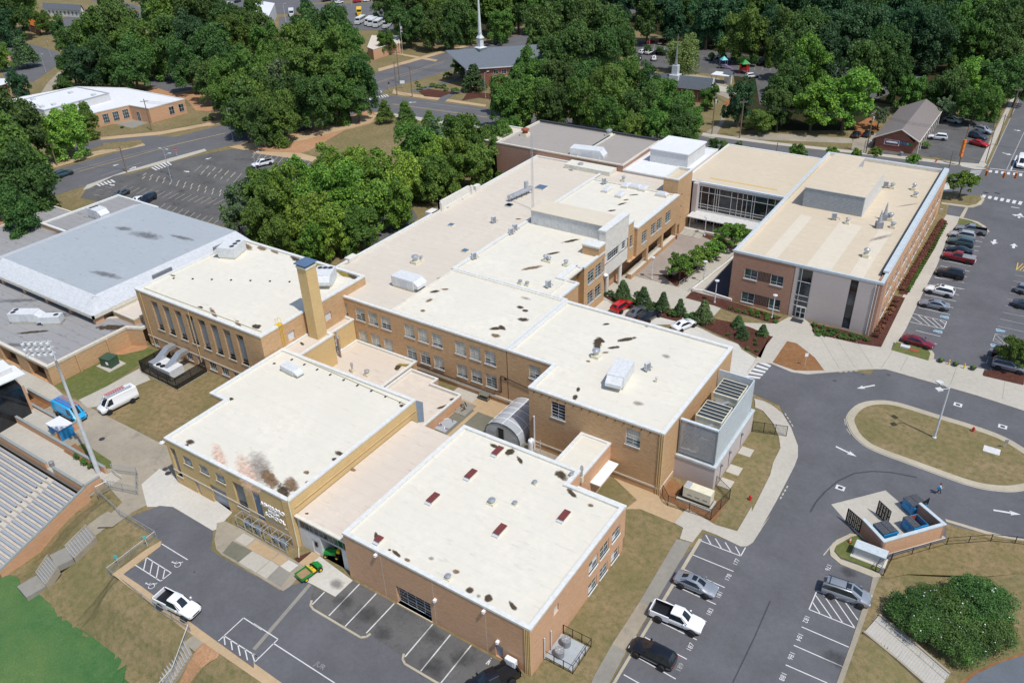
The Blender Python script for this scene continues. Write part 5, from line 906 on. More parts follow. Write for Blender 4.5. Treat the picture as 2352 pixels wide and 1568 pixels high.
MB_ = MB().box(-87.6, 150.6, 9.55, -76.5, 153.9, 10.5, 'cream_coping'); tag(MB_.build('duct_cover'), 'long cream duct cover under the tall silver air unit', 'duct cover')
def condenser(label, c, rz=0, s=1.0):
 t = thing('condenser', label, 'air unit', c, rz, None); MB().box(-.45*s, -.2*s, .25, .45*s, .2*s, 1.35*s, 'unit_grey').build('casing', t); MB().box(-.38*s, -.22*s, .35, .38*s, -.2*s, 1.25*s, 'panel_dark').build('grille', t); mb = MB()
 for a in (-.35, .35): mb.box(a*s-.03, -.3, 0, a*s+.03, .3, .25, 'panel_dark')
 mb.path([(.45*s, 0, .5), (.9, .1, .3), (1.1, .1, .05)], .04, 'dark_metal', 4); mb.build('leg', t)
for k, x, y, z, lab in [('33', 1240, 310, 9.55, 'tall slim condenser beside the hooded unit on the tall near block'), ('22', 1960, 815, 9.55, 'condenser at the roof step nearest the corner of the pinkish roof'), ('22', 2290, 595, 9.55, 'nearer of two condensers at the roof step in the middle of the school'), ('22', 2325, 560, 9.55, 'farther of two condensers at the roof step in the middle of the school'),
  ('22', 2135, 490, 9.55, 'condenser standing alone on the pinkish roof beside brown stains'), ('23', 360, 1065, 9.6, 'condenser near the low corner above the service drive'), ('23', 855, 145, 9.6, 'condenser by the far parapet near the skylights'), ('24', 640, 460, 9.2, 'condenser in front of the grey penthouse on the wing'), ('24', 1100, 175, 9.2, 'thin condenser beside the far side of the grey penthouse on the wing')]: condenser(lab, on(k, x, y, z), R_(70) if k != '24' else R_(20))
def vent(label, c, r=.35, h=.9, kind=0, mat='galvanised'):
 t = thing('roof_vent', label, 'roof vent', c, 0, None)
 MB().box(-r, -r, 0, r, r, h*.35, 'cream_paint').build('curb', t); MB().lathe((0, 0, h*.35), [(r*.7, 0), (r*.7, h*.35), (r*1.05, h*.38), (r*1.05, h*.55), (r*.4, h*.68), (0, h*.7)], mat, 10).build('cowl', t)
ords = ['first', 'second', 'third', 'fourth', 'fifth', 'sixth', 'seventh', 'eighth', 'ninth', 'tenth', 'eleventh', 'twelfth', 'thirteenth', 'fourteenth', 'fifteenth', 'sixteenth', 'seventeenth', 'eighteenth', 'nineteenth', 'twentieth']
VS = [('22', 1440, 850, 9.55, .6, 1.6, 'tall silver turbine vent on the pinkish main roof'), ('22', 1490, 820, 9.55, .3, .8, 'small vent pipe next to the tall silver turbine vent'), ('33', 785, 190, 9.55, .55, 1.4, 'silver vent near the dark roof stains on the tall near block'), ('33', 1320, 410, 9.55, .15, .8, 'thin roof pipe on the tall near block right of the hooded unit'),
  ('23', 335, 830, 9.6, .4, 1.2, 'left one of a pair of silver vents on the cream classroom roof'), ('23', 368, 840, 9.6, .35, 1.1, 'right one of a pair of silver vents on the cream classroom roof'), ('23', 517, 870, 9.6, .4, 1.1, 'single silver vent near the classroom roof edge above the court'), ('23', 110, 1030, 9.6, .35, .7, 'left low vent by the long roof kerb'), ('23', 172, 1045, 9.6, .35, .7, 'right low vent by the long roof kerb'),
  ('24', 925, 790, 9.2, .5, 1.6, 'silver vent alone near the front of the new wing roof'), ('24', 760, 495, 9.2, .4, 1.2, 'silver vent right of the condenser on the new wing roof'), ('24', 1140, 465, 9.2, .5, 1.5, 'silver vent beside the two pointed stacks'), ('24', 1350, 195, 9.2, .4, 1.4, 'silver vent at the far end of the wing roof'), ('24', 1365, 255, 9.2, .45, 1.0, 'low silver vent near the far end of the wing roof'), ('24', 1165, 530, 9.2, .45, 1.1, 'low silver vent in front of the pointed stacks'),
  ('24', 1160, 180, 9.2, .45, 1.1, 'squat silver vent behind the grey penthouse corner'), ('32', 880, 325, 2.0, .22, 1.8, 'narrow twin flue on the low infill roof'), ('32', 1010, 350, 2.0, .4, 1.0, 'round silver vent on the low infill roof'), ('32', 2120, 1490, 6.7, .42, .7, 'largest silver dome vent on the workshop roof'), ('32', 2325, 1500, 6.7, .3, .45, 'silver dome vent right of the largest one on the workshop roof'),
  ('33', 240, 1315, 6.7, .3, .45, 'silver dome vent near the big dark stain on the workshop roof'), ('42', 1730, 635, 6.7, .34, .5, 'silver dome vent near the front edge of the workshop roof'), ('33', 565, 1248, 6.7, .3, .5, 'dark small vent by the back corner of the workshop roof'), ('33', 655, 1300, 5.0, .2, 2.6, 'tall thin flue with silver cap by the small corridor roof'), ('13', 155, 1210, 10.8, .9, 1.9, 'rusty round vent on the theatre roof'), ('13', 900, 1210, 10.8, .7, 1.6, 'silver vent at the back of the theatre roof'), ('13', 648, 1500, 9.6, .6, 1.3, 'silver vent in front of the tall silver air unit'), ('z3', 430, 220, 9.6, .4, 1.1, 'silver vent behind the parapet near the skylights')]
for k, x, y, z, r, h, lab in VS: vent(lab, on(k, x, y, z), r, h, mat='rust' if 'rusty' in lab else 'galvanised')
for i, (x, y) in enumerate(((1040, 530), (1090, 460))):
 c = on('24', x, y, 9.2); t = thing('exhaust_stack', ('nearer', 'farther')[i]+' of two pointed grey exhaust stacks on the wing roof', 'exhaust', c, R_(30)); MB().box(-.6, -.5, 0, .6, .5, 1.1, 'panel_dark').build('casing', t); MB().lathe((0, 0, 1.1), [(.42, 0), (.34, .4), (.06, 2.3)], 'panel_grey', 8).build('nozzle', t)
t = thing('exhaust_duct', 'long silver exhaust duct on short legs on the pinkish roof near the thin mast', 'duct', (-86.8, 131.5, 9.6), R_(80)); MB().tube((-3.4, 0, .9), (3.2, 0, 1.0), .5, 'galvanised', 10).build('duct', t); MB().tube((1.8, 0, 1.0), (1.8, 0, 2.8), .45, 'panel_grey', 8).build('stack', t); mb = MB()
for a in (-3, -1.5, 0, 1.5, 3): mb.tube((a, .4, 0), (a, .4, .8), .05, 'dark_metal', 4); mb.tube((a, -.4, 0), (a, -.4, .8), .05, 'dark_metal', 4)
mb.build('leg', t)
for k, x, y, z, s, lab in [('22', 1757, 512, 9.55, 1.1, 'small square dark hatch left of the middle of the pinkish roof'), ('22', 1880, 742, 9.55, 1.2, 'square hatch near the step in the pinkish roof'), ('22', 2270, 335, 9.55, 1.4, 'hatch beside the silver duct'), ('23', 298, 178, 9.55, 2.2, 'large blue grey hatch right of the silver duct'), ('23', 15, 340, 9.55, 1.4, 'small hatch left of the thin mast')]:
 c = on(k, x, y, z); t = thing('roof_hatch', lab, 'roof hatch', c); MB().box(-s/2, -s/2, 0, s/2, s/2, .2, 'cream_paint').build('curb', t); MB().box(-s/2+.08, -s/2+.08, .2, s/2-.08, s/2-.08, .26, 'slate_blue').build('lid', t)
for i, (x, y, sx, sy) in enumerate(((215, 345, 1.4, 2.4), (390, 410, 1.4, 2.4), (465, 290, 1.4, 2.4), (580, 310, 2.6, 1.6), (690, 330, 1.4, 2.4), (920, 410, 2.4, 1.4))):
 c = on('z3', x, y, 9.6); t = thing('skylight', ('leftmost white dome skylight by the court roof', 'lowest white dome skylight in the left group', 'upper white dome skylight next to the wide one', 'wide white dome skylight in the middle of the row', 'white dome skylight right of the wide one', 'white dome skylight apart near the stair tower')[i], 'skylight', c, 0, 'white dome skylights'); MB().box(-sx/2, -sy/2, 0, sx/2, sy/2, .45, 'cream_coping').build('curb', t); MB().add([(-sx/2, -sy/2, .45), (sx/2, -sy/2, .45), (sx/2, sy/2, .45), (-sx/2, sy/2, .45), (-sx/3.2, -sy/3, .85), (sx/3.2, -sy/3, .85), (sx/3.2, sy/3, .85), (-sx/3.2, sy/3, .85)], [(4, 5, 6, 7), (0, 1, 5, 4), (1, 2, 6, 5), (2, 3, 7, 6), (3, 0, 4, 7)], 'light_lens').build('dome', t)
for i, (x, y) in enumerate(((-47.1, 64.75), (-47.4, 59.45), (-48.7, 53.75), (-39.2, 53.6), (-34.3, 59.2), (-49.7, 45.4))):
 t = thing('skylight', ('farthest maroon skylight on the workshop roof near a round stain', 'second farthest maroon skylight on the left side of the workshop roof', 'middle maroon skylight on the left side of the workshop roof', 'maroon skylight in the middle front of the workshop roof', 'rightmost maroon skylight on the workshop roof', 'small maroon skylight by the front left roof edge')[i], 'skylight', (x, y, 6.7), 0, 'maroon skylights')
 sx, sy = (.75, 1.6) if i < 5 else (.7, .8); MB().box(-sx/2, -sy/2, 0, sx/2, sy/2, .3, 'cream_coping').build('curb', t); MB().box(-sx/2-.03, -sy/2-.03, .3, sx/2+.03, sy/2+.03, .4, 'maroon').build('lid', t); MB().box(-sx/2, -sy/2-.35, 0, sx/2, -sy/2-.05, .2, 'unit_grey').build('flashing', t)
# thin masts
for k, bx, by, z, tx, ty, lab in [('23', 222, 370, 9.6, 212, -330, 'very thin guyed radio mast standing on the middle roofs')]:
 c = on(k, bx, by, z); t = MB(); 
 for a in range(3): t.tube((c[0]+.2*math.cos(a*2.1), c[1]+.2*math.sin(a*2.1), z), (c[0]+.2*math.cos(a*2.1), c[1]+.2*math.sin(a*2.1), z+15), .03, 'panel_grey', 4)
 for i in range(20): t.tube((c[0]+.2, c[1], z+i*.75), (c[0]-.1, c[1]+.17, z+i*.75+.4), .02, 'panel_grey', 3)
 tag(t.build('radio_mast'), lab, 'mast')
# stains
for k, x, y, z, rx, ry, an, ma in [('33', 800, 70, 9.55, .8, 2.6, 20, 'stain_dark'), ('33', 830, 45, 9.55, 1.1, .6, 0, 'stain_dark'), ('33', 1055, 30, 9.55, 1.8, .6, 50, 'stain_dark'), ('33', 940, 103, 9.55, 1.1, .5, 45, 'stain_dark'), ('33', 870, 147, 9.55, .6, .3, 40, 'stain_brown'), ('33', 625, 475, 9.55, .3, .7, 20, 'stain_dark'), ('33', 600, 545, 9.55, .4, .9, 20, 'stain_dark'), ('33', 715, 225, 9.55, .4, .3, 0, 'stain_brown'), ('33', 65, 92, 9.55, .3, .3, 0, 'stain_brown'), ('33', 1410, 180, 9.55, .8, .6, 0, 'stain_grey'), ('33', 1160, 600, 9.55, .8, .6, 0, 'stain_grey'), ('33', 1100, 270, 9.55, .1, .1, 0, 'stain_grey'),
  ('22', 1610, 1100, 9.62, 1.1, .6, 45, 'stain_dark'), ('22', 1700, 1080, 9.62, .8, .4, 30, 'stain_brown'), ('22', 1560, 1180, 9.62, .5, .9, 0, 'stain_brown'), ('22', 1505, 1270, 9.62, .5, .5, 0, 'stain_brown'), ('22', 2150, 1430, 9.62, 1.3, .6, 30, 'stain_dark'), ('22', 2210, 1420, 9.62, 1.1, .5, -30, 'stain_dark'), ('22', 2150, 1490, 9.62, 1.0, .6, 0, 'stain_brown'), ('23', 110, 1240, 9.62, .7, .6, 0, 'stain_dark'), ('23', 155, 1270, 9.62, .6, .5, 0, 'stain_dark'), ('23', 135, 1350, 9.62, 1.2, .7, 20, 'stain_dark'), ('23', 160, 1160, 9.62, .9, .5, 0, 'stain_grey'),
  ('23', 875, 1390, 9.55, .7, .4, 50, 'stain_dark'), ('23', 1245, 1410, 9.55, .5, .3, 30, 'stain_brown'), ('23', 560, 650, 9.58, 2.4, .6, 55, 'stain_dark'), ('23', 400, 760, 9.58, 1.8, .5, 55, 'stain_dark'), ('23', 210, 890, 9.58, 2.2, .6, 52, 'stain_brown'), ('23', 1015, 320, 9.58, 1.4, .5, 65, 'stain_dark'), ('23', 925, 380, 9.58, 1.2, .5, 50, 'stain_dark'), ('23', 1120, 240, 9.58, 1.2, .4, 45, 'stain_dark'), ('23', 1050, 285, 9.58, .7, .4, 60, 'stain_brown'), ('22', 800, 842, 9.56, 1.2, .7, 0, 'stain_brown'), ('22', 1700, 350, 9.56, 1.0, .4, 20, 'stain_brown'), ('22', 1850, 278, 9.56, .8, .3, 0, 'stain_brown'), ('22', 1690, 975, 9.56, 1.4, .5, 50, 'stain_dark'),
  ('22', 1395, 1170, 9.56, 1.5, .25, 55, 'stain_brown'), ('23', 95, 455, 9.56, .8, .4, 30, 'stain_dark'), ('23', 560, 20, 9.56, .8, .4, 0, 'stain_dark'), ('22', 370, 810, 10.9, 2.2, .7, -18, 'stain_dark'), ('22', 580, 870, 10.9, 2.0, .9, -18, 'stain_moss'), ('22', 790, 930, 10.9, 3.4, .9, -20, 'stain_moss'), ('22', 880, 965, 10.9, 1.8, .7, -20, 'stain_dark'), ('22', 180, 740, 10.9, 2.0, .5, -18, 'stain_brown'), ('22', 70, 715, 10.9, 1.6, .8, -10, 'stain_brown'), ('21', 2200, 700, 10.9, 2.2, .8, -18, 'stain_brown'), ('21', 1780, 1240, 10.9, .8, .4, 0, 'stain_dark'), ('21', 1540, 958, 10.9, .8, .3, 0, 'stain_brown'),
  ('21', 2280, 1415, 10.9, .9, .7, 0, 'stain_dark'), ('21', 2120, 1385, 10.9, 1.6, .4, -25, 'stain_brown'), ('21', 1900, 1290, 10.9, 2.4, .4, -25, 'stain_brown'), ('22', 20, 1410, 10.9, 1.0, .8, 0, 'stain_dark'), ('32', 140, 1270, 7.3, 2.6, 1.0, -25, 'stain_brown'), ('32', 330, 1320, 7.3, 1.9, .9, -25, 'stain_brown'), ('32', 260, 1385, 7.3, 2.0, .9, -25, 'stain_dark'), ('32', 60, 1190, 7.3, 4.5, 1.5, -28, 'stain_grey'), ('31', 2200, 1230, 7.3, 4.5, 1.2, -28, 'stain_pink'), ('31', 1950, 1080, 7.3, 3.5, .8, -28, 'stain_pink'), ('32', 770, 1050, 7.3, 1.0, .5, 0, 'stain_dark'), ('32', 725, 1100, 7.3, .6, .4, 0, 'stain_dark'), ('32', 1320, 622, 7.3, .6, .4, 0, 'stain_dark'), ('31', 1690, 945, 7.3, .9, .6, 0, 'stain_dark'), ('31', 2055, 560, 7.3, .5, .5, 0, 'stain_dark'), ('31', 1655, 975, 7.3, .5, .4, 0, 'stain_dark'),
  ('32', 470, 1212, 7.3, .5, .4, 0, 'stain_brown'), ('32', 480, 1300, 7.3, .6, .3, 40, 'stain_dark'), ('32', 425, 65, 7.1, .8, .3, -20, 'stain_dark'), ('32', 180, 245, 7.3, .4, .3, 0, 'stain_dark'), ('32', 1280, 280, 2.0, .6, 1.1, 20, 'stain_dark'), ('32', 1350, 260, 2.0, 1.7, .5, 20, 'stain_moss'), ('32', 1770, 565, 1.6, .7, .5, 30, 'stain_dark'), ('32', 1680, 630, 1.6, 1.2, .4, 60, 'stain_dark'), ('32', 1390, 748, 5.0, .3, .3, 0, 'stain_dark'), ('42', 475, 58, 5.0, .2, .2, 0, 'stain_dark'), ('32', 880, 1190, 5.0, .5, .3, 0, 'stain_brown'), ('42', 460, 58, 5.0, .15, .15, 0, 'stain_dark'),
  ('32', 2135, 978, 6.7, .9, .4, -10, 'stain_dark'), ('32', 2275, 1038, 6.7, .6, .8, 0, 'stain_dark'), ('33', 470, 1235, 6.7, 1.4, .9, -20, 'stain_dark'), ('33', 20, 1035, 6.7, .7, .8, 0, 'stain_dark'), ('33', 105, 1105, 6.7, 1.1, .35, -35, 'stain_dark'), ('33', 570, 1400, 6.7, 1.3, .4, -25, 'stain_dark'), ('33', 735, 1505, 6.7, .4, .3, 0, 'stain_brown'), ('42', 1090, 265, 6.7, 1.1, .3, -40, 'stain_dark'), ('42', 1270, 415, 6.7, .8, .3, -15, 'stain_dark'), ('42', 1205, 382, 6.7, .25, .2, 0, 'stain_dark'), ('42', 1920, 740, 6.7, .6, .5, 0, 'stain_dark'), ('42', 2085, 810, 6.7, .6, .6, 0, 'stain_dark'), ('42', 2000, 792, 6.7, .3, .3, 0, 'stain_grey'), ('43', 40, 880, 6.7, 1.0, .35, -25, 'stain_dark'), ('42', 1800, 575, 6.7, .5, .4, 0, 'stain_brown'), ('42', 1365, 470, 6.7, .5, .3, 0, 'stain_brown'), ('43', 280, 945, 6.7, .2, .2, 0, 'stain_dark'), ('42', 1580, 460, 6.7, .4, .3, 0, 'stain_grey'),
  ('21', 1300, 600, 6.5, 5, 1.6, 8, 'stain_smoke'), ('21', 1100, 540, 6.5, 2.6, 1.2, 10, 'stain_smoke'), ('21', 1620, 620, 6.5, 4, .8, 5, 'stain_smoke'), ('21', 950, 950, 6.5, 5, 1.0, 8, 'stain_smoke'), ('21', 1000, 1420, 3.45, 3.5, 1.2, 30, 'stain_dark'), ('21', 300, 1460, 3.45, 3.5, .5, 40, 'stain_dark'), ('24', 1060, 620, 9.17, 3, .6, 60, 'stain_grey'), ('24', 1300, 330, 9.17, 3, .3, 50, 'stain_grey'), ('31', 150, 80, 3.45, 4, .8, 30, 'stain_smoke'), ('21', 560, 560, 4.3, 4, .8, 25, 'stain_smoke'), ('21', 160, 1180, 3.45, 5, 1, 35, 'stain_smoke'), ('21', 520, 1300, 3.45, 4, 1, 20, 'stain_smoke')]:
 p = L(k, x, y, z); stain(None, p[0], p[1], z+.004, rx*.86, ry*.86, R_(an), ma)
# stray stains are wear on the roofs: hang each on the nearest school roof
roots = [o for o in bpy.data.objects if o.parent is None and o.get('category') == 'school']
for s in [o for o in bpy.data.objects if o.name.startswith('stain') and o.parent is None]:
 v = s.data.vertices[0].co; best = None
 for r in roots:
  for c in r.children:
   if c.name.startswith('roof') and c.data:
    bb = [Vector(b) for b in c.bound_box]
    if bb[0].x-.5 <= v.x <= bb[6].x+.5 and bb[0].y-.5 <= v.y <= bb[6].y+.5 and abs(bb[0].z-v.z) < .4: best = r
 if best: s.parent = best; s.location = -Vector(best['_w'])
 else: s['kind'] = 'structure'
# ---------------------------------------------------------------- painted markings
def line(mb, p, q, w=.12, z=.06, mat='line_white'):
 p = Vector(p[:2]); q = Vector(q[:2]); d = (q-p).normalized(); n = Vector((-d.y, d.x))*w/2; mb.sheet([p-n, q-n, q+n, p+n], z, mat)
def lines(k, segs, w=.12, z=.06, mat='line_white', mb=None):
 m_ = mb or MB()
 for a, b, c, d in segs: line(m_, L(k, a, b, 0), L(k, c, d, 0), w, z, mat)
 if mb is None: structure('road_marking', m_)
 return m_
lines('zn', [(480, 88, 890, 245), (890, 245, 940, 155), (525, 25, 580, 122), (625, 62, 688, 162), (728, 102, 790, 205), (835, 145, 890, 245), (390, 232, 815, 405), (300, 385, 722, 573), (200, 552, 630, 748), (100, 715, 532, 930), (0, 908, 432, 1118), (-110, 1090, 328, 1320), (-220, 1280, 212, 1526), (-330, 1480, 90, 1720)])
lines('zm', [(565, 455, 470, 680), (565, 455, 1110, 668), (470, 680, 1025, 905), (515, 595, 600, 725), (550, 510, 740, 780), (635, 490, 880, 845), (775, 540, 1020, 900), (910, 598, 1060, 808), (380, 890, 950, 1135), (285, 1112, 875, 1370), (188, 1348, 690, 1568)])
lines('41', [(1440, 330, 1672, 472), (1305, 450, 1525, 588), (1205, 518, 1430, 662), (1525, 588, 1430, 662), (1305, 450, 1280, 560), (1360, 485, 1335, 600), (1415, 520, 1392, 640), (1470, 552, 1448, 655), (2170, 988, 1945, 1195), (2170, 988, 2334, 1095), (1995, 1148, 2300, 1340), (1995, 1148, 2005, 1228), (2055, 1185, 2070, 1275), (2118, 1222, 2140, 1325), (2182, 1265, 2205, 1365), (2245, 1305, 2270, 1385)])
lines('42', [(0, 1040, 215, 1178), (215, 1178, 0, 1390), (175, 1215, 720, 1568), (0, 1310, 40, 1345), (2115, 1345, 2065, 1400), (2085, 1405, 2110, 1350), (2235, 1425, 2020, 1568)]); lines('42', [(630, 758, 520, 870), (940, 688, 668, 970), (1090, 772, 812, 1065), (1250, 860, 1000, 1125), (1592, 1045, 1345, 1335), (1750, 1138, 1485, 1462), (1935, 1232, 1665, 1568)], .14, .064, 'line_white')
lines('42', [(500, 690, 0, 1270)], .45, .058, 'concrete_grey')
for k, x, y, s, sc in [('43', 2033, 492, '177', 1), ('43', 1960, 628, '178', 1), ('43', 1880, 782, '181', 1), ('43', 1797, 935, '183', 1), ('43', 1623, 1248, '187', 1), ('43', 1530, 1428, '189', 1)]:
 p = L(k, x, y, 0); o = text('bay_number', s, .74, Matrix.Translation((p[0]+.25, p[1], .062)) @ Matrix.Rotation(R_(90), 4, 'Z'), 'line_white' if s != '189' else 'line_worn', 0); o['kind'] = 'structure'
for k, x, y, s in [('44', 592, 540, '176'), ('44', 395, 1000, '182'), ('44', 335, 1160, '184'), ('44', 262, 1325, '186'), ('44', 188, 1510, '188')]:
 p = L(k, x, y, 0); o = text('bay_number', s, .74, Matrix.Translation((p[0]-.25, p[1], .062)) @ Matrix.Rotation(R_(-90), 4, 'Z'), 'line_white', 0); o['kind'] = 'structure'
p = L('42', 575, 1430, 0); o = text('bay_text', 'JUR', .8, Matrix.Translation((p[0], p[1], .062)), 'line_faint', 0); o['kind'] = 'structure'
# east car park
SEG = []
for i, (a, b, c, d) in enumerate([(690, 945, 795, 988), (640, 1010, 775, 1037), (390, 1080, 750, 1090), (650, 1130, 730, 1145), (640, 1190, 700, 1202), (300, 1255, 645, 1324), (270, 1320, 620, 1388), (540, 1442, 590, 1455), (205, 1455, 555, 1525), (160, 1527, 560, 1600)]): SEG.append((a, b, c, d))
lines('z5', SEG, .12, .06)
lines('z6', [(210, 140, 575, 207), (160, 210, 545, 283), (460, 345, 510, 358), (90, 355, 475, 434), (380, 500, 440, 516), (10, 510, 403, 600), (-20, 795, 280, 868), (190, 948, 240, 965), (-60, 585, 360, 685), (-90, 690, 320, 777), (360, 685, 320, 777), (0, 600, 150, 735), (75, 615, 248, 758), (170, 637, 320, 775), (262, 660, 345, 720), (-80, 620, 55, 710)], .12, .06)
lines('z6', [(1205, 112, 1400, 145), (1182, 183, 1400, 222), (1155, 255, 1400, 300), (1130, 328, 1400, 385), (1105, 404, 1400, 460), (1075, 486, 1400, 550), (1047, 570, 1400, 640), (1020, 652, 1400, 735), (990, 740, 1400, 832), (962, 832, 1150, 880), (930, 925, 1150, 985), (962, 832, 930, 925), (962, 835, 1080, 960), (1040, 850, 1150, 940), (945, 890, 1060, 965), (890, 1020, 1000, 1045), (862, 1122, 1000, 1150), (1220, 50, 1330, 70), (845, 1200, 870, 1150)], .12, .06, 'line_worn')
lines('z6', [(1240, -40, 1220, 50), (1230, 40, 1300, -30), (1262, 52, 1330, -10), (1300, 60, 1360, 10)], .18, .062, 'line_yellow')
def wheelchair(k, x, y, ang, s=.6, mat='line_white', blue=False):
 p = L(k, x, y, 0); M = Matrix.Translation((p[0], p[1], .064)) @ Matrix.Rotation(ang, 4, 'Z') @ Matrix.Scale(s, 4); mb = MB(); n = 16
 pts = [(math.cos(t)*.55-.05, math.sin(t)*.55-.35) for t in np.linspace(R_(120), R_(395), n)]
 def seg(a, b, w=.14):
  a = Vector((*a, 0)); b = Vector((*b, 0)); d = (b-a).normalized(); q = Vector((-d.y, d.x, 0))*w/2; mb.quad(*[tuple(M @ v) for v in (a-q, b-q, b+q, a+q)], mat)
 for a, b in zip(pts[:-1], pts[1:]): seg(a, b)
 seg((-.1, .9), (0, .1), .2); seg((0, .1), (.5, .1)); seg((.5, .1), (.8, -.6)); seg((-.05, .5), (.45, .5), .12); seg((.8, -.6), (1.05, -.5))
 mb.add([M @ Vector((-.12+.19*math.cos(t), 1.15+.19*math.sin(t), 0)) for t in np.linspace(0, 5.5, 8)], [tuple(range(8))], mat)
 structure('accessible_bay_symbol', mb)
 if blue: mb = MB().box(-.6, -.9, -.004, 1.0, 1.2, -.002, 'line_blue', M); structure('blue_marking', mb)
wheelchair('41', 1575, 510, R_(90), .62); wheelchair('41', 1342, 700, R_(90), .62)
for x, y in ((340, 632), (258, 812), (1015, 792), (950, 980)): wheelchair('z6', x, y, R_(90 if x < 900 else -90), .62, blue=True)
def arrow(k, a, b, head=.34, w=.28, z=.062, mat='line_white', hw=.85):
 p = Vector(L(k, *a, 0)); q = Vector(L(k, *b, 0)); d = (q-p); Ln = d.length; d.normalize(); n = Vector((-d.y, d.x)); h = q-d*Ln*head; mb = MB(); mb.sheet([p-n*w/2, h-n*w/2, h+n*w/2, p+n*w/2], z, mat); mb.sheet([h-n*hw/2-d*Ln*.06, q, h+n*hw/2-d*Ln*.06, h], z+.001, mat); structure('arrow_marking', mb)
arrow('34', (1005, 440), (845, 470)); arrow('34', (658, 985), (843, 1075)); arrow('44', (2060, 30), (2305, 70)); arrow('z5', (928, 1008), (903, 1066), .5, .5, hw=1.4); arrow('z5', (1145, 1110), (1160, 1052), .5, .5, hw=1.4); arrow('z5', (1210, 750), (1235, 690), .5, .45, hw=1.4); arrow('z5', (1300, 745), (1122, 705), .3, .35, hw=1.2)
arrow('14', (2140, 1362), (2225, 1385), .4, .4, hw=1.5); arrow('14', (2245, 1160), (2310, 1170), .5, .4, hw=1.3); arrow('11', (1155, 1510), (1215, 1485), .4, .5, hw=1.6); arrow('11', (1055, 1465), (1005, 1480), .4, .5, hw=1.4); arrow('11', (1640, 1525), (1690, 1535), .5, .4, hw=1.2); arrow('21', (975, 150), (1025, 160), .5, .4, hw=1.2); arrow('12', (1445, 912), (1375, 915), .3, .5, hw=1.5); arrow('11', (1880, 1408), (1825, 1422), .5, .4, hw=1.2)
# crosswalks
mb = MB()
def bars(k, p0, p1, q0, q1, n, fill=.5, z=.062, mat='line_white'):
 for i in range(n):
  a = (i+.0)/n; b = a+fill/n; P4_ = []
  for s, e, t in ((p0, p1, a), (p0, p1, b), (q0, q1, b), (q0, q1, a)): P4_.append(L(k, s[0]+(e[0]-s[0])*t, s[1]+(e[1]-s[1])*t, 0))
  mb.sheet(P4_, z, mat)
bars('33', (2250, 225), (2100, 380), (2345, 265), (2230, 395), 5, .6, z=.062); bars('z5', (780, 470), (1290, 560), (765, 500), (1270, 600), 7, .55); bars('z5', (640, 175), (600, 270), (770, 185), (700, 290), 7, .4, .05); bars('z5', (860, 175), (1290, 220), (850, 200), (1285, 255), 6, .5, .05)
bars('11', (1345, 1495), (1500, 1430), (1390, 1520), (1545, 1465), 6, .5, .05); bars('21', (855, 148), (1010, 100), (885, 165), (1045, 125), 5, .55, .05);
bars('12', (1045, 785), (1150, 815), (1025, 800), (1140, 830), 8, .5, .05); bars('12', (1000, 880), (1190, 840), (1010, 900), (1215, 858), 9, .5, .05)
structure('crosswalk', mb)
lines('12', [(1070, 900, 1215, 858), (1240, 925, 1800, 1000), (1800, 1000, 2080, 1050), (1530, 915, 2060, 985), (1110, 985, 2080, 1145), (1090, 745, 1330, 680), (1330, 680, 1690, 560), (1330, 740, 1700, 640), (1200, 820, 1110, 790)], .15, .05, 'line_worn')
lines('12', [(1230, 930, 2080, 1046), (1100, 735, 1700, 545)], .2, .051, 'line_yellow'); lines('11', [(470, 1568, 1200, 1370), (1200, 1370, 2030, 1180), (900, 1568, 1260, 1450)], .15, .05, 'line_worn'); lines('11', [(700, 1530, 1600, 1280), (1600, 1280, 2000, 1190)], .2, .051, 'line_yellow')
lines('14', [(0, 1340, 500, 1400), (2010, 1490, 2334, 790), (2180, 1510, 2334, 1180)], .18, .05, 'line_worn'); lines('z5', [(1115, 178, 1190, 0), (1120, 615, 1220, 632), (865, 155, 1274, 200), (270, 640, 305, 645)], .3, .05)
mbp = MB()
def baylines(k, p0, p1, dx, dy, n, mat='line_worn', w=.12):
 for i in range(n):
  x = p0[0]+(p1[0]-p0[0])*i/(n-1); y = p0[1]+(p1[1]-p0[1])*i/(n-1); line(mbp, L(k, x, y, 0), L(k, x+dx, y+dy, 0), w, .055, mat)
baylines('21', (1130, 160), (2050, 290), -90, 50, 17, 'line_cream');
baylines('21', (1860, -20), (2330, 90), -75, 85, 9, 'line_cream'); baylines('11', (1800, 1470), (2100, 1540), -70, 60, 6, 'line_cream'); baylines('21', (1000, 180), (900, 250), -60, -10, 2, 'line_cream'); baylines('21', (700, 165), (1010, 240), 60, -10, 1+4, 'line_worn')
baylines('12', (40, 1340), (560, 1440), -60, 70, 12, 'line_cream'); baylines('13', (1200, 440), (1440, 460), 10, -50, 6); baylines('13', (1780, 560), (2330, 640), 20, -50, 9); baylines('21', (1400, 380), (1880, 520), 70, -60, 10, 'line_cream')
structure('road_marking', mbp)
mb = MB()
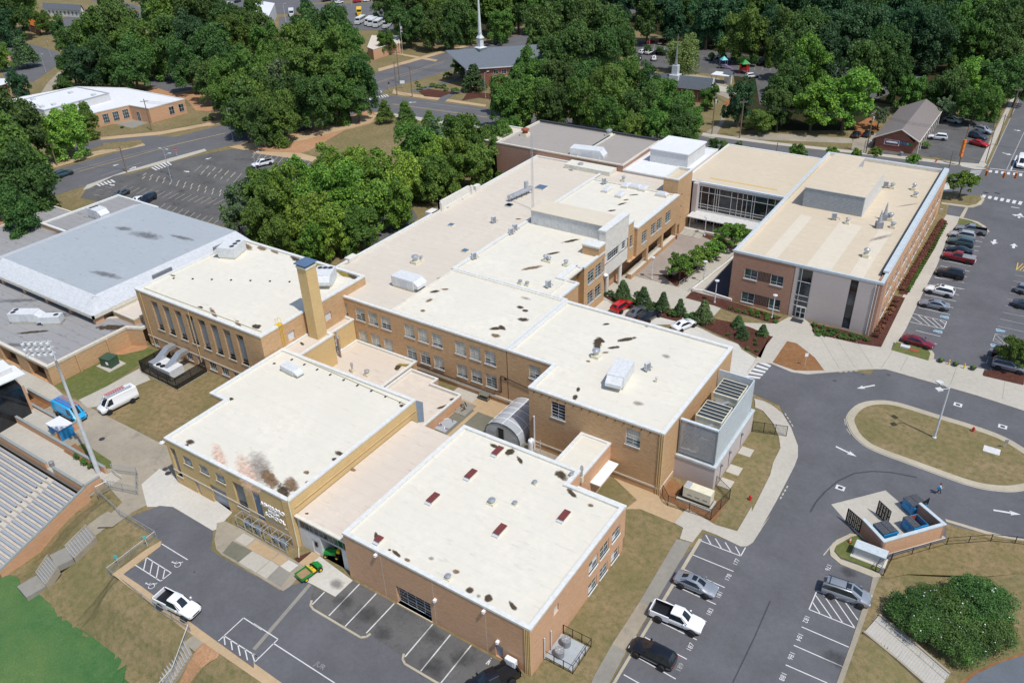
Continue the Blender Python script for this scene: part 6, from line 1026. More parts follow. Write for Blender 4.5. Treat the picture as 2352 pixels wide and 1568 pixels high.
for x, y in [(1290, 60), (1350, 75), (1410, 90), (1465, 100), (1590, 128), (1650, 142), (1710, 155), (1775, 168), (1835, 182), (1900, 197), (1965, 210), (2025, 222), (1280, 92), (1340, 103), (1398, 115), (1455, 130), (1518, 142), (1578, 155), (1640, 170), (1702, 185), (1765, 200), (1830, 213), (1893, 228), (1960, 242)]:
 p = L('21', x, y, 0)
 t = MB().box(-.85, -.09, 0, .85, .09, .14, 'line_cream', Matrix.Translation((p[0], p[1], .04)) @ Matrix.Rotation(R_(120 if y < 100 else 128), 4, 'Z')); WS = globals().setdefault('WS', []); WS.append(x); tag(t.build('wheel_stop'), 'yellowish wheel stop, %s from left in the %s row, far left car park' % (('first', 'second', 'third', 'fourth', 'fifth', 'sixth', 'seventh', 'eighth', 'ninth', 'tenth', 'eleventh', 'twelfth')[(len(WS)-1) % 12], 'back' if len(WS) < 13 else 'front'), 'wheel stop', 'wheel stops in the far car park')
for k, x, y, a, b in [('34', 1745, 613, .9, .5), ('34', 2143, 808, .9, .5), ('34', 698, 1352, .9, .6)]:
 p = L(k, x, y, 0); mb = MB().box(-.55, -.45, .045, .55, .45, .052, 'line_white', Matrix.Translation((p[0], p[1], 0))); mb.box(-.28, -.22, .052, .28, .22, .056, 'dark_metal', Matrix.Translation((p[0], p[1], 0))); structure('drain_marking', mb)
for k, x, y in [('31', 908, 918), ('31', 1497, 1223), ('34', 1600, 412), ('41', 1730, 580)]:
 p = L(k, x, y, 0); MB().lathe((p[0], p[1], .05), [(.42 if k != '41' else .1, 0), (.4 if k != '41' else .09, .012)], 'dark_metal', 14).build('manhole_cover', kind='structure')
for k, x, y, r in [('44', 765, 580, 1.0), ('44', 668, 1355, 1.5), ('42', 1600, 1150, 1.6), ('42', 1610, 1440, 1.8), ('42', 1150, 1130, 1.3), ('42', 800, 850, 1.5), ('42', 1010, 960, 1.6), ('42', 740, 690, 1.0), ('34', 650, 400, .4), ('34', 1130, 350, .4), ('34', 900, 345, .3), ('42', 1850, 1350, 1.4)]:
 p = L(k, x, y, 0); stain(None, p[0], p[1], .066, r, r*.8, 0, 'oil_spot')['kind'] = 'structure'
mb = MB(); P_ = [L('34', *p, 0) for p in [(430, 1568), (480, 1480), (560, 1390), (680, 1290), (820, 1225), (980, 1205), (1150, 1215), (1380, 1260)]]
for a, b in zip(P_[:-1], P_[1:]): line(mb, a, b, .22, .0565, 'asphalt_black')
P_ = [L('43', *p, 0) for p in [(2334, 840), (2200, 1150), (2000, 1568)]]+[]
for a, b in zip(P_[:-1], P_[1:]): line(mb, a, b, .14, .0568, 'asphalt_black')
structure('tyre_mark', mb)
mb = MB(); line(mb, L('44', 548, 432, 0), L('44', 640, 320, 0), .12, .0575, 'line_cream'); line(mb, L('44', 640, 320, 0), L('44', 790, 240, 0), .12, .0576, 'line_cream')
for p, q in (((205, 690), (285, 820)), ((735, 740), (745, 800)), ((755, 830), (790, 880)), ((230, 1335), (155, 1465)), ((690, 325), (870, 312))):
 for i in range(4): u = Vector(L('34', *p, 0)); v = Vector(L('34', *q, 0)); line(mb, u+(v-u)*i*.25, u+(v-u)*(i*.25+.15), .16, .0575, 'line_cream')
structure('kerb_paint', mb)
# ---------------------------------------------------------------- vehicles (built facing +x, standing on z = 0)
KIND = {  # stations: x, zlow, zbelt, ztop, wlow, wbelt, wtop ; cabin = (cowl, roof start, roof end, rear glass end)
 'sedan': ([(-2.42, .42, .82, .86, .62, .74, .60), (-2.25, .26, .95, 1.02, .80, .88, .72), (-1.62, .20, 1.0, 1.10, .86, .92, .70), (-.95, .20, .98, 1.42, .87, .93, .60), (.20, .20, .95, 1.43, .88, .93, .61), (1.02, .20, .93, 1.0, .88, .92, .74), (1.75, .22, .80, .88, .87, .91, .78), (2.28, .26, .68, .74, .80, .84, .70), (2.44, .38, .58, .62, .60, .66, .55)], (5, 4, 3, 2), .33, (1.45, -1.42)),
 'suv': ([(-2.38, .45, .95, 1.0, .74, .82, .70), (-2.28, .32, 1.08, 1.30, .86, .92, .72), (-1.95, .26, 1.10, 1.68, .88, .94, .66), (-1.2, .26, 1.10, 1.74, .89, .95, .66), (.15, .26, 1.08, 1.73, .89, .95, .66), (.95, .26, 1.06, 1.14, .89, .94, .76), (1.75, .28, .96, 1.04, .88, .93, .80), (2.28, .32, .80, .88, .82, .86, .72), (2.42, .42, .68, .72, .64, .70, .6)], (5, 4, 2, 1), .37, (1.45, -1.4)),
 'minivan': ([(-2.55, .42, .95, 1.05, .78, .86, .74), (-2.48, .28, 1.1, 1.45, .90, .95, .78), (-2.2, .22, 1.1, 1.68, .92, .98, .72), (-1.2, .22, 1.08, 1.75, .93, .99, .72), (.45, .22, 1.05, 1.72, .93, .98, .71), (1.5, .22, 1.02, 1.10, .92, .96, .78), (2.05, .24, .88, .96, .88, .92, .78), (2.42, .28, .72, .78, .80, .84, .68), (2.54, .40, .60, .64, .62, .68, .56)], (5, 4, 2, 1), .35, (1.55, -1.5)),
 'pickup': ([(-.62, .42, 1.12, 1.35, .93, .96, .74), (-.55, .42, 1.12, 1.84, .93, .96, .68), (.55, .42, 1.12, 1.86, .93, .96, .69), (1.35, .42, 1.10, 1.18, .93, .96, .80), (2.2, .42, 1.04, 1.12, .93, .95, .84), (2.72, .46, .92, .98, .88, .90, .78), (2.86, .52, .78, .82, .72, .76, .7)], (3, 2, 1, 0), .42, (1.95, -1.75)),
 'van': ([(-2.95, .40, 1.2, 1.5, .90, .98, .90), (-2.9, .38, 1.25, 2.35, .94, 1.0, .90), (-1.5, .38, 1.25, 2.45, .95, 1.0, .90), (1.0, .38, 1.22, 2.42, .95, 1.0, .88), (1.45, .38, 1.20, 2.30, .95, .99, .84), (2.25, .38, 1.15, 1.25, .94, .97, .86), (2.75, .40, .95, 1.05, .88, .90, .78), (2.92, .45, .78, .85, .74, .78, .7)], (5, 4, 1, 0), .36, (1.95, -1.75)),
}
VC = {}
def section(st):
 x, zl, zb, zt, wl, wb, wt = st
 h = [(wl*.9, zl), (wl, zl+.12), (wb, zl+(zb-zl)*.55), (wb, zb-.04), (wb*.975, zb), (wt, zt-.05), (wt*.86, zt), (0, zt+.015)]
 return [(x, y, z) for y, z in h]+[(x, -y, z) for y, z in h[-2::-1]]
def vehicle(kind, col, label, loc, rz, cat='car', group=None, bed='black', dark=False, metal=.0, roofbars=0, sunroof=False, simple=False, glass='car_glass', cap=False):
 st, (iw, ir, ie, ig), wr, axles = KIND[kind]; key = (kind, col, bed, cap)
 if key not in VC:
  mb = MB(); S = [section(s) for s in st]; n = len(S[0]); o = 0
  vs = [p for s in S for p in s]; fs = []
  for i in range(len(S)-1):
   for j in range(n-1): fs.append((i*n+j, i*n+j+1, (i+1)*n+j+1, (i+1)*n+j))
   fs.append((i*n+n-1, i*n, (i+1)*n, (i+1)*n+n-1))
  fs.append(tuple(range(n-1, -1, -1))); fs.append(tuple((len(S)-1)*n+j for j in range(n))); mb.add(vs, fs, col)
  if kind == 'pickup':
   W = .96
   for a in (-1, 1): mb.box(-2.86, a*W, .45, -.62, a*(W-.12), 1.2, col)
   mb.box(-2.88, -W, .5, -2.76, W, 1.2, col); mb.box(-2.8, -W+.1, .6, -.6, W-.1, .72, bed); mb.box(-2.95, -.9, .5, -2.86, .9, .66, 'unit_grey')
   for a in (-1, 1): mb.box(-2.76, a*(W-.115), .72, -.64, a*(W-.14), 1.19, bed)
   if cap: mb.box(-2.84, -W+.02, 1.2, -.6, W-.02, 1.26, bed)
  for ax in axles:
   for a in (-1, 1): w = max(st[3][4], .9); mb.lathe((0, 0, 0), [(0, 0), (wr+.08, 0), (wr+.08, .02)], 'black', 14, Matrix.Translation((ax, a*(w+.045 if kind not in ('sedan', 'minivan') else w+.06), wr)) @ Matrix.Rotation(R_(90*a), 4, 'X') @ Matrix.Translation((0, 0, -.02)))
  mb.box(st[0][0]+.02 if kind != 'pickup' else -2.8, -.7, .2, st[-1][0]-.15, .7, .5, 'black')
  B = mb.mesh('body', True)
  g = {}
  q = MB(); c_, e = Vector(S[ir][9]), Vector(S[ir][5]); nn = Vector((.4, 0, 1)).normalized()*.02; m1 = Vector(S[iw][7])*1; m2 = Vector(S[ir][7])*1
  a, b = Vector(S[iw][5]), Vector(S[iw][9]); tcut = .04; q.add([a+nn, m1+nn, m2+(m1-m2)*tcut+nn, e+(a-e)*tcut+nn, b+nn, c_+(b-c_)*tcut+nn], [(0, 1, 2, 3), (1, 4, 5, 2)], glass); g['windshield'] = q.mesh('windshield')
  q = MB(); nn = Vector((-.6, 0, 1)).normalized()*.02; a, b, c_, e = Vector(S[ig][5]), Vector(S[ig][9]), Vector(S[ie][9]), Vector(S[ie][5]); m1 = Vector(S[ig][7]); m2 = Vector(S[ie][7])
  if kind != 'van': q.add([a+nn, m1+nn, m2+nn, e+nn, b+nn, c_+nn], [(3, 2, 1, 0), (2, 5, 4, 1)], glass); g['rear_window'] = q.mesh('rear_window')
  for sgn, nm in ((1, 'l'), (-1, 'r')):
   q = MB(); lo = 4 if sgn > 0 else 10; hi = 5 if sgn > 0 else 9; off = Vector((0, sgn*.018, .004)); seq = list(range(iw, ig-1, -1)); bt, tp = [], []
   if kind == 'van': seq = [iw, ir, ir-1]
   for k, i in enumerate(seq):
    p, t_ = Vector(S[i][lo]), Vector(S[i][hi]); lo_ = p+(t_-p)*.08; hi_ = p+(t_-p)*(.90 if S[i][7][2]-S[i][4][2] > .3 else .12)
    if i == ir-1 and kind == 'van': lo_.x = ir and 1.0; 
    bt.append(lo_+off); tp.append(hi_+off)
   m = len(bt); q.add(bt+tp, [((k, k+1, m+k+1, m+k) if sgn > 0 else (k+1, k, m+k, m+k+1)) for k in range(m-1)], glass)
   g['side_window'+nm] = q.mesh('side_window')
  hl = MB(); f = st[-2]
  for a in (-1, 1): hl.box(f[0]-.1, a*(f[5]-.32), f[2]-.14, f[0]+.09, a*(f[5]-.02), f[2]+.0, 'light_lens')
  g['headlight'] = hl.mesh('headlight'); tl = MB(); f = st[0] if kind != 'pickup' else (-2.88, 0, 1.1, 0, 0, .93)
  for a in (-1, 1): tl.box(f[0]-.03, a*(f[5]-.2), f[2]-.22, f[0]+.12, a*(f[5]+.0), f[2]+.02, 'red')
  g['tail_light'] = tl.mesh('tail_light'); g['grille'] = MB().box(st[-1][0]-.03, -.45, st[-1][2]-.14, st[-1][0]+.02, .45, st[-1][2]+.0, 'black').mesh('grille')
  mi = MB()
  for a in (-1, 1): mi.box(st[iw][0]-.35, a*(st[iw][5]), st[iw][2]+.02, st[iw][0]-.18, a*(st[iw][5]+.2), st[iw][2]+.2, col)
  g['mirror'] = mi.mesh('mirror')
  wm = MB().lathe((0, 0, 0), [(wr*.6, 0), (wr, 0), (wr, .2), (wr*.62, .2)], 'tyre', 14, Matrix.Rotation(R_(90), 4, 'X')).mesh('wheel'); rm = MB().lathe((0, 0, 0), [(0, .0), (wr*.64, 0), (wr*.64, .02)], 'rim', 10, Matrix.Rotation(R_(90), 4, 'X'))
  for i in range(5): t = i*1.2566; rm.box(wr*.15, 0, -.03, wr*.5, .012, .03, 'black', Matrix.Rotation(t+.6, 4, 'Y') @ Matrix.Translation((0, .012, 0)))
  VC[key] = (B, g, wm, rm.mesh('rim'))
 B, g, wm, rm = VC[key]; t = thing('parked_car' if kind not in ('pickup', 'van') else ('pickup_truck' if kind == 'pickup' else 'cargo_van'), label, cat, loc, rz, group)
 ob('body', B, t)
 for nm, me in g.items(): ob(me.name.split('.')[0], me, t)
 w = KIND[kind][0][3][4]+.07
 for ax in axles:
  for a in (-1, 1):
   o = ob('wheel', wm, t); o.location = (ax, a*w if a > 0 else a*w, wr); o.rotation_euler = (0, 0, 0 if a < 0 else math.pi)
   o.location.y = a*(w+.02); o.rotation_euler.z = math.pi if a > 0 else 0; r = ob('rim', rm, o); r.location = (0, -.005, 0)
   o.location.y = a*(w-.0)
 s3 = st[ie]; zt = max(s[3] for s in st)
 if roofbars:
  for a in (-1, 1): MB().box(st[ie][0], a*.58, zt+.02, st[ir][0], a*.62, zt+.07, 'black').build('roof_rail', t)
  for i in range(roofbars): x = st[ie][0]+.3+i*(st[ir][0]-st[ie][0]-.9)/max(1, roofbars-1); MB().box(x, -.6, zt+.06, x+.06, .6, zt+.09, 'black').build('cross_bar', t)
 if sunroof: MB().box(st[ir][0]-.65, -.36, zt+.012, st[ir][0]-.12, .36, zt+.028, 'car_glass').build('sunroof', t)
 return t
for nm, c, mt in [('p_silver', (.36, .38, .41), .5), ('p_silverblue', (.30, .33, .38), .5), ('p_white', (.78, .79, .80), 0), ('p_black', (.008, .009, .014), .2), ('p_navy', (.01, .018, .04), .2), ('p_red', (.50, .008, .012), .1), ('p_maroon', (.20, .012, .03), .3), ('p_darkred', (.26, .008, .018), .2), ('p_teal', (.07, .13, .15), .3), ('p_grey', (.13, .14, .15), .4), ('p_blue', (.015, .33, .62), 0), ('p_slate', (.05, .065, .09), .3), ('p_tan', (.42, .38, .32), .3), ('p_lightsilver', (.50, .52, .54), .4), ('p_green', (.01, .26, .05), 0)]: paint(nm, c, mt)
def face(k, a, b):
 """position midway between two pixels on the ground and heading from a (rear) to b (front)"""
 p = G(k, *a); q = G(k, *b); return ((p[0]+q[0])/2, (p[1]+q[1])/2, (p[2]+q[2])/2+.05), math.atan2(q[1]-p[1], q[0]-p[0])
def car(kind, col, label, k, a, b, **kw):
 loc, rz = face(k, a, b); return vehicle(kind, col, label, loc, rz, **kw)
car('sedan', 'p_silver', 'silver sedan with black sunroof between bays 178 and 181', 'zn', (240, 500), (600, 650), sunroof=True)
car('pickup', 'p_white', 'white crew cab pickup with black bed beside bay number 183', 'zn', (-20, 830), (470, 1035), cat='pickup truck')
car('suv', 'p_black', 'glossy black crossover nose to the kerb beside bay number 187', 'zn', (170, 1400), (-225, 1200))
car('minivan', 'p_silver', 'silver minivan with roof rails parked beside the hatched bay', 'zm', (650, 440), (1180, 620), roofbars=2, sunroof=True)
car('pickup', 'p_white', 'white pickup alone in the lot beside the chain link fence and field', '41', (1440, 830), (1750, 985), cat='pickup truck')
vehicle('pickup', 'p_black', 'black pickup cut by the bottom edge beside the workshop brick wall', (-32.0, 41.0, .05), R_(-118), cat='pickup truck')
car('van', 'p_white', 'white cargo van with red and grey ladders on its roof', 'z7', (1340, 470), (1060, 610), cat='van')
car('van', 'p_blue', 'bright blue work van with roof rack beside the tall light pole', 'z7', (620, 590), (830, 700), cat='van')
for vn, cols in (('white', ('red', 'galvanised')), ('blue', ('purple', 'orange'))):
 v = [o for o in bpy.data.objects if o.get('label', '').startswith('white cargo' if vn == 'white' else 'bright blue work')][0]
 for i, c in enumerate(cols):
  t = thing('ladder', {'white0': 'red ladder lying on the roof of the white van', 'white1': 'long grey ladder lying on the roof of the white van', 'blue0': 'purple looking ladder on the roof of the blue van', 'blue1': 'orange ladder on the roof of the blue van'}[vn+str(i)], 'ladder', (v.location.x, v.location.y, v.location.z+2.55), v.rotation_euler.z)
  y = -.5+.75*i; mb = MB(); Ln = 1.6 if (i == 0 and vn == 'white') else 2.4
  for a in (0, .42): mb.box(-Ln, y+a, 0, Ln-.2, y+a+.05, .09, c)
  mb.build('rail', t); mb = MB()
  for j in range(int(Ln*2/.35)): mb.box(-Ln+.2+j*.35, y, .03, -Ln+.24+j*.35, y+.42, .06, c)
  mb.build('rung', t)
# north east car park
for a in [('pickup', 'p_silver', 'grey pickup with tools in its bed at the kerbed grass tip', 'z5', (800, 950), (470, 895), 'pickup truck'), ('suv', 'p_lightsilver', 'pale silver car squeezed behind the teal crossover', 'z5', (650, 1010), (400, 965), 'car'), ('suv', 'p_teal', 'dark teal crossover in the wing car park', 'z5', (655, 1100), (370, 1040), 'car'), ('sedan', 'p_navy', 'dark navy sedan hidden behind the red pickup', 'z5', (640, 1195), (340, 1140), 'car'),
   ('pickup', 'p_darkred', 'dark red pickup with covered bed in the wing car park', 'z5', (665, 1295), (305, 1220), 'pickup truck'), ('suv', 'p_black', 'black estate car alone between empty bays of the wing car park', 'z5', (540, 1480), (225, 1415), 'car'), ('suv', 'p_white', 'white crossover with sunroof in the wing car park', 'z6', (450, 385), (85, 300), 'car'), ('sedan', 'p_silverblue', 'silver blue sedan nearest the blue wheelchair symbols', 'z6', (375, 545), (25, 470), 'car'),
   ('sedan', 'p_maroon', 'dark red sedan by the small grass island with vents', '24', (1260, 1540), (1510, 1610), 'car'), ('suv', 'p_silverblue', 'silver blue crossover cut by the right edge higher up', 'z6', (1215, 310), (1560, 400), 'car'), ('sedan', 'p_slate', 'dark slate sedan cut by the right edge', 'z6', (1170, 480), (1540, 570), 'car'), ('suv', 'p_black', 'black car mostly hidden behind the tree at the right edge', 'z6', (950, 1100), (1290, 1190), 'car'), ('suv', 'p_silverblue', 'grey blue crossover in front of the mulch bed tree at right', 'z6', (930, 1230), (1310, 1320), 'car')]:
 car(a[0], a[1], a[2], a[3], a[4], a[5], cat=a[6], cap='covered' in a[2], bed='panel_dark' if 'covered' in a[2] else 'black', sunroof='white crossover' in a[2])
for a in [('suv', 'p_red', 'bright red car beside the evergreens behind the near block', '23', (960, 1290), (1060, 1225)), ('sedan', 'p_grey', 'dark grey sedan second in the row behind the near block', '23', (1100, 1340), (1190, 1275)), ('sedan', 'p_black', 'black sedan third in the row behind the near block', '23', (1210, 1370), (1310, 1310)), ('sedan', 'p_white', 'white sedan last in the row behind the near block', '23', (1510, 1445), (1615, 1400)),
   ('suv', 'p_teal', 'green blue crossover driving on the far left street', '21', (510, 95), (640, 50)), ('sedan', 'p_grey', 'grey sedan in the far left car park', '21', (1130, 225), (1035, 275)), ('sedan', 'p_white', 'white car beside the dark van in the far left car park', '21', (1260, 290), (1185, 340)), ('minivan', 'p_navy', 'dark navy people carrier beside the white car in the far left car park', '21', (1360, 275), (1280, 325)),
   ('pickup', 'p_white', 'white pickup with a person at its tailgate in the far car park', '12', (170, 1455), (-10, 1500)), ('van', 'p_white', 'white van waiting at the right hand crossing', 'z5', (1250, 60), (1215, 180)), ('suv', 'p_white', 'white car parked beside the porch of the brown roofed shop', '14', (1635, 1250), (1485, 1235)), ('sedan', 'p_lightsilver', 'silver sedan behind the porch of the brown roofed shop', '14', (1620, 1075), (1765, 1105)), ('suv', 'p_lightsilver', 'silver car with racks beside the right hand road', '14', (1890, 1160), (2055, 1205)), ('suv', 'p_slate', 'dark blue car beside the red one by the right hand road', '14', (1850, 1215), (1990, 1255)), ('sedan', 'p_red', 'bright red sedan by the right hand road', '14', (1860, 1280), (2000, 1315)),
   ('suv', 'p_white', 'white car left of its twin by the clipped conical shrub in the chapel car park', '13', (1175, 490), (1235, 470)), ('suv', 'p_white', 'white car right of its twin in the chapel car park', '13', (1225, 495), (1300, 470)), ('sedan', 'p_black', 'black car right of the two white ones in the chapel car park', '13', (1290, 495), (1360, 475)), ('suv', 'p_black', 'black car beside the willow in the chapel car park', '13', (1365, 500), (1430, 480)), ('sedan', 'p_slate', 'small dark blue car at the near row of the chapel car park', '13', (1165, 550), (1165, 510)), ('suv', 'p_white', 'white car facing away in the near row of the chapel car park', '13', (1300, 560), (1300, 515)), ('suv', 'p_white', 'white car beside the row of clipped shrubs right of the willow', '13', (1775, 540), (1870, 520)), ('suv', 'p_white', 'white car half hidden behind the tall magnolia', '13', (2130, 700), (2210, 690)), ('pickup', 'p_black', 'black pickup at the back of the chapel car park', '13', (1350, 405), (1385, 375)), ('sedan', 'p_red', 'red car at the back of the chapel car park', '13', (1240, 395), (1290, 375)), ('sedan', 'p_black', 'black car right of the playhouse in the shade', '13', (2220, 590), (2320, 575)),
   ('sedan', 'p_black', 'dark car under the tree beside the utility pole', '14', (820, 1240), (850, 1190)), ('sedan', 'p_black', 'second dark car right of the utility pole', '14', (915, 1230), (965, 1190)), ('van', 'p_white', 'white van on the top left street', '11', (1105, 190), (1150, 165)), ('sedan', 'p_silverblue', 'silver car left of the white van on the top left street', '11', (1000, 172), (1065, 160)), ('sedan', 'p_slate', 'dark car above the silver one at top left', '11', (1035, 155), (1080, 140)), ('sedan', 'p_white', 'white saloon car at the top middle street', '12', (725, 40), (795, 28)), ('suv', 'p_red', 'small red car at the top middle street', '12', (890, 30), (950, 20)), ('sedan', 'p_white', 'pale car right of the small red one at the top', '12', (980, 20), (1040, 10)), ('pickup', 'p_navy', 'dark blue pickup at the top edge', '12', (610, 20), (680, 8)), ('sedan', 'p_white', 'white car at the far left edge below the carport', '11', (5, 800), (60, 785)), ('sedan', 'p_white', 'small white car at the top between trees', '11', (2015, 45), (2065, 35)), ('sedan', 'p_black', 'small black car at the top between trees', '11', (2095, 30), (2140, 15))]:
 car(a[0], a[1], a[2], a[3], a[4], a[5], cat='pickup truck' if a[0] == 'pickup' else ('van' if a[0] == 'van' else 'car'), roofbars=2 if 'racks' in a[2] else 0)
def bus(label, loc, rz, col):
 t = thing('bus', label, 'bus', loc, rz, 'activity buses in the far yard' if 'yard' in label else None); MB().box(-4.6, -1.2, .5, 3.4, 1.2, 3.0, col).box(3.4, -1.05, .5, 4.9, 1.05, 1.7, col).build('body', t)
 for a in (-1, 1):
  for i in range(8): MB().box(-4.3+.95*i, a*1.2, 1.9, -3.6+.95*i, a*1.22, 2.6, 'car_glass').build('window', t)
  for x in (-3, 3.2): MB().lathe((0, 0, 0), [(0, -.1), (.5, -.1), (.5, .1), (0, .1)], 'tyre', 10, Matrix.Translation((x, a*1.1, .5)) @ Matrix.Rotation(R_(90), 4, 'X')).build('wheel', t)
 MB().box(3.4, -1, 1.75, 3.45, 1, 2.7, 'car_glass').build('windshield', t)
for i, (a, b) in enumerate((((905, 235), (990, 185)), ((995, 245), (1060, 190)), ((1015, 255), (1100, 200)), ((1060, 268), (1150, 205)), ((1160, 270), (1215, 220)))):
 loc, rz = face('12', b, a); bus('white bus in the far yard, %s from the left' % ords[i], loc, rz, 'white_metal')
loc, rz = face('12', (940, 100), (940, 165)); bus('orange yellow bus half hidden behind tree in the far lot', loc, rz, 'yellow'); loc, rz = face('12', (335, 110), (340, 175)); bus('lone white bus on the lane right of the warehouse', loc, rz, 'white_metal')
# flatbed trailer
loc, rz = face('12', (620, 1460), (790, 1470)); t = thing('flatbed_trailer', 'timber decked flatbed trailer at the far car park kerb', 'trailer', loc, rz); MB().box(-2.6, -1.1, .6, 2.6, 1.1, .75, 'wood').build('deck', t); MB().box(-2.7, -1.2, .45, 2.7, 1.2, .62, 'dark_metal').build('frame', t)
for x in (-.6, .3):
 for a in (-1, 1): MB().lathe((0, 0, 0), [(0, -.1), (.38, -.1), (.38, .1), (0, .1)], 'tyre', 10, Matrix.Translation((x, a*1.2, .38)) @ Matrix.Rotation(R_(90), 4, 'X')).build('wheel', t)
# utility carts
def wheel4(t, spots, r, w=.22):
 for x, y in spots:
  o = MB().lathe((0, 0, 0), [(0, -w/2), (r*.5, -w/2), (r, -w/2), (r, w/2), (r*.5, w/2), (0, w/2)], 'tyre', 12, Matrix.Translation((x, y, r)) @ Matrix.Rotation(R_(90), 4, 'X')).build('wheel', t); s = 1 if y > 0 else -1
  MB().lathe((0, 0, 0), [(0, 0), (r*.5, 0), (r*.5, .02)], 'yellow', 10, Matrix.Translation((x, y+s*w/2+(0.02 if s > 0 else -.0), r)) @ Matrix.Rotation(R_(90 if s < 0 else -90), 4, 'X')).build('rim', o)
loc, rz = face('42', (430, 650), (560, 560)); t = thing('utility_cart', 'green utility cart with dump bed and two yellow seats', 'utility cart', loc, rz)
mb = MB().box(-1.35, -.68, .55, .05, .68, .62, 'wood'); mb.build('bed_floor', t); mb = MB()
for b in ((-1.4, -.72, .5, .08, -.66, .88), (-1.4, .66, .5, .08, .72, .88), (-1.42, -.72, .5, -1.36, .72, .88), (.02, -.72, .5, .1, .72, 1.05)): mb.box(*b, 'tractor_green')
mb.build('bed', t)
for a in (-.32, .32): MB().box(.15, a-.26, .5, .65, a+.26, .66, 'yellow').box(.12, a-.26, .6, .24, a+.26, 1.0, 'yellow').build('seat', t)
mb = MB(); mb.add([(.7, -.6, .3), (1.6, -.45, .3), (1.6, .45, .3), (.7, .6, .3), (.85, -.6, .75), (1.55, -.4, .72), (1.55, .4, .72), (.85, .6, .75), (1.0, -.55, .95), (1.0, .55, .95)], [(0, 1, 5, 4), (1, 2, 6, 5), (2, 3, 7, 6), (4, 5, 8), (7, 9, 6), (5, 6, 9, 8), (4, 8, 9, 7)], 'tractor_green'); mb.build('hood', t); MB().box(-1.3, -.55, .25, 1.3, .55, .5, 'black').build('chassis', t)
MB().tube((.75, .3, .8), (.6, .3, 1.0), .02, 'black', 5).lathe((.6, .3, 1.0), [(.18, 0), (.18, .03)], 'black', 8).build('steering_wheel', t); wheel4(t, [(-.85, .62), (-.85, -.62), (1.15, .58), (1.15, -.58)], .3)
loc, rz = face('42', (720, 420), (665, 450)); t = thing('tractor', 'small green tractor hood nosing out of the open workshop door', 'tractor', loc, rz+R_(-50)); MB().add([(-.7, -.4, .45), (.8, -.38, .45), (.8, .38, .45), (-.7, .4, .45), (-.7, -.38, .9), (.75, -.3, .82), (.75, .3, .82), (-.7, .38, .9)], [(0, 1, 5, 4), (1, 2, 6, 5), (2, 3, 7, 6), (4, 5, 6, 7), (3, 0, 4, 7)], 'tractor_green').build('hood', t); MB().box(-1.3, -.35, .3, .7, .35, .5, 'black').build('chassis', t); MB().box(-1.2, -.25, .7, -.8, .25, 1.1, 'yellow').build('seat', t); wheel4(t, [(-.9, .5), (-.9, -.5), (.55, .45), (.55, -.45)], .26)
# ---------------------------------------------------------------- bleachers
root = thing('bleachers', 'football bleachers with rows of long grey benches stepping down to the field', 'bleachers', (-110, 30, -4), keep=True)
NR = 15; y0, y1, z0_, z1_ = 35.4, 24.3, -.35, -3.75
MB_ = MB()
for i in range(NR):
 y = y0+(y1-y0)*i/(NR-1); z = z0_+(z1_-z0_)*i/(NR-1); MB_.box(-150, y-.45, -4.2, -94.1, y+.4, z-.42, 'bleacher_deck')
MB_.build('deck', root)
for i in range(NR):
 y = y0+(y1-y0)*i/(NR-1); z = z0_+(z1_-z0_)*i/(NR-1)
 for a, b in ((-100.4+.0, -94.5), (-122, -101.9), (-150, -123.4)):
  o = MB().box(a, y-.17, z-.05, b, y+.13, z, 'bench_metal').build('bench', root); mb = MB(); x = a+.6
  while x < b: mb.box(x, y-.1, z-.42, x+.06, y+.08, z-.05, 'panel_dark'); x += 2.4
  mb.build('bracket', o)
 MB().box(-101.8, y-.4, z-.42, -100.5, y+.02, z-.25, 'bleacher_deck').build('step', root)
mb = MB()
yl, zl = 23.6, -3.9
vsw = [(-94.1, 36.3, .75), (-94.1, 23.4, -3.3)]
for dx in (0,): mb.add([(-94.1, 36.5, -4.2), (-93.8, 36.5, -4.2), (-93.8, 36.5, .7), (-94.1, 36.5, .7), (-94.1, 23.5, -4.2), (-93.8, 23.5, -4.2), (-93.8, 23.5, -3.2), (-94.1, 23.5, -3.2)], [(0, 1, 2, 3), (5, 4, 7, 6), (1, 5, 6, 2), (4, 0, 3, 7), (3, 2, 6, 7)], 'brick_orange')
mb.box(-150, 23.5, -4.2, -94, 23.75, -3.5, 'brick_orange'); mb.build('end_wall', root); mb = MB().tube((-93.95, 36.5, .76), (-93.95, 23.5, -3.14), .2, 'cap_grey', 4); mb.build('wall_cap', root)
def bwall(x0, y0, x1, y1, zb, zt, w=.3, capm='cap_grey', name='brick_wall', rt=root, wm='brick_orange'):
 d = Vector((x1-x0, y1-y0)); n = Vector((-d.y, d.x)).normalized()*w/2; p, q = Vector((x0, y0)), Vector((x1, y1)); o = MB().prism([p-n, q-n, q+n, p+n], zb, zt, wm).build(name, rt); n *= 1.25; MB().prism([p-n, q-n, q+n, p+n], zt, zt+.12, capm).build('cap', rt); return o
MB().box(-150, 36.2, -1, -93.9, 40.0, .06, 'concrete').build('walkway', root)
bwall(-150, 36.35, -102.9, 36.35, -.5, .95); bwall(-101.2, 36.35, -94.1, 36.35, -.5, .95); bwall(-119.5, 40.0, -94.9, 40.0, -1, 1.1); bwall(-94.0, 36.3, -94.0, 38.6, -.5, .95)
bwall(-122.5, 45.0, -110.5, 45.0, 0, 1.1); bwall(-107.6, 40.1, -107.6, 44.6, 0, 1.3); bwall(-119.8, 43.4, -108, 43.4, 0, .5, wm='brick_red')
MB().box(-120, 40.1, -.5, -107.8, 43.4, .2, 'concrete').build('ramp', root)
mb = MB()
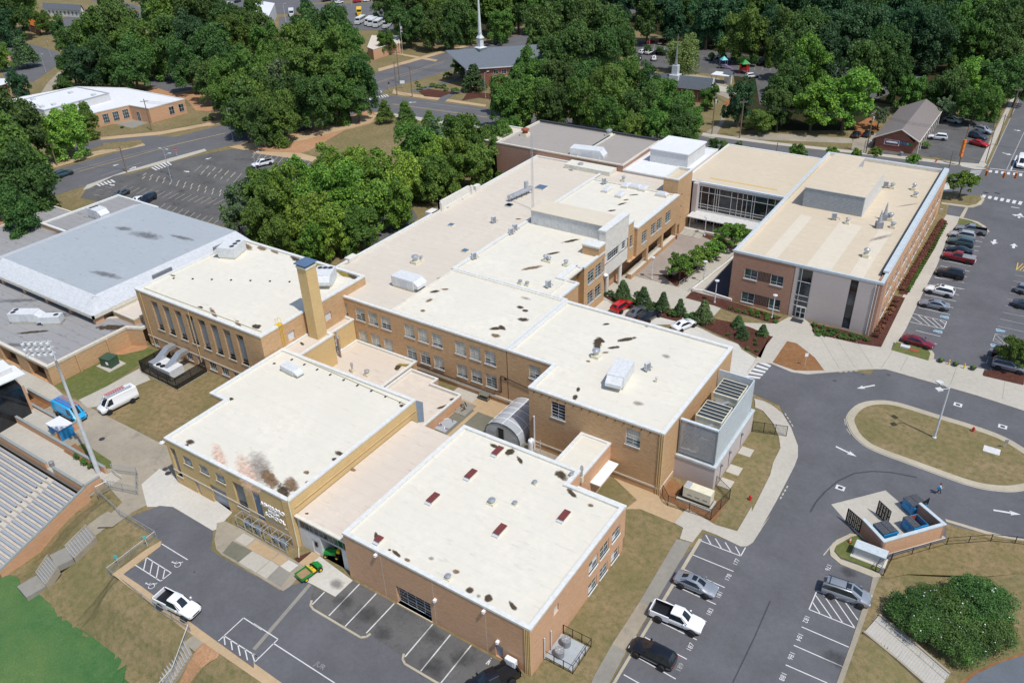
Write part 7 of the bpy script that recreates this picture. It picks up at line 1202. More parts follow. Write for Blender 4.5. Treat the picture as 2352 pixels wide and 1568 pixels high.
for i in range(5): mb.box(-94+.0+i*.35, 38.6, -.6, -93.6+i*.35, 40.2, .5-.1*i, 'concrete')
mb.build('step', root); mb = MB()
for y in (38.6, 40.3): mb.path([(-94, y, 1.0), (-91.6, y, .8)], .03, 'unit_grey'); mb.tube((-91.7, y, 0), (-91.7, y, .8), .03, 'unit_grey', 5)
mb.build('handrail', root)
# press box
rt = thing('press_box', 'brick press box with curved white metal roof at the left edge', 'press box', (-130, 43, 0), keep=True)
mb = MB(); mb.prism([L('z7', *p, 5.2) for p in [(-250, 590), (210, 335), (0, 120) , (-300, 250)]], 0, 5.2, 'glass_dark'); mb.build('upper_room', rt)
P_ = [L('z7', 215, 340, 4.6), L('z7', -300, 640, 4.6)]; a, b = Vector(P_[1]), Vector(P_[0]); MB().prism([a, b, b+Vector((0, .35)), a+Vector((0, .35))], 0, 4.6, 'cap_grey', 'brick_orange').build('wall', rt)
P_ = [L('z7', *p, 6.3) for p in [(255, 215), (-10, 330), (-260, 440), (-260, 170), (-60, 120), (145, 130)]]; MB().prism(P_, 6.15, 6.3, 'roof_bright', 'unit_grey').build('roof', rt); P_ = [L('z7', *p, 7.1) for p in [(115, 150), (-30, 215), (-260, 320), (-260, 120), (30, 75)]]; MB().prism(P_, 6.3, 7.1, 'roof_bright', 'panel_light').build('roof', rt)
p = L('z7', 265, 590, 0); t = MB().box(p[0]-.6, p[1]-.05, 0, p[0]+.6, p[1]+.1, 2.0, 'blue_paint'); t.build('door', rt)
p = L('z7', 640, 830, 0); t = thing('ticket_kiosk', 'small blue ticket kiosk with white roof behind the bleachers wall', 'kiosk', (p[0], p[1], 0)); MB().box(-1.5, -1.0, 0, 1.4, 1.0, 2.0, 'bright_blue').build('wall', t); MB().box(-1.7, -1.1, 2.0, 1.6, 1.1, 2.12, 'roof_bright').build('roof', t); MB().box(.3, -1.03, 0, 1.35, -.99, 1.5, 'brick_orange').build('panel', t)
for i, pts in enumerate(([(270, 420), (515, 545), (345, 635)], [(420, 680), (490, 645), (585, 695), (515, 740)], [(640, 1000), (760, 920), (850, 1000), (900, 1100), (1000, 1170), (940, 1180)])): slab('planting_bed', 'bare_soil', .12, [L('z7', *p, 0) for p in pts], side='concrete_light')
drape('lawn', 'grass_green', [G('z7', *p)[:2] for p in [(790, 940), (850, 920), (1120, 1100), (1130, 1170), (1000, 1170), (900, 1080), (830, 1020)]], .1)
# stairs down to the field
def stairs(name, label, P0, P1, n, width, mat='concrete_grey', wallm=None, rail=False, kind=None):
 P0 = Vector(P0); P1 = Vector(P1); d = (P1-P0); h = Vector((d.x, d.y)); Ln = h.length; u = h/Ln; s = Vector((-u.y, u.x)); t = thing(name, label, 'steps', P0, keep=True)
 for i in range(n):
  a = P0+d*(i/n); b = P0+d*((i+1)/n); zt = P0.z+d.z*((i+.5)/n)+.22; p = Vector((a.x, a.y)); q = Vector((b.x, b.y)); MB().prism([p-s*width/2, q-s*width/2, q+s*width/2, p+s*width/2], min(P0.z, P1.z)-.6, zt, mat).build('step', t)
  if n > 1: e_ = u*.07; MB().prism([q-s*width/2-e_, q-s*width/2, q+s*width/2, q+s*width/2-e_], zt, zt+.004, 'panel_grey').build('riser_shade', t)  # darker strip on each tread edge; riser shade is put into its colour
 if wallm:
  for a in (-1, 1):
   mb = MB(); p0 = Vector((P0.x, P0.y))+s*a*(width/2+.12); p1 = Vector((P1.x, P1.y))+s*a*(width/2+.12); w_ = s*.12; vs = []
   for p, z in ((p0, P0.z), (p1, P1.z)): vs += [(*(p-w_), z-.8), (*(p+w_), z-.8), (*(p+w_), z+.38), (*(p-w_), z+.38)]
   mb.add(vs, [(0, 1, 2, 3), (7, 6, 5, 4), (0, 3, 7, 4), (1, 5, 6, 2), (3, 2, 6, 7)], wallm); mb.build('side_wall', t)
 if rail:
  mb = MB(); p0 = Vector((*(Vector((P0.x, P0.y))+s*width*.2), P0.z+1)); p1 = Vector((*(Vector((P1.x, P1.y))+s*width*.2), P1.z+1)); mb.tube(p0, p1, .03, 'galvanised', 5)
  for f in (0, .33, .66, 1): c = p0+(p1-p0)*f; mb.tube(c, c-Vector((0, 0, 1)), .03, 'galvanised', 5)
  mb.build('handrail', t)
 return t
def mid(k, a, b): p, q = G(k, *a), G(k, *b); return ((p[0]+q[0])/2, (p[1]+q[1])/2, (p[2]+q[2])/2)
S1 = [(-86.8, 32.4, -.35), (-87.4, 29.4, -1.75), (-87.9, 27.5, -1.8), (-88.2, 25.6, -3.3), (-88.5, 23.3, -3.75)]
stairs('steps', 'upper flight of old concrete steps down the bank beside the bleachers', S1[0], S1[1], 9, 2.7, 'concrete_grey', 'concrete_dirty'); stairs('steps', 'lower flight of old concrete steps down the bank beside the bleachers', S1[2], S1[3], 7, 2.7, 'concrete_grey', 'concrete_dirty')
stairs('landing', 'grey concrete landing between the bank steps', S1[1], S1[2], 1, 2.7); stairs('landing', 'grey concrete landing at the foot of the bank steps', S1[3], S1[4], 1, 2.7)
drape('walk', 'concrete_dirty', [G('41', *p)[:2] for p in [(770, 175), (960, 40), (1080, 100), (850, 260)]], .05)
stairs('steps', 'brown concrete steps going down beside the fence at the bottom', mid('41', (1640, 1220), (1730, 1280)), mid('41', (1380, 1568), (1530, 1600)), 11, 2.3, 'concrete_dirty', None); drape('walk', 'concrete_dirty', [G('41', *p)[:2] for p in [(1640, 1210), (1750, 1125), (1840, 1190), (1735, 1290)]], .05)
B0 = mid('z8', (370, 800), (520, 680)); B1 = mid('z8', (790, 1130), (900, 1000)); B2 = mid('z8', (1250, 1540), (1420, 1440))
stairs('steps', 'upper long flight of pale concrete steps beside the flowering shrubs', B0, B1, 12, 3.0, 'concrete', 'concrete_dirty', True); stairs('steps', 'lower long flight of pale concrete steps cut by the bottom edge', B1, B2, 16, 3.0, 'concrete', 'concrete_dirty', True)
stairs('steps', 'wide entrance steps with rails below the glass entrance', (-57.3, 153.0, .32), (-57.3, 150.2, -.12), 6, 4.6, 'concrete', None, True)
# ---------------------------------------------------------------- fences
def fence(name, label, pts, h, mat, cat='fence', mesh=None, spacing=2.6, r=.035, mid_=False):
 t = thing(name, label, cat, pts[0], keep=True); pm = MB().tube((0, 0, -.1), (0, 0, h+.05), r*1.4, mat, 6).mesh('post'); rb = MB(); fm = MB()
 for a, b in zip(pts[:-1], pts[1:]):
  a = Vector(a); b = Vector(b); n = max(1, round((b-a).length/spacing))
  for i in range(n+1):
   p = a+(b-a)*i/n
   if i < n or b == Vector(pts[-1]): o = ob('post', pm, t); o.location = p-Vector(t['_w'])
  u = Vector((0, 0, h)); rb.tube(a+u, b+u, r, mat, 5); rb.tube(a+Vector((0, 0, .12)), b+Vector((0, 0, .12)), r*.7, mat, 4)
  if mid_: rb.tube(a+u*.5, b+u*.5, r*.7, mat, 4)
  if mesh: fm.quad(a+Vector((0, 0, .1)), b+Vector((0, 0, .1)), b+u, a+u, mesh)
 rb.build('rail', t)
 if mesh: fm.build('mesh_panel', t)
 return t
def mesh_mat(name, c, alpha, s=6):
 nb = NB(name); nb.out(c, .6, .3, .3); p = nb.coord(); mx = []
 sx = nb.n('ShaderNodeSeparateXYZ'); nb.l(p, sx.inputs[0]); ad = nb.n('ShaderNodeMath', operation='ADD'); nb.l(sx.outputs[0], ad.inputs[0]); nb.l(sx.outputs[1], ad.inputs[1])
 for op in ('ADD', 'SUBTRACT'):
  a = nb.n('ShaderNodeMath', operation=op); nb.l(ad.outputs[0], a.inputs[0]); nb.l(sx.outputs[2], a.inputs[1]); b = nb.n('ShaderNodeMath', operation='MULTIPLY'); nb.l(a.outputs[0], b.inputs[0]); b.inputs[1].default_value = s; f = nb.n('ShaderNodeMath', operation='FRACT'); nb.l(b.outputs[0], f.inputs[0]); g = nb.n('ShaderNodeMath', operation='LESS_THAN'); nb.l(f.outputs[0], g.inputs[0]); g.inputs[1].default_value = alpha; mx.append(g.outputs[0])
 m = nb.n('ShaderNodeMath', operation='MAXIMUM'); nb.l(mx[0], m.inputs[0]); nb.l(mx[1], m.inputs[1]); nb.l(m.outputs[0], nb.b.inputs['Alpha'])
mesh_mat('chain_link', (.40, .42, .43), .12); mesh_mat('chain_black', (.02, .02, .02), .15); mesh_mat('privacy_mesh', (.02, .018, .016), .62)
fence('chain_link_fence', 'galvanised chain link fence around the small lot above the field', [G('31', 870, 1420), G('41', 1080, 90), G('41', 1400, 285), G('41', 975, 610), G('41', 1390, 920), G('41', 1700, 1110), (-62.2, 25.5, tz(-62.2, 25.5)), (-62.5, 21, tz(-62.5, 21))], 1.3, 'galvanised', mesh='chain_link')
fence('chain_link_fence', 'short chain link fence with a gate by the foot of the tall light pole', [(-94.3, 40.6, 0), (-90.8, 42.0, 0), (-87.4, 39.6, 0), (-91.6, 38.3, 0), (-91.9, 36.7, 0)], 1.5, 'galvanised', mesh='chain_link')
fence('metal_fence', 'black rail fence running behind the dumpster yard', [G('z9', 820, 1530), G('z9', 1060, 1370), G('z9', 1360, 1285), G('z9', 1615, 1210), G('z9', 1870, 1140), G('44', 2035, 305), G('44', 2250, 325), G('44', 2600, 370)], 1.1, 'black', mesh=None, mid_=False)
fence('metal_fence', 'short black rail fence corner at the end of the long kerb', [G('z9', 1060, 1370), G('zm', 1365, 275), G('zm', 1265, 220), G('z9', 960, 1330)], 1.1, 'black')
fence('privacy_fence', 'black mesh fence around the silver duct unit beside the gymnasium', [(-103.4, 63.7, 0), (-103.4, 58.0, 0), (-112.6, 58.2, 0), (-112.6, 63.7, 0)], 2.2, 'black', mesh='privacy_mesh', r=.04)
fence('metal_fence', 'black rail fence round the cream generator', [(-29.2, 75.2, 0), (-27.8, 73.8, 0), (-22.3, 74.2, 0), (-21.7, 78.9, 0), (-24.1, 80.4, 0)], 1.7, 'black', mesh='chain_black'); fence('metal_fence', 'black mesh fence behind the plant enclosure next to the crossing path', [(-24, 93.7, 0), (-19.6, 95.0, 0)], 1.8, 'black', mesh='chain_black', spacing=1.5)
fence('metal_fence', 'black rail fence round two condensers on a pale slab by the workshop', [(-29.1, 50.2, 0), (-25.8, 50.2, 0), (-25.8, 46.4, 0), (-29.1, 46.4, 0)], 1.3, 'black', spacing=1.3)
slab('equipment_pad', 'concrete_blue', .12, rect(-29.2, 46.6, -26.0, 50.0)); slab('equipment_pad', 'concrete', .35, rect(-27.4, 75.3, -22.8, 77.4)); slab('equipment_pad', 'concrete_dirty', .1, rect(-112.7, 58, -103.3, 63.8)); slab('equipment_pad', 'concrete', .15, rect(-120.7, 55.3, -117.2, 58.4))
for i, (x, y) in enumerate(((-28.1, 49.0), (-28.0, 47.5))):
 t = thing('condenser', ('farther', 'nearer')[i]+' round topped grey condenser on the slab beside the workshop', 'air unit', (x, y, .12)); MB().lathe((0, 0, 0), [(.5, 0), (.52, .9), (.46, .95), (.40, .93)], 'panel_dark', 16).build('casing', t); MB().lathe((0, 0, .9), [(.4, .02), (0, .03)], 'panel_grey', 12).build('fan_grille', t); mb = MB()
 for a in range(6): mb.tube((0, 0, .98), (.42*math.cos(a), .42*math.sin(a), .98), .02, 'panel_light', 4)
 mb.build('fan_guard', t)
t = thing('generator', 'cream boxed generator on a black skid beside the pale plant enclosure', 'generator', (-24.9, 76.4, .35)); MB().box(-1.8, -.65, .35, 1.8, .65, 1.9, 'cream_paint').build('casing', t); MB().box(-2.4, -.7, 0, 1.8, .7, .35, 'black').build('skid', t); MB().box(-2.3, -.5, .35, -1.8, .5, 1.0, 'black').build('radiator', t); mb = MB()
for x in (-1.2, -.2, .8): mb.box(x, -.67, .8, x+.6, -.65, .95, 'panel_dark')
mb.build('louvre', t); MB().box(-1.75, -.55, 1.9, -1.0, .55, 1.95, 'panel_grey').build('exhaust_cover', t)
t = thing('transformer', 'dark green electrical transformer box on a pad in the west lawn', 'transformer', (-119.0, 56.8, .15), R_(10)); MB().box(-1.1, -.9, 0, 1.1, .9, 1.5, 'green_box').build('casing', t); MB().box(-1.15, -.95, 1.5, 1.15, .95, 1.62, 'green_box').build('lid', t); MB().box(.2, -.94, .6, .7, -.9, 1.1, 'paper_white').build('warning_label', t)
t = thing('air_handler', 'big silver air handler with two curved ducts into the gymnasium wall', 'air unit', (-108, 60.5, .1)); MB().box(-1.9, -1.7, .3, 2.2, .9, 1.9, 'white_metal').build('casing', t); MB().box(-3.4, -1.5, .3, -1.9, 1.0, 1.9, 'galvanised').build('casing', t)
for dx in (-2.7, .4):
 mb = MB(); prof = [(-1.2, 1.9), (-.2, 2.0), (.8, 2.5), (1.8, 3.1), (3.2, 3.1)]
 for (ya, za), (yb, zb) in zip(prof[:-1], prof[1:]): mb.add([(dx-.6, ya, za-.6), (dx+.6, ya, za-.6), (dx+.6, ya, za), (dx-.6, ya, za), (dx-.6, yb, zb-.6), (dx+.6, yb, zb-.6), (dx+.6, yb, zb), (dx-.6, yb, zb)], [(3, 2, 6, 7), (0, 3, 7, 4), (2, 1, 5, 6), (1, 0, 4, 5), (0, 1, 2, 3)], 'galvanised')
 mb.build('duct', t)
for x in (-1.2, -.2): MB().lathe((x, -1.1, 1.9), [(.42, 0), (.42, .1), (.3, .05), (0, .05)], 'black', 12).build('fan', t)
# pipe cage in front of the name wall
for i, (x0, x1) in enumerate(((-71.6, -67.2), (-66.6, -62.8))):
 t = thing('pipe_cage', ('left', 'right')[i]+' grey pipe frame guarding utility valves below the school lettering', 'guard frame', (x0, 42.8, 0), keep=True); mb = MB(); n = 4
 for k in range(n):
  x = x0+(x1-x0)*k/(n-1)
  for y in (42.7, 43.8): mb.tube((x, y, .0), (x, y, 1.7), .04, 'panel_grey', 6)
  mb.tube((x, 42.7, 1.7), (x, 43.8, 1.7), .035, 'panel_grey', 5)
 for y in (42.7, 43.8):
  for z in (.15, 1.7): mb.tube((x0, y, z), (x1, y, z), .035, 'panel_grey', 5)
 mb.build('frame', t); mb = MB(); mb.path([(x0+.5, 43.3, .6), (x1-.5, 43.3, .6)], .09, 'panel_grey', 8); mb.lathe((x0+1.4, 43.3, 0), [(.25, 0), (.3, .7), (.15, 1.1)], 'tarp', 8); mb.lathe((x1-1.2, 43.3, 0), [(.3, 0), (.35, .8), (.2, 1.2)], 'tarp', 8); mb.build('valve', t)
# ---------------------------------------------------------------- dumpster yard
DY = [L('z9', *p, 2.3) for p in [(640, 765), (955, 1100), (1870, 840), (1500, 525)]]
rt = thing('dumpster_enclosure', 'three sided brick dumpster enclosure with pale blue capping and open black gates', 'enclosure', (*DY[1], 0), keep=True)
MB().prism([L('z9', *p, 0) for p in [(175, 552), (975, 345), (1290, 620), (1870, 1050), (960, 1300), (560, 990)]], -.02, .07, 'concrete').build('slab', rt)
for i, (a, b, m) in enumerate(((DY[0], DY[1], 'brick_wing'), (DY[1], DY[2], 'brick_orange'), (DY[2], DY[3], 'brick_grey'))):
 a = Vector(a); b = Vector(b); u = (b-a).normalized(); n = Vector((-u.y, u.x)); MB().prism([a, b, b+n*.3, a+n*.3], 0, 2.2, 'brick_wing' if i != 1 else 'brick_orange').build('wall', rt); MB().prism([a-n*.06-u*.05, b-n*.06+u*.05, b+n*.36+u*.05, a+n*.36-u*.05], 2.2+.002*i, 2.34+.002*i, 'blue_coping').build('coping', rt)
def gate(a, b):
 a = Vector(a); b = Vector(b); mb = MB(); n = 14; o = MB().quad((*a, .2), (*b, .2), (*b, 2.1), (*a, 2.1), 'privacy_mesh').build('gate', rt); mb.path([(*a, .15), (*a, 2.15), (*b, 2.15), (*b, .15), (*a, .15)], .05, 'black', 5)
 for i in range(1, n): c = a+(b-a)*i/n; mb.tube((*c, .2), (*c, 2.1), .02, 'black', 4)
 mb.tube((*a, 1.1), (*b, 1.1), .04, 'black', 5); mb.build('gate_frame', o)
g0 = Vector(DY[0]); gate(g0, L('z9', 430, 610, 2.1)); gate(L('z9', 885, 495, 2.1), L('z9', 1060, 655, 2.1)); gate(DY[3], L('z9', 1625, 455, 2.1))
def dumpster(label, c, rz, opened=False):
 t = thing('dumpster', label, 'dumpster', c, rz); mb = MB(); W, Dp, H = 1.0, .95, 1.5
 for b in ((-W, -Dp, .2, -W+.06, Dp, H), (W-.06, -Dp, .2, W, Dp, H), (-W, -Dp, .2, W, -Dp+.06, H), (-W, Dp-.06, .2, W, Dp, H), (-W, -Dp, .15, W, Dp, .22)): mb.box(*b, 'bright_blue')
 mb.box(-W-.02, -Dp-.12, H-.28, W+.02, -Dp, H, 'bright_blue'); mb.build('bin', t)
 if opened: MB().box(-W+.07, -Dp+.07, .22, W-.07, Dp-.07, .6, 'rust').box(-W+.06, Dp-.1, .5, W-.06, Dp-.06, H-.02, 'rust').build('inside', t)
 for s in (0, 1):
  if opened and s == 1: continue
  x0 = -W+s*W; lid = MB().box(x0+.02, -Dp, H, x0+W-.02, Dp+.05, H+.05, 'black').build('lid', t); mb = MB()
  for i in range(7): mb.box(x0+.06+i*.135, -Dp+.05, H+.05, x0+.10+i*.135, Dp, H+.075, 'panel_dark')
  mb.build('rib', lid)
 for a in (-1, 1): MB().box(a*W, -.4, .9, a*(W+.1), .4, 1.1, 'bright_blue').build('lift_pocket', t)
rzd = math.atan2(DY[2][1]-DY[1][1], DY[2][0]-DY[1][0])
for lab, px, o_ in (('blue dumpster with closed black lids just outside the enclosure', (1400, 560), False), ('blue dumpster with closed lids inside the enclosure', (960, 950), False), ('blue dumpster with one lid open showing rusty inside', (1400, 850), True)): p = L('z9', *px, .9); dumpster(lab, (p[0], p[1], .07), rzd, o_)
p0, p1, p2 = L('z9', 490, 1310, 0), L('z9', 850, 1450, 0), L('z9', 910, 1360, 0); c = ((p0[0]+p1[0])/2+.3, (p0[1]+p1[1])/2+.7, .1); t = thing('utility_box', 'long pale metal utility box on a pad beside the dumpster enclosure', 'utility box', c, math.atan2(p1[1]-p0[1], p1[0]-p0[0])); MB().box(-1.65, -.55, .06, 1.65, .55, 1.3, 'panel_light').build('casing', t); MB().prism(rect(-1.75, -.7, 1.75, .7), 1.3, 1.4, 'blue_coping').build('lid', t); MB().box(-1.9, -.95, -.1, 1.9, .8, .06, 'concrete_light').build('pad', t)
p = L('z9', 450, 1105, .1); t = thing('traffic_cone', 'orange and white traffic cone on the small lawn by the gate', 'cone', (p[0], p[1], .13)); MB().box(-.22, -.22, 0, .22, .22, .04, 'black').build('base', t); MB().lathe((0, 0, .04), [(.16, 0), (.11, .3)], 'orange', 10).lathe((0, 0, .34), [(.11, 0), (.07, .3)], 'paper_white', 10).lathe((0, 0, .64), [(.07, 0), (.03, .3)], 'orange', 10).build('cone_body', t)
# ---------------------------------------------------------------- poles, lamps, street things
def tower_light(label, base, h):
 t = thing('floodlight_pole', label, 'floodlight', base); MB().tube((0, 0, 0), (0, 0, h), .33, 'unit_grey', 10, .13).build('pole', t); MB().tube((0, 0, h*.72), (0, 0, h*.93), .18, 'dark_metal', 8, .15).build('sleeve', t)
 M = Matrix.Rotation(R_(35), 4, 'Z'); mb = MB()
 for lv in range(3): mb.tube(M @ Vector((-3.2, 0, h-.2+lv*.8)), M @ Vector((.4, 0, h-.2+lv*.8)), .06, 'panel_light', 5)
 mb.tube((0, 0, h), (0, 0, h+1.6), .07, 'panel_light', 5).build('cross_arm', t)
 for lv in range(3):
  for i in range(5): c = M @ Vector((-3.1+i*.75, -.25, h-.35+lv*.8)); MB().lathe(tuple(c), [(.1, .25), (.22, .1), (.24, -.12), (.0, -.14)], 'unit_grey', 8).build('lamp_head', t)
p = (-96.0, 39.5, 0); tower_light('tall floodlight pole rising from the foot of the bleachers wall', p, 19.6)
def lamp(label, base, h, mat='white_metal', arm=0, rz=0, head='round', r=.07, group=None):
 t = thing('street_lamp', label, 'lamp', base, rz, group); MB().tube((0, 0, 0), (0, 0, h), r*1.3, mat, 8, r).build('pole', t); MB().lathe((0, 0, 0), [(r*2.4, 0), (r*2.4, .25), (r*1.3, .35)], mat, 8).build('base', t)
 if head == 'round': MB().lathe((0, 0, h), [(.12, -.15), (.42, 0), (.40, .12), (.1, .22), (0, .22)], 'light_lens', 12).build('lamp_head', t)
 elif head == 'twin':
  for a in (0, R_(75)):
   M = Matrix.Rotation(a, 4, 'Z'); MB().tube(M @ Vector((0, 0, h-.1)), M @ Vector((arm, 0, h)), .05, mat, 5).build('arm', t); MB().box(arm-.1, -.35, h-.08, arm+.7, .35, h+.1, 'panel_light', M).build('lamp_head', t)
 else:
  n = 2 if head == 'both' else 1
  for s in ((1,) if n == 1 else (1, -1)): MB().tube((0, 0, h-.2), (s*arm, 0, h+.2), .05, mat, 5).build('arm', t); MB().box(s*arm-.4, -.16, h+.15, s*arm+.4, .16, h+.3, 'light_lens').build('lamp_head', t)
 return t
p = G('34', 1533, 910); lamp('tall grey pole light with two square heads on the grass loop island', p, 8.4, 'unit_grey', 1.2, R_(150), 'twin', .12)
for k, x, y, h, lab in [('z3', 790, 1465, 4.4, 'white court lamp at the tip of the mulch bed in the paved court'), ('23', 1740, 1015, 4.2, 'white court lamp beside the ramp railing'), ('23', 1840, 1200, 4.4, 'white lamp post at the corner of the dark recess'), ('23', 1750, 605, 4.2, 'white court lamp by the entrance steps'), ('23', 2030, 700, 3.2, 'white court lamp at the far end of the ramp'), ('24', 88, 1335, 4.4, 'white lamp post in front of the brown brick wing')]:
 p = L(k, x, y, .1); lamp(lab, (p[0], p[1], .1), h)
for k, x, y, h, lab, hd in [('11', 1130, 1535, 7, 'wooden pole with wires by the far left street arrows', 'u'), ('11', 510, 1475, 6.5, 'leaning wooden pole at the left street behind the trees', 'u'), ('11', 1352, 1165, 9.5, 'pale utility pole in front of the white roofed building', 'u'), ('11', 2075, 1245, 9, 'street light pole at the left street beside the big trees', 's'), ('11', 1515, 1568, 7, 'twin headed street light at the crossing of the far left car park', 'b'), ('21', 1527, 120, 7, 'car park light by the wheel stops', 's'), ('21', 2300, 110, 7, 'car park light beside the central trees', 's'),
  ('11', 408, 640, 6.5, 'lamp in the empty lot beside the conical oak', 's'), ('11', 455, 505, 6, 'thin lamp farther back in the empty lot', 's'), ('12', 1275, 850, 11, 'wooden utility pole left at the church corner', 'u'), ('12', 1298, 740, 11, 'wooden utility pole farther back at the church corner', 'u'), ('12', 1410, 865, 10, 'wooden utility pole right at the church corner', 'u'), ('12', 2062, 870, 8, 'street light between the church and the road', 's'), ('12', 285, 195, 8, 'white pole right of the warehouse', 's'), ('12', 870, 50, 8, 'pole at the top street by the small red car', 's'), ('12', 1938, 400, 7, 'utility pole behind the church roof', 'u'),
  ('13', 1815, 1195, 11, 'utility pole with transformer beside the chapel drive', 'u'), ('13', 2062, 1230, 10.5, 'utility pole right of the chapel drive', 'u'), ('13', 112, 270, 9, 'white street light at the far road', 's'), ('13', 1258, 420, 7, 'twin arm lamp left of the willow', 'b'), ('13', 1980, 520, 8, 'twin arm lamp right of the willow', 'b'), ('13', 1700, 400, 6, 'white globe lamp behind the willow', 's'), ('14', 925, 1365, 11, 'utility pole with transformer left of the brown roofed shop', 'u'), ('14', 905, 1360, 3.2, 'orange sleeved pole stub beside the utility pole', 's'), ('14', 1755, 1470, 10, 'utility pole with orange signal heads at the junction', 'u'), ('14', 1665, 1500, 4.5, 'short wooden pole at the roof corner of the wing', 'n'), ('14', 1990, 1450, 9, 'pole at the near corner of the right hand road', 'n'), ('14', 2095, 1290, 8, 'pole halfway up the right hand road', 'n'), ('14', 2215, 1050, 8.5, 'farthest pole on the right hand road', 'u'), ('14', 120, 1425, 4.5, 'thin pole behind the hall roof edge', 'n'), ('14', 2045, 1200, 5, 'thin pole behind the parked silver car', 'n')]:
 p = G(k, x, y)
 if hd == 'u':
  t = thing('utility_pole', lab, 'utility pole', p, R_(rnd.uniform(0, 90))); MB().tube((0, 0, 0), (0, 0, h), .17, 'wood_pole', 7, .12).build('pole', t); MB().box(-1.1, -.06, h-.8, 1.1, .06, h-.66, 'wood_pole').build('cross_arm', t); mb = MB()
  for a in (-1, -.5, .5, 1): mb.tube((a, 0, h-.66), (a, 0, h-.45), .05, 'panel_grey', 5)
  mb.build('insulator', t)
  if 'transformer' in lab: MB().lathe((.4, 0, h-2.6), [(.28, 0), (.28, .9), (.1, 1.0)], 'panel_light', 8).build('transformer_can', t)
  if 'signal' in lab:
   for i in range(4): MB().box(-.5, -.3, 2.2+i*1.1, .1, .3, 3.1+i*1.1, 'orange').build('signal_head', t)
 elif hd == 'n': tag(MB().tube(p, (p[0], p[1], h), .12, 'wood_pole', 6, .09).build('utility_pole'), lab, 'utility pole')
 else: lamp(lab, p, h, 'panel_light' if 'white' in lab else 'panel_grey', 1.2, R_(rnd.uniform(-30, 60)), 'both' if hd == 'b' else 'single', .07)
def wire(label, pts, n=10, sag=1.0, r=.025, k=3):
 mb = MB()
 for a, b in zip(pts[:-1], pts[1:]):
  a = Vector(a); b = Vector(b)
  for o in range(k):
   d = Vector((.4*o, 0, -.3*o)); prev = None
   for i in range(n+1):
    f = i/n; q = a+(b-a)*f+d-Vector((0, 0, sag*4*f*(1-f)))
    if prev is not None: mb.tube(prev, q, r, 'dark_metal', 3, cap=False)
    prev = q
 tag(mb.build('overhead_wire'), label, 'power line')
W3 = lambda k, x, y, h: (*L(k, x, y, 0), h)
wire('power lines along the left street past the white roofed building', [W3('11', 510, 1475, 6), W3('11', 1130, 1535, 6.6)]); wire('power lines from the pale utility pole into the big trees', [W3('11', 1352, 1165, 9), W3('12', 0, 1150, 9)]); wire('power lines crossing at the church corner', [W3('12', 1275, 850, 10.5), W3('12', 2062, 870, 8.5)]); wire('power lines running behind the church', [W3('12', 1298, 740, 10.5), W3('12', 1938, 400, 8), W3('13', 350, 250, 9)])
wire('power lines along the street past the chapel', [W3('13', 1815, 1195, 10.5), W3('13', 2062, 1230, 10), W3('14', 925, 1365, 10.5), W3('14', 1755, 1470, 9.5)]); wire('power lines up the right hand road', [W3('14', 1755, 1470, 9.5), W3('14', 2095, 1290, 7.8), W3('14', 2215, 1050, 8.2)])
a, b = W3('14', 1665, 1500, 5.6), W3('z5', 1400, 260, 5.6); wire('signal span wire over the crossing at the right', [W3('z5', 560, 110, 6.0), W3('z5', 1500, 250, 6.0)], sag=.3, k=1)
for i, (x, y) in enumerate(((828, 205), (1037, 228), (1177, 235))):
 p = L('z5', x, y, 5.0); t = thing('traffic_signal', ('left', 'middle', 'right')[i]+' orange traffic signal hanging over the crossing', 'traffic light', (p[0], p[1], 4.3)); MB().box(-.25, -.22, 0, .25, .22, 1.25, 'orange').build('housing', t); mb = MB()
 for j in range(3): mb.lathe((0, 0, 0), [(.13, 0), (.13, .12)], 'black', 8, Matrix.Translation((0, -.2, .22+.4*j)) @ Matrix.Rotation(R_(90), 4, 'X'))
 mb.build('visor', t)
def sign(label, k, x, y, h, mat='paper_white', w=.5, hh=.6, text_=None, shape='rect', rz=.6):
 p = G(k, x, y); t = thing('road_sign', label, 'sign', p, rz); MB().tube((0, 0, 0), (0, 0, h), .04, 'unit_grey', 5).build('post', t)
 if shape == 'oct': o = MB().lathe((0, 0, 0), [(0, 0), (.38, 0), (.38, .03), (0, .03)], mat, 8, Matrix.Translation((0, -.05, h)) @ Matrix.Rotation(R_(90), 4, 'X')).build('sign_panel', t)
 else: o = MB().box(-w/2, -.06, h-hh/2, w/2, -.03, h+hh/2, mat).build('sign_panel', t)
 if text_: text('lettering', text_, .28, Matrix.Translation((0, -.1, h-.1)) @ FR, 'paper_white', .005, t)
sign('thin sign post with white panel on the brown mulch triangle', '34', 380, 272, 2.2); sign('red stop sign at the exit of the far left car park', '11', 1580, 1400, 2.1, 'red', shape='oct', text_='STOP'); sign('small dark sign post at the grass loop end', '34', 2155, 1000, 1.2, 'panel_dark'); sign('church sign board with white pillar at the corner lawn', '12', 1325, 785, 2.0, 'paper_white', 1.6, 1.0); sign('brown sign post at the street corner', '12', 1205, 800, 2.2, 'maroon', .6, .8)
for i, (x, y) in enumerate(((1060, 490), (1315, 320))): sign(('lower', 'upper')[i]+' teal accessible parking sign on the chain link fence', '41', x, y+30, 1.5, 'aqua', .4, .5)
def hydrant(label, p): t = thing('fire_hydrant', label, 'hydrant', p); MB().lathe((0, 0, 0), [(.2, 0), (.2, .06), (.13, .08), (.13, .55), (.17, .58), (.12, .72), (0, .78)], 'red', 8).build('barrel', t); mb = MB().tube((-.24, 0, .42), (.24, 0, .42), .07, 'red', 6); mb.tube((0, -.22, .42), (0, 0, .42), .08, 'red', 6).build('nozzle', t)
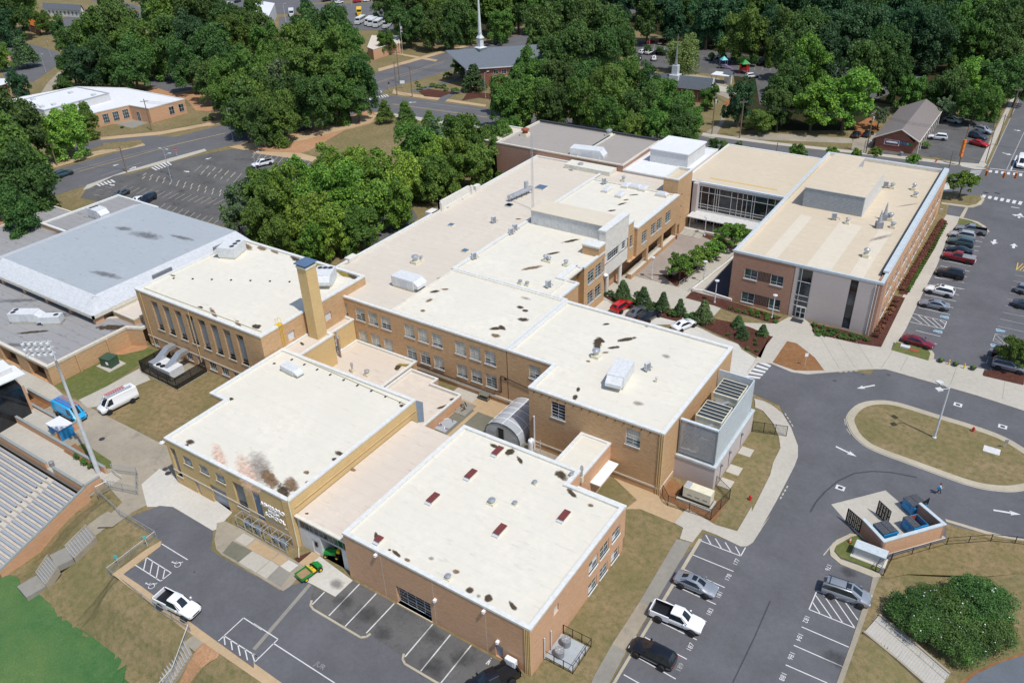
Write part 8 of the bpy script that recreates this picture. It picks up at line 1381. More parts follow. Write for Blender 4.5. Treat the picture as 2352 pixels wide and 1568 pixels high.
p = L('34', 1878, 850, .1); hydrant('red fire hydrant on the grass loop island', (*p, .12)); p = L('33', 2155, 1460, 0); hydrant('red fire hydrant on the lawn beside the curved walk', (*p, .03)); p = L('14', 1548, 1445, 0); hydrant('pale hydrant at the kerb in front of the brown roofed shop', (*p, .04))
p = L('34', 2045, 1020, .1); t = MB().box(p[0]-1.0, p[1]-.7, .13, p[0]+1.0, p[1]+.7, .2, 'panel_light'); tag(t.build('utility_cover'), 'square pale utility cover on the grass loop island', 'utility cover')
for k, x, y, lab in (('34', 1275, 100, 'grey metal vent grate on the small kerbed lawn'), ('34', 1355, 130, 'brown flat vent grate on the small kerbed lawn')): p = L(k, x, y, .1); tag(MB().box(p[0]-.7, p[1]-.4, .14, p[0]+.7, p[1]+.4, .35 if 'grey' in lab else .2, 'unit_grey' if 'grey' in lab else 'rust').build('vent_grate'), lab, 'vent')
for i, (x, y) in enumerate(((1590, 232), (1720, 265), (1875, 300))):
 p = L('34', x, y, .1); t = thing('planter', ('left', 'middle', 'right')[i]+' black bowl planter at the end of the car park lane', 'planter', (*p, .12)); MB().lathe((0, 0, 0), [(.28, 0), (.5, .45), (.46, .45), (.4, .38), (0, .38)], 'pot', 12).build('bowl', t); MB().lathe((0, 0, .38), [(.36, 0), (.3, .25), (.05, .38)], 'leaf_dark', 7).build('plant', t)
for i, (x, y) in enumerate(((1662, 255), (1797, 290))): p = L('34', x, y, .1); tag(MB().lathe((*p, .12), [(.1, 0), (.1, .85), (.05, .93)], 'yellow', 8).build('bollard'), ('left', 'right')[i]+' yellow bollard between the black planters', 'bollard')
# greenhouse
t = thing('greenhouse', 'clear plastic tunnel greenhouse in the yard beside the tall brick block', 'greenhouse', (-53.2, 77.5, 0), keep=True); nb = NB('poly_film'); nb.out((.66, .71, .76), .18, .5); nb.b.inputs['Alpha'].default_value = .55
gx0, gx1, gy0, gy1, gh = -55.9, -50.0, 74.0, 81.0, 2.7; n = 12; arc = [((gx0+gx1)/2+(gx1-gx0)/2*math.cos(a), gh*math.sin(a)**.8) for a in np.linspace(math.pi, 0, n+1)]
mb = MB(); vs = [(x, gy0, z+.02) for x, z in arc]+[(x, gy1, z+.02) for x, z in arc]; mb.add(vs, [(i, i+1, n+2+i, n+1+i) for i in range(n)], 'poly_film'); mb.add([(x, gy0+.02, z) for x, z in arc], [tuple(range(n+1))], 'poly_film'); mb.build('film', t, True)
for y in np.linspace(gy0, gy1, 6): MB().path([(x, y, z+.03) for x, z in arc], .045 if y > gy0 else .06, 'paper_white' if y > gy0 else 'dark_metal', 5).build('hoop', t)
mb = MB(); mb.tube((gx0+.4, gy0, 1.6), (gx0+.4, gy1, 1.6), .03, 'paper_white', 4).tube((-52.95, gy0, gh+.05), (-52.95, gy1, gh+.05), .04, 'paper_white', 4).tube((gx1-.5, gy0, 1.7), (gx1-.5, gy1, 1.7), .03, 'paper_white', 4); mb.build('purlin', t); MB().box(-53.6, gy0-.05, 0, -52.6, gy0, 2.0, 'glass_dark').build('door', t); mb = MB().path([(-53.6, gy0-.06, 0), (-53.6, gy0-.06, 2.05), (-52.6, gy0-.06, 2.05), (-52.6, gy0-.06, 0)], .05, 'panel_dark', 4); mb.build('door_frame', t); MB().box(-55.5, 81.0, 0, -53.5, 81.1, 1, 'panel_dark'); MB().box(gx0+.3, gy0+.3, .5, gx0+1.5, gy1-.3, .6, 'panel_dark').box(gx1-1.5, gy0+.3, .5, gx1-.3, gy1-.3, .6, 'panel_dark').build('bench', t)
mb = MB(); mb.lathe((-48.2, 74.2, .03), [(.5, 0), (.5, 1.5), (.45, 1.75), (.2, 1.9), (.12, 2.05), (0, 2.05)], 'paper_white', 14); tag(mb.build('propane_tank'), 'upright white tank beside the greenhouse corner', 'tank')
mb = MB()
for x in (-47.6, -46.6): mb.tube((x, 73.9, 0), (x, 73.9, 2.6), .05, 'unit_grey', 5)
mb.tube((-47.6, 73.9, 1.6), (-46.6, 73.9, 1.6), .04, 'unit_grey', 5); tag(mb.build('pipe_stand'), 'grey pipe stand right of the upright white tank', 'pipe frame')
PC = ['black', 'purple', 'paper_white', 'orange', 'tennis', 'black', 'tarp', 'black', 'paper_white', 'red', 'black', 'bright_blue']
for i in range(18):
 x = -46.9+(i % 9)*.3+rnd.uniform(-.1, .1); y = 72.6+(i//9)*.5+rnd.uniform(-.15, .15); c = PC[(i*5) % 12]; tag(MB().lathe((x, y, .03), [(.14, 0), (.2, .4), (.16, .4), (.15, .34), (0, .34)], c, 8).build('paint_pot'), 'small %s pot in the jumble behind the workshop roof' % {'paper_white': 'white', 'tennis': 'lime', 'tarp': 'grey', 'bright_blue': 'blue'}.get(c, c), 'pot', 'jumble of coloured pots in the yard')
for nm, lab, x0, y0, x1, y1, m in (('display_panel', 'grey panel with black scrap metal lying in the yard', -63.2, 75.6, -60.7, 78.6, 'concrete_grey'), ('display_panel', 'paint splashed grey panel lying nearer in the yard', -63.4, 71.0, -60.8, 74.0, 'concrete_blue')):
 t = thing(nm, lab, 'panel', (x0, y0, 0), keep=True); MB().box(x0, y0, .03, x1, y1, .12, m).build('board', t)
 for i in range(9):
  a = Vector((rnd.uniform(x0+.3, x1-.3), rnd.uniform(y0+.3, y1-.3), .18)); b = a+Vector((rnd.uniform(-.8, .8), rnd.uniform(-.8, .8), .15)); MB().tube(a, b, .05, 'black' if y0 > 74 else ('tarp', 'paper_white', 'purple')[i % 3], 5).build('scrap', t)
t = thing('trolley', 'dark metal rack trolley against the brick wall in the yard', 'trolley', (-60.7, 80.6, .03)); mb = MB()
for a in (-.8, .8):
 for b in (-.3, .3): mb.tube((a, b, 0), (a, b, 1.0), .04, 'dark_metal', 5)
mb.build('frame', t)
for z in (.3, .9): MB().box(-.85, -.35, z, .85, .35, z+.05, 'concrete_green').build('shelf', t)
for k, x, y, r, h, m, lab in (('31', 468, 1158, .35, .9, 'panel_dark', 'dark litter bin at the gap in the bleachers wall'), ('z3', 1095, 955, .35, 1.0, 'maroon', 'litter bin at the corner of the stair tower'), ('14', 1237, 1385, .5, 1.0, 'tarp', 'blue grey wheeled bin in front of the brown roofed shop'), ('z3', 1025, 1450, .45, .8, 'black', 'black round bin beside the court tree')): p = L(k, x, y, .1); t = thing('litter_bin', lab, 'bin', (*p, .08)); MB().lathe((0, 0, 0), [(r*.8, 0), (r, h*.85), (r*.9, h*.85)], m, 10).build('bin_body', t); MB().lathe((0, 0, h*.85), [(r*1.03, 0), (r*.6, h*.15), (0, h*.15)], m, 10).build('lid', t)
# ramp railings in the court
def rail(label, pts, h=1.0, z=.1):
 t = thing('railing', label, 'railing', (*pts[0], z), keep=True); mb = MB(); pm = MB().tube((0, 0, 0), (0, 0, h), .03, 'panel_light', 5).mesh('post')
 for a, b in zip(pts[:-1], pts[1:]):
  a = Vector((*a, z)); b = Vector((*b, z)); n = max(2, int((b-a).length/1.6))
  for hh in (h, h*.5): mb.tube(a+Vector((0, 0, hh)), b+Vector((0, 0, hh)), .03, 'panel_light', 4)
  for i in range(n+1): o = ob('post', pm, t); o.location = a+(b-a)*i/n-Vector(t['_w'])
 mb.build('rail', t)
rail('metal railing along the mulch bed of the two nearest court trees', [L('23', 1525, 1058, .1), L('23', 1730, 900, .1)]); rail('metal railing beside the far court trees', [L('23', 1805, 850, .1), L('23', 2010, 672, .1)]); rail('long ramp railing next to the dark recess', [L('23', 1615, 1100, .1), L('23', 1850, 930, .1)], 1.0); rail('far ramp railing by the wing wall', [L('23', 1900, 890, .1), L('23', 2025, 780, .1)], 1.0)
# entrance door mat, wall lights, far flag
tag(MB().box(-28.9, 126.4, .125, -26.9, 127.8, .14, 'dark_metal').build('door_mat'), 'dark door mat in front of the tall glass door strip', 'mat')
p = G('12', 1325, 490); t = thing('flagpole', 'flagpole with red and white flag beside the small tan building', 'flagpole', p); MB().tube((0, 0, 0), (0, 0, 12), .08, 'panel_light', 6).build('pole', t); MB().box(0, -.02, 8.6, .9, .02, 10.8, 'paper_white').box(0, -.03, 9.2, .9, .03, 9.7, 'red').build('flag', t)
for i, (x, z, y, lab) in enumerate(((-48.9, 6.2, 43.9, 'left'), (-41.0, 3.9, 43.9, 'middle'), (-34.6, 6.2, 43.9, 'right'), (-33.1, 2.6, 43.9, 'doorway'))): t = thing('wall_light', '%s small white wall lamp on the long workshop wall' % lab, 'lamp', (x, y, z)); MB().box(-.15, -.25, 0, .15, .1, .28, 'paper_white').build('housing', t); MB().box(-.12, -.27, -.04, .12, .0, 0, 'light_lens').build('lens', t)
t = thing('air_conditioner', 'white split air unit bracketed on the workshop wall near the corner', 'air unit', (-31.3, 43.5, .9)); MB().box(-.6, -.25, 0, .6, .25, .85, 'paper_white').build('casing', t); MB().box(-.5, -.27, .1, .3, -.25, .75, 'panel_light').build('grille', t)
t = thing('wall_light', 'floodlight on bracket at the left corner of the annex roof', 'lamp', (-85.2, 43.7, 6.9)); MB().lathe((0, 0, 0), [(.1, .3), (.4, .0), (0, -.05)], 'light_lens', 10).build('lamp_head', t)
p = L('23', 855, 1015, 5.5); t = thing('wall_light', 'round white lamp on the classroom corner above the service drive', 'lamp', (-59.5, 117.0, 5.2)); MB().lathe((0, 0, 0), [(.15, -.3), (.45, 0), (.3, .2), (0, .25)], 'paper_white', 10).build('lamp_head', t)
# ---------------------------------------------------------------- person crossing the drive
def person(label, base, rz):
 import bmesh
 t = thing('person', label, 'person', base, rz)
 V = [(0, 0, .95), (0, 0, 1.15), (0, 0, 1.36), (0.02, 0, 1.50), (0.04, 0, 1.62), (0.04, 0, 1.72), (.0, .18, 1.38), (-.06, .24, 1.12), (.14, .22, .95), (.2, .2, .9), (0, -.18, 1.38), (.12, -.22, 1.14), (.3, -.12, 1.2), (.36, -.05, 1.22), (0, .1, .9), (.2, .11, .5), (.30, .12, .08), (.42, .12, .03), (0, -.1, .9), (-.1, -.11, .5), (-.36, -.11, .14), (-.28, -.11, .04)]
 E_ = [(0, 1), (1, 2), (2, 3), (3, 4), (4, 5), (2, 6), (6, 7), (7, 8), (8, 9), (2, 10), (10, 11), (11, 12), (12, 13), (0, 14), (14, 15), (15, 16), (16, 17), (0, 18), (18, 19), (19, 20), (20, 21)]
 RD = [.14, .13, .16, .055, .10, .085, .07, .05, .036, .03, .07, .05, .036, .03, .10, .07, .045, .04, .10, .07, .045, .04]
 me = bpy.data.meshes.new('body'); me.from_pydata(V, E_, []); o = ob('body', me, t); sk = o.modifiers.new('skin', 'SKIN'); 
 for i, r in enumerate(RD): me.skin_vertices[0].data[i].radius = (r, r)
 me.skin_vertices[0].data[0].use_root = True; ss = o.modifiers.new('sub', 'SUBSURF'); ss.levels = 1; ss.render_levels = 1
 bpy.context.view_layer.update(); m2 = bpy.data.meshes.new_from_object(o.evaluated_get(bpy.context.evaluated_depsgraph_get())); o.modifiers.clear(); o.data = m2
 for m in ('paper_white', 'black', 'skin', 'tyre'): m2.materials.append(MATS[m])
 for p in m2.polygons: c = p.center; p.material_index = 1 if c.z < .92 and c.z > .09 and abs(c.y) < .2 and not (c.x > .1 and c.z > .85) else (3 if c.z <= .09 else (2 if c.z > 1.47 or abs(c.y) > .2 and c.z < 1.05 or c.x > .2 else 0))
 MB().lathe((.03, 0, 1.66), [(.12, -.06), (.125, .04), (.08, .12), (0, .15)], 'maroon', 10).build('hair', t); mb = MB()
 for s in (-1, 1): mb.box(.125, s*.04-.012, 1.64, .14, s*.04+.012, 1.66, 'black')
 mb.box(.13, -.012, 1.59, .155, .012, 1.63, 'skin').box(.13, -.03, 1.56, .14, .03, 1.57, 'maroon').build('face', t); mb = MB()
 for hx, hy, hz in ((.2, .2, .88), (.37, -.04, 1.22)):
  mb.box(hx-.02, hy-.02, hz-.09, hx+.02, hy+.03, hz, 'skin')
  for f in range(4): mb.box(hx-.02+.011*f, hy-.02, hz-.15+.01*abs(f-1), hx-.012+.011*f, hy+.0, hz-.08, 'skin')
  mb.box(hx+.02, hy+.0, hz-.08, hx+.035, hy+.02, hz-.03, 'skin')
 mb.build('hands', t); b = MB().box(-.35, -.28, .9, .1, -.20, 1.3, 'bright_blue'); tag(b.build('shoulder_bag'), 'bright blue bag carried by the person on the drive', 'bag'); bg_ = bpy.data.objects[b.build.__self__ and 'shoulder_bag']; bg_.location = base; bg_.rotation_euler.z = rz; return t
p = L('z9', 1745, 395, 0); person('person in white top and black trousers walking past the dumpsters', (p[0], p[1], .045), R_(15))
# ---------------------------------------------------------------- vegetation
def crown_mesh(name, seed, shape='round', clumps=85, per=150, s=.040, mats=('leaf_dark',), core=True):
 r = np.random.RandomState(seed); C_, R2 = [], []
 nl = 9; LB = []
 for i in range(nl): t = i*2.4+r.uniform(-.4, .4); q = r.uniform(.28, .56); LB.append((np.array([q*math.cos(t), q*math.sin(t), -.62+1.25*i/(nl-1)+r.uniform(-.12, .12)])*(1 if i < nl-1 else .35), r.uniform(.34, .52)))
 for i in range(clumps):
  d = r.normal(size=3); d /= np.linalg.norm(d); rad = r.uniform(.62, .88)
  if d[2] < -.45: d[2] *= -.6
  if shape == 'cone': h = r.uniform(-.9, .95); w = (1-(h+.9)/1.95)*.62+.06; a = r.uniform(0, 6.28); c = np.array([w*math.cos(a)*r.uniform(.7, 1), w*math.sin(a)*r.uniform(.7, 1), h]); cr = .12+.16*(1-(h+1)/2)
  elif shape == 'oval': c = d*rad*np.array([.62, .62, 1.0]); cr = r.uniform(.15, .26)
  elif shape == 'dome': c = d*rad*np.array([1, 1, .75]); cr = r.uniform(.16, .26)
  elif shape == 'open': c = d*r.uniform(.25, 1.0)*np.array([1, 1, .8]); cr = r.uniform(.1, .2)
  else: lc, lr = LB[i % nl]; c = lc+d*lr*r.uniform(.75, 1.12); cr = r.uniform(.10, .24)
  C_.append(c); R2.append(cr)
 C_ = np.array(C_); R2 = np.array(R2); k = np.repeat(np.arange(clumps), per); n = len(k)
 d = r.normal(size=(n, 3)); d /= np.linalg.norm(d, axis=1)[:, None]; d[:, 2] = np.where(d[:, 2] < -.3, -d[:, 2], d[:, 2]); P0 = C_[k]+d*(R2[k]*r.uniform(.55, 1.12, n))[:, None]
 if shape == 'willow': P0[:, 2] -= (r.uniform(0, 1, n)**2)*.75
 nr = d*.8+r.normal(size=(n, 3))*.55+np.array([0, 0, .25]); nr /= np.linalg.norm(nr, axis=1)[:, None]
 u = np.cross(nr, r.normal(size=(n, 3))); u /= np.linalg.norm(u, axis=1)[:, None]; v = np.cross(nr, u); sz = s*r.uniform(.6, 1.5, n)[:, None]
 vs = np.stack([P0-u*sz, P0-v*sz*.7, P0+u*sz, P0+v*sz*.7], 1).reshape(-1, 3); me = bpy.data.meshes.new(name)
 me.vertices.add(4*n); me.vertices.foreach_set('co', vs.ravel()); me.loops.add(4*n); me.loops.foreach_set('vertex_index', np.arange(4*n)); me.polygons.add(n); me.polygons.foreach_set('loop_start', np.arange(0, 4*n, 4)); me.polygons.foreach_set('loop_total', np.full(n, 4))
 for m in mats: me.materials.append(MATS[m])
 if len(mats) > 1: me.polygons.foreach_set('material_index', np.where(r.uniform(size=n) < (.006 if mats[1] == 'paper_white' else .3), 1, 0).astype(np.int32))
 me.update(calc_edges=True); return me
CM_ = {}
def crown(kind, v):
 k = (kind, v)
 if k not in CM_:
  a = {'dark': dict(mats=('leaf_dark',)), 'mid': dict(mats=('leaf_mid',)), 'bright': dict(mats=('leaf_bright', 'leaf_mid')), 'blue': dict(mats=('leaf_blue',)), 'cone': dict(shape='cone', mats=('leaf_mid',), clumps=90, per=90), 'conedark': dict(shape='cone', mats=('leaf_dark', 'leaf_sage'), clumps=90, per=110), 'willow': dict(shape='willow', mats=('leaf_willow',), s=.035), 'oval': dict(shape='oval', mats=('leaf_dark',), clumps=70, per=90),
    'young': dict(shape='open', mats=('leaf_mid', 'leaf_bright'), clumps=110, per=90, s=.05), 'bush': dict(shape='dome', mats=('leaf_dark',), clumps=30, per=60, s=.09), 'red': dict(shape='dome', mats=('leaf_red',), clumps=30, per=60, s=.09), 'greenbush': dict(shape='dome', mats=('leaf_mid',), clumps=30, per=60, s=.09), 'myrtle': dict(shape='dome', mats=('leaf_dark', 'paper_white'), clumps=150, per=130, s=.024), 'sage': dict(shape='open', mats=('leaf_sage', 'leaf_mid'), clumps=80, per=110, s=.04)}[kind]
  if kind in ('dark', 'mid', 'bright', 'blue'): a.update(clumps=126, per=140, s=.036)
  CM_[k] = crown_mesh('crown', sum(map(ord, kind))*7+v*13, **a)
 return CM_[k]
TM = {}
def trunk(kind):
 if kind not in TM:
  mb = MB(); mb.tube((0, 0, 0), (0, 0, .55), .035, 'bark', 7, .022)
  r = random.Random(len(TM)+3)
  for i in range(7): a = i*.9+r.random(); z = .3+.04*i; mb.tube((0, 0, z), (.30*math.cos(a), .30*math.sin(a), z+.25), .014, 'bark', 5, .005)
  TM[kind] = mb.mesh('trunk')
 return TM[kind]
TREES = []
def tree(kind, x, y, h, r, zb=0., low=.22, label='', group=None, cat='tree'):
 """h: total height; r: crown radius"""
 nm = {'cone': 'young_oak', 'conedark': 'evergreen_tree', 'willow': 'willow_tree', 'oval': 'clipped_shrub', 'bush': 'shrub', 'red': 'shrub', 'greenbush': 'shrub', 'myrtle': 'flowering_shrub', 'young': 'young_tree'}.get(kind, 'broadleaf_tree')
 t = thing(nm, label, cat, (x, y, zb), rnd.uniform(0, 6.28), group); cz = h*(low+1)/2; rz_ = h*(1-low)/2
 sx_ = rnd.uniform(.88, 1.16) if kind in ('dark', 'mid', 'bright', 'blue') else 1
 c = ob('crown', crown(kind, rnd.randrange(4 if kind in ('dark', 'mid', 'bright', 'blue') else 2)), t); c.location = (0, 0, cz)
 sz = {'cone': 1.0, 'conedark': 1.0, 'oval': 1.0}.get(kind, 1.25); c.scale = (sx_*r*(1.5 if kind in ('cone', 'conedark', 'oval') else 1), r/sx_*(1.5 if kind in ('cone', 'conedark', 'oval') else 1), rz_*sz*.9*(rnd.uniform(.92, 1.15) if sx_ != 1 else 1))
 if kind not in ('bush', 'red', 'greenbush', 'oval'): k = ob('trunk', trunk(rnd.randrange(3)), t); k.scale = (h*.8, h*.8, h)
 TREES.append(t); return t
def T(k, x, y, rpx, kind, hf=2.35, low=.0, hmin=4, group='g'):
 """crown centre and radius measured on the sight lines, base solved on the ground"""
 u, v = pix(k, x, y) if k != 'd' else (x, y); h = 10.
 for _ in range(12):
  zc = h*(1+low)/2; d = ray(u, v); t_ = (zc-CAMH)/d[2]; r = rpx*t_/FPX*(1.12 if kind in ('dark', 'mid', 'bright', 'blue') else 1.0); h = max(hmin, r*hf)
 return tree(kind, float(d[0]*t_), float(d[1]*t_), h, r, 0, low, '', group)
LG = {}
def grove(desc, group, items, **kw):
 ts = []
 for it in items:
  x, y, rp, kd = it[:4]; ts.append(T('d', x, y, rp, kd, *(it[4:] if len(it) > 4 else ()), group=group, **({} if len(it) > 4 else kw)))
 ts.sort(key=lambda t: proj((t.location.x, t.location.y, 6))[0]); n = len(ts)
 for i, t in enumerate(ts):
  w = {'dark': 'dark green', 'mid': 'mid green', 'bright': 'bright green', 'blue': 'deep green', 'cone': 'conical', 'sage': 'grey green', 'conedark': 'dark conical', 'young': 'young', 'willow': 'weeping', 'oval': 'clipped', 'bush': 'dark green', 'red': 'reddish', 'greenbush': 'green'}
  kd = [k for k, m in CM_.items() if m == t.children[0].data][0][0]
  t['label'] = '%s %s, %s from the left' % (w.get(kd, 'green'), desc, ords[i] if i < 20 else '%d%s' % (i+1, 'th' if i % 10 > 2 else ('st', 'nd', 'rd')[i % 10])) if n > 1 else w.get(kd, 'green')+' '+desc
  t['group'] = group
  if n == 1: del t['group']
grove('tree at the left edge beside the street', 'trees at the left edge', [(30, 300, 72, 'dark'), (15, 390, 85, 'mid'), (62, 440, 60, 'dark'), (45, 500, 50, 'dark'), (88, 395, 32, 'mid')])
grove('tree in front of the white roofed building', 'trees before the white roofed building', [(150, 312, 42, 'bright'), (128, 300, 26, 'bright'), (192, 280, 30, 'mid')])
grove('tree behind the conical oak at the top left', 'top left trees', [(20, 30, 45, 'dark'), (100, 52, 20, 'mid'), (135, 68, 20, 'dark'), (50, 22, 34, 'mid'), (250, 5, 30, 'dark'), (0, 60, 35, 'blue'), (5, 135, 22, 'mid')])
grove('oak beside the empty lot', 'x', [(52, 118, 29, 'conedark', 2.4, .05)]); grove('small tree beside the carport', 'x', [(42, 196, 24, 'blue')]); grove('low bushy tree at the corner of the white roofed building', 'x', [(150, 200, 26, 'dark', 1.6, .0)])
grove('tree in the grove behind the white roofed building', 'grove behind the white roofed building', [(172, 115, 45, 'dark'), (215, 105, 50, 'mid'), (265, 95, 55, 'dark'), (320, 110, 50, 'mid'), (165, 158, 34, 'dark'), (205, 160, 40, 'blue'), (255, 158, 40, 'dark'), (305, 155, 44, 'dark'), (345, 140, 34, 'mid'), (195, 125, 35, 'mid'), (240, 130, 38, 'dark')])
grove('tree in the big belt at the upper left', 'upper left tree belt', [(350, 30, 45, 'dark'), (400, 40, 50, 'mid'), (450, 45, 50, 'dark'), (400, 95, 45, 'dark'), (450, 110, 50, 'blue'), (500, 130, 50, 'dark'), (435, 160, 42, 'dark'), (480, 185, 40, 'dark'), (540, 95, 42, 'mid'), (515, 60, 40, 'dark'), (560, 60, 35, 'dark'), (555, 75, 26, 'bright'), (590, 85, 38, 'dark'), (610, 110, 40, 'mid'), (580, 30, 25, 'dark'), (480, 20, 35, 'dark'), (405, 135, 40, 'dark'), (520, 170, 40, 'dark')])
grove('tree in the large clump left of the crossroads', 'large clump left of the crossroads', [(545, 190, 55, 'mid'), (590, 235, 52, 'mid'), (560, 260, 45, 'dark'), (640, 185, 48, 'sage'), (650, 235, 50, 'dark'), (640, 275, 42, 'mid'), (700, 180, 55, 'mid'), (715, 240, 48, 'dark'), (690, 120, 48, 'mid'), (740, 80, 45, 'dark'), (755, 135, 50, 'mid'), (800, 115, 40, 'mid'), (790, 180, 52, 'mid'), (825, 190, 42, 'dark'), (770, 230, 45, 'mid'), (820, 235, 35, 'dark'), (655, 135, 40, 'mid'), (700, 70, 35, 'dark'), (780, 60, 30, 'dark'), (620, 160, 35, 'mid'), (525, 225, 40, 'mid'), (600, 290, 38, 'dark')])
grove('tree in the leafy courtyard behind the gymnasium', 'courtyard trees behind the gymnasium', [(560, 460, 50, 'sage'), (545, 505, 42, 'sage'), (610, 450, 48, 'mid'), (600, 510, 45, 'mid'), (665, 470, 50, 'bright'), (700, 430, 45, 'bright'), (740, 470, 52, 'bright'), (700, 520, 52, 'bright'), (760, 405, 45, 'bright'), (820, 410, 55, 'bright'), (790, 460, 50, 'bright'), (870, 420, 52, 'bright'), (930, 425, 45, 'bright'), (850, 480, 50, 'bright'), (910, 475, 42, 'bright'), (760, 540, 45, 'bright'), (820, 530, 42, 'mid'), (720, 560, 35, 'bright'), (650, 545, 35, 'mid')])
grove('tree between the lawn and the long pinkish roof', 'trees between the lawn and the pinkish roof', [(960, 345, 45, 'mid'), (1010, 320, 48, 'sage'), (1060, 320, 48, 'mid'), (1110, 335, 42, 'mid'), (1150, 330, 40, 'mid'), (1000, 375, 45, 'bright'), (1050, 375, 45, 'bright'), (1100, 385, 42, 'mid'), (1150, 370, 34, 'mid'), (980, 415, 42, 'mid'), (1030, 415, 35, 'mid'), (1165, 305, 25, 'mid')])
grove('tree planted along the lawn by the street', 'saplings by the street', [(884, 254, 20, 'cone', 2.8, .05), (931, 262, 24, 'cone', 2.8, .05), (985, 271, 17, 'cone', 2.4, .05), (1038, 284, 15, 'cone', 2.4, .05)])
grove('tree beyond the church road', 'trees beyond the church road', [(915, 25, 38, 'dark'), (960, 35, 42, 'dark'), (1010, 30, 42, 'mid'), (1055, 50, 38, 'dark'), (940, 65, 34, 'dark'), (990, 72, 34, 'dark'), (1035, 78, 28, 'dark'), (1140, 25, 42, 'mid'), (1190, 20, 42, 'dark'), (1090, 20, 42, 'dark'), (1150, 60, 30, 'mid'), (1080, 65, 26, 'mid'), (1240, 20, 42, 'mid'), (885, 5, 30, 'dark')])
grove('tree massed beside the church roof', 'trees beside the church', [(1255, 90, 52, 'dark'), (1300, 65, 52, 'dark'), (1360, 70, 52, 'dark'), (1410, 80, 46, 'dark'), (1330, 120, 48, 'dark'), (1270, 135, 42, 'dark'), (1390, 125, 42, 'dark'), (1235, 122, 28, 'dark'), (1435, 105, 32, 'dark')])
grove('tree in the row behind the theatre roof', 'row of trees behind the theatre roof', [(1168, 218, 36, 'mid'), (1200, 190, 36, 'dark'), (1230, 185, 44, 'mid'), (1290, 195, 44, 'dark'), (1340, 195, 42, 'dark'), (1160, 245, 42, 'mid'), (1215, 240, 44, 'mid'), (1270, 250, 42, 'dark'), (1330, 245, 44, 'mid'), (1385, 215, 44, 'mid'), (1420, 240, 42, 'mid'), (1440, 195, 38, 'mid'), (1400, 280, 40, 'mid'), (1470, 260, 40, 'dark'), (1490, 210, 38, 'dark'), (1520, 235, 42, 'mid'), (1560, 250, 40, 'mid'), (1560, 290, 36, 'dark'), (1510, 290, 36, 'mid'), (1590, 285, 28, 'mid'), (1455, 300, 30, 'mid')])
grove('willow in the chapel car park', 'x', [(1568, 122, 42, 'willow', 1.9, .05)])
grove('magnolia beside the chapel drive', 'x', [(1700, 235, 34, 'blue', 2.8, .1)]); grove('tree in front of the chapel gable', 'x', [(1627, 225, 22, 'mid')]); grove('bushy tree right of the magnolia', 'x', [(1745, 280, 28, 'mid', 1.8, .05)])
grove('maple with large leaves above the shaded drive', 'maples above the shaded drive', [(1870, 240, 56, 'bright', 1.8, .1), (1945, 235, 60, 'bright', 1.8, .1)]); grove('tree behind the maples', 'trees behind the maples', [(1800, 215, 48, 'dark'), (1855, 160, 44, 'bright'), (1790, 250, 38, 'dark'), (1820, 175, 36, 'mid')])
grove('tree around the brown roofed shop', 'trees round the brown roofed shop', [(1990, 160, 58, 'dark'), (2040, 130, 50, 'dark'), (2060, 190, 40, 'dark'), (2095, 220, 32, 'mid'), (2140, 225, 30, 'dark'), (2190, 215, 40, 'dark'), (2235, 190, 42, 'bright'), (2240, 245, 34, 'mid'), (2290, 195, 42, 'dark'), (2310, 150, 42, 'dark'), (2340, 200, 34, 'dark'), (2020, 270, 24, 'sage'), (2170, 250, 26, 'sage'), (2275, 235, 30, 'mid'), (2340, 100, 40, 'dark'), (1775, 118, 24, 'mid')])
FR_ = []
rf = random.Random(11)
for row, (yy, n_, rr) in enumerate(((-35, 20, 38), (0, 24, 38), (38, 24, 40), (78, 22, 42), (118, 14, 42))):
 for i in range(n_):
  x = 1235+i*(1160/n_)+rf.uniform(-14, 14); y = yy+rf.uniform(-13, 13)
  if row == 3 and x < 1690: continue
  if row == 4 and (x < 1740 or 1960 < x < 2090): continue
  if row == 2 and x < 1440: continue
  FR_.append((x, y, rr*rf.uniform(.85, 1.2), rf.choice(['dark', 'dark', 'blue', 'blue', 'mid'])))
grove('tree of the dense wood at the top right', 'trees of the dense wood at the top right', FR_)
grove('clipped shrub in the chapel car park', 'clipped shrubs of the chapel car park', [(1488, 113, 9, 'oval', 2.6, .0, 2), (1516, 116, 9, 'oval', 2.6, .0, 2), (1634, 130, 8, 'oval', 2.6, .0, 2), (1661, 132, 8, 'oval', 2.6, .0, 2), (1686, 136, 8, 'oval', 2.6, .0, 2), (1707, 145, 14, 'oval', 3.0, .0, 2), (1733, 139, 11, 'oval', 2.6, .0, 2)])
grove('evergreen beside the glass gable of the church', 'x', [(1088, 178, 27, 'conedark', 2.3, 0.0)]); grove('small tree at the church corner', 'x', [(1060, 150, 20, 'mid')])
grove('tree half hiding the small tan building', 'x', [(886, 100, 20, 'mid')]); grove('small dark tree on the far lawn at the top', 'x', [(704, 14, 13, 'blue')]); grove('tree on the corner island beyond the wing', 'x', [(2212, 418, 36, 'young', 1.9, .12)]); grove('tree in the mulch bed at the right edge', 'x', [(2328, 805, 34, 'mid', 2.3, .15)])
grove('sapling behind the wing roof', 'saplings behind the wing roof', [(1832, 352, 22, 'young', 2.4, .1), (1912, 352, 16, 'young', 2.2, .1), (2010, 352, 16, 'young', 2.2, .1), (2098, 368, 16, 'young', 2.0, .1), (1968, 355, 12, 'young', 2.0, .1)])
grove('bush hedge tree behind the white roof box', 'hedge trees behind the white roof box', [(1640, 333, 15, 'dark', 1.4, 0), (1665, 342, 15, 'mid', 1.4, 0), (1690, 348, 15, 'dark', 1.4, 0), (1715, 354, 13, 'mid', 1.4, 0)])
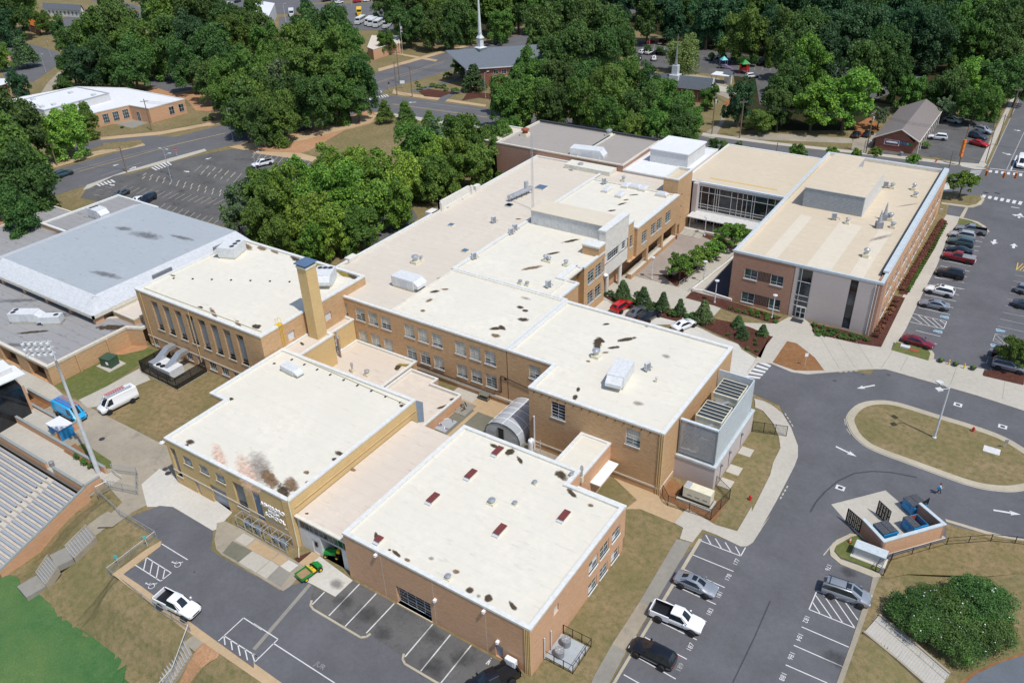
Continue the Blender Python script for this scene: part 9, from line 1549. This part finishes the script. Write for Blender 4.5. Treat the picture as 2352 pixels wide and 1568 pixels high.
grove('tree in the paved court', 'court trees', [(1563, 612, 38, 'young', 1.8, .06), (1603, 592, 33, 'young', 1.8, .06), (1637, 572, 31, 'young', 1.6, .08), (1682, 538, 39, 'young', 1.7, .08)])
grove('columnar evergreen behind the row of cars', 'evergreens behind the row of cars', [(1431, 667, 19, 'conedark', 2.8, 0, 3), (1478, 680, 18, 'conedark', 2.8, 0, 3), (1523, 692, 15, 'conedark', 3.4, 0, 3), (1562, 705, 14, 'conedark', 3.2, 0, 3), (1617, 715, 21, 'conedark', 2.9, 0, 3)])
grove('low spreading bush among the evergreens', 'spreading bushes among the evergreens', [(1400, 673, 13, 'bush', 1.1, 0, 1), (1445, 692, 15, 'bush', 1.1, 0, 1), (1502, 702, 14, 'bush', 1.1, 0, 1), (1490, 713, 13, 'bush', 1.1, 0, 1), (1547, 718, 14, 'bush', 1.1, 0, 1), (1590, 728, 18, 'bush', 1.1, 0, 1), (1465, 675, 10, 'bush', 1.1, 0, 1)])
grove('shrub of the mulch bed with three columns', 'shrubs in the mulch triangle', [(1696, 738, 14, 'conedark', 2.4, 0, 2), (1706, 762, 16, 'conedark', 2.0, 0, 2), (1753, 758, 13, 'conedark', 2.4, 0, 2), (1673, 768, 6, 'bush', 1.2, 0, .6), (1692, 775, 5, 'bush', 1.2, 0, .6), (1736, 790, 6, 'bush', 1.2, 0, .6), (1718, 800, 6, 'bush', 1.2, 0, .6), (1738, 805, 5, 'bush', 1.2, 0, .6), (1735, 780, 5, 'bush', 1.2, 0, .6)])
grove('round shrub in the front bed of the brown brick wing', 'front bed shrubs of the wing', [(x, y, 6.5, 'greenbush', 1.2, 0, .7) for x, y in ((1680, 707), (1694, 712), (1711, 716), (1725, 713), (1728, 721), (1742, 717), (1742, 726), (1760, 721), (1763, 727), (1780, 728), (1783, 738), (1762, 732))])
grove('round shrub below the pale masonry corner', 'front bed shrubs of the pale corner', [(x, y, 8.0, 'bush', 1.2, 0, .7) for x, y in ((1870, 745), (1888, 750), (1874, 758), (1890, 760), (1906, 757), (1922, 760), (1880, 767), (1897, 768), (1911, 766), (1938, 768), (1929, 772), (1945, 775), (1957, 768), (1962, 778), (1975, 773), (1990, 779))])
RB_ = []
a0, a1 = (2164, 508), (2073, 662); n_ = 30
for i in range(n_): f = i/(n_-1); RB_.append((a0[0]+(a1[0]-a0[0])*f, a0[1]+(a1[1]-a0[1])*f, 7+1.5*f, 'red', 1.3, 0, .7)); RB_.append((a0[0]+9+(a1[0]+12-a0[0]-9)*f, a0[1]+6+(a1[1]+6-a0[1]-6)*f, 4.5+f, 'greenbush', 1.2, 0, .5))
a0, a1 = (2060, 690), (2012, 768)
for i in range(9): f = i/8; RB_.append((a0[0]+(a1[0]-a0[0])*f, a0[1]+(a1[1]-a0[1])*f, 8+2*f, 'red', 1.3, 0, .7))
grove('bush of the long hedge bed beside the wing car park', 'hedge bed bushes along the wing', RB_)
grove('round bush on the church corner lawn', 'round bushes of the church corner', [(x, y, r_, 'greenbush', 1.2, 0, .7) for x, y, r_ in ((957, 189, 5), (962, 196, 6), (968, 203, 6), (993, 195, 8), (1005, 198, 7), (1018, 198, 8), (1028, 173, 12), (1025, 205, 7), (1045, 208, 12), (960, 205, 4), (977, 200, 4))]); grove('ball shaped bush beside the porch of the brown roofed shop', 'x', [(2126, 333, 12, 'greenbush', 1.3, 0, 1)])
grove('shrub on the lawn of the white roofed building', 'lawn shrubs of the white roofed building', [(472, 273, 8, 'bush', 1.2, 0, .8), (484, 272, 8, 'bush', 1.2, 0, .8), (281, 292, 5, 'bush', 1, 0, .5)]); grove('shrub behind the bleachers wall', 'shrubs behind the bleachers wall', [(180, 1045, 12, 'greenbush', 1.2, 0, 1), (197, 1058, 13, 'greenbush', 1.2, 0, 1), (212, 1068, 12, 'greenbush', 1.2, 0, 1)])
ms = []
for i, (x, y, rp) in enumerate(((2095, 1418, 62), (2165, 1440, 72), (2235, 1400, 72), (2150, 1390, 55), (2250, 1450, 62), (2200, 1480, 55))):
 q = G('d', x/.9408*0+x, y+18); dist = math.dist(q, (0, 0, CAMH)); r = rp*.93*dist/FPX; t = tree('myrtle', q[0], q[1], r*1.3, r, q[2]-.2, .0, ('leftmost', 'second from left', 'big rightmost', 'small back', 'lower right', 'front')[i]+' white flowering shrub in the clump by the track', 'white flowering shrubs by the track', 'shrub')
for t in bpy.data.objects:
 if t.get('category') == 'tree' and t.name.split('.')[0] in ('shrub', 'clipped_shrub', 'flowering_shrub'): t['category'] = 'shrub'
for o in bpy.data.objects:
 if '_w' in o: del o['_w']
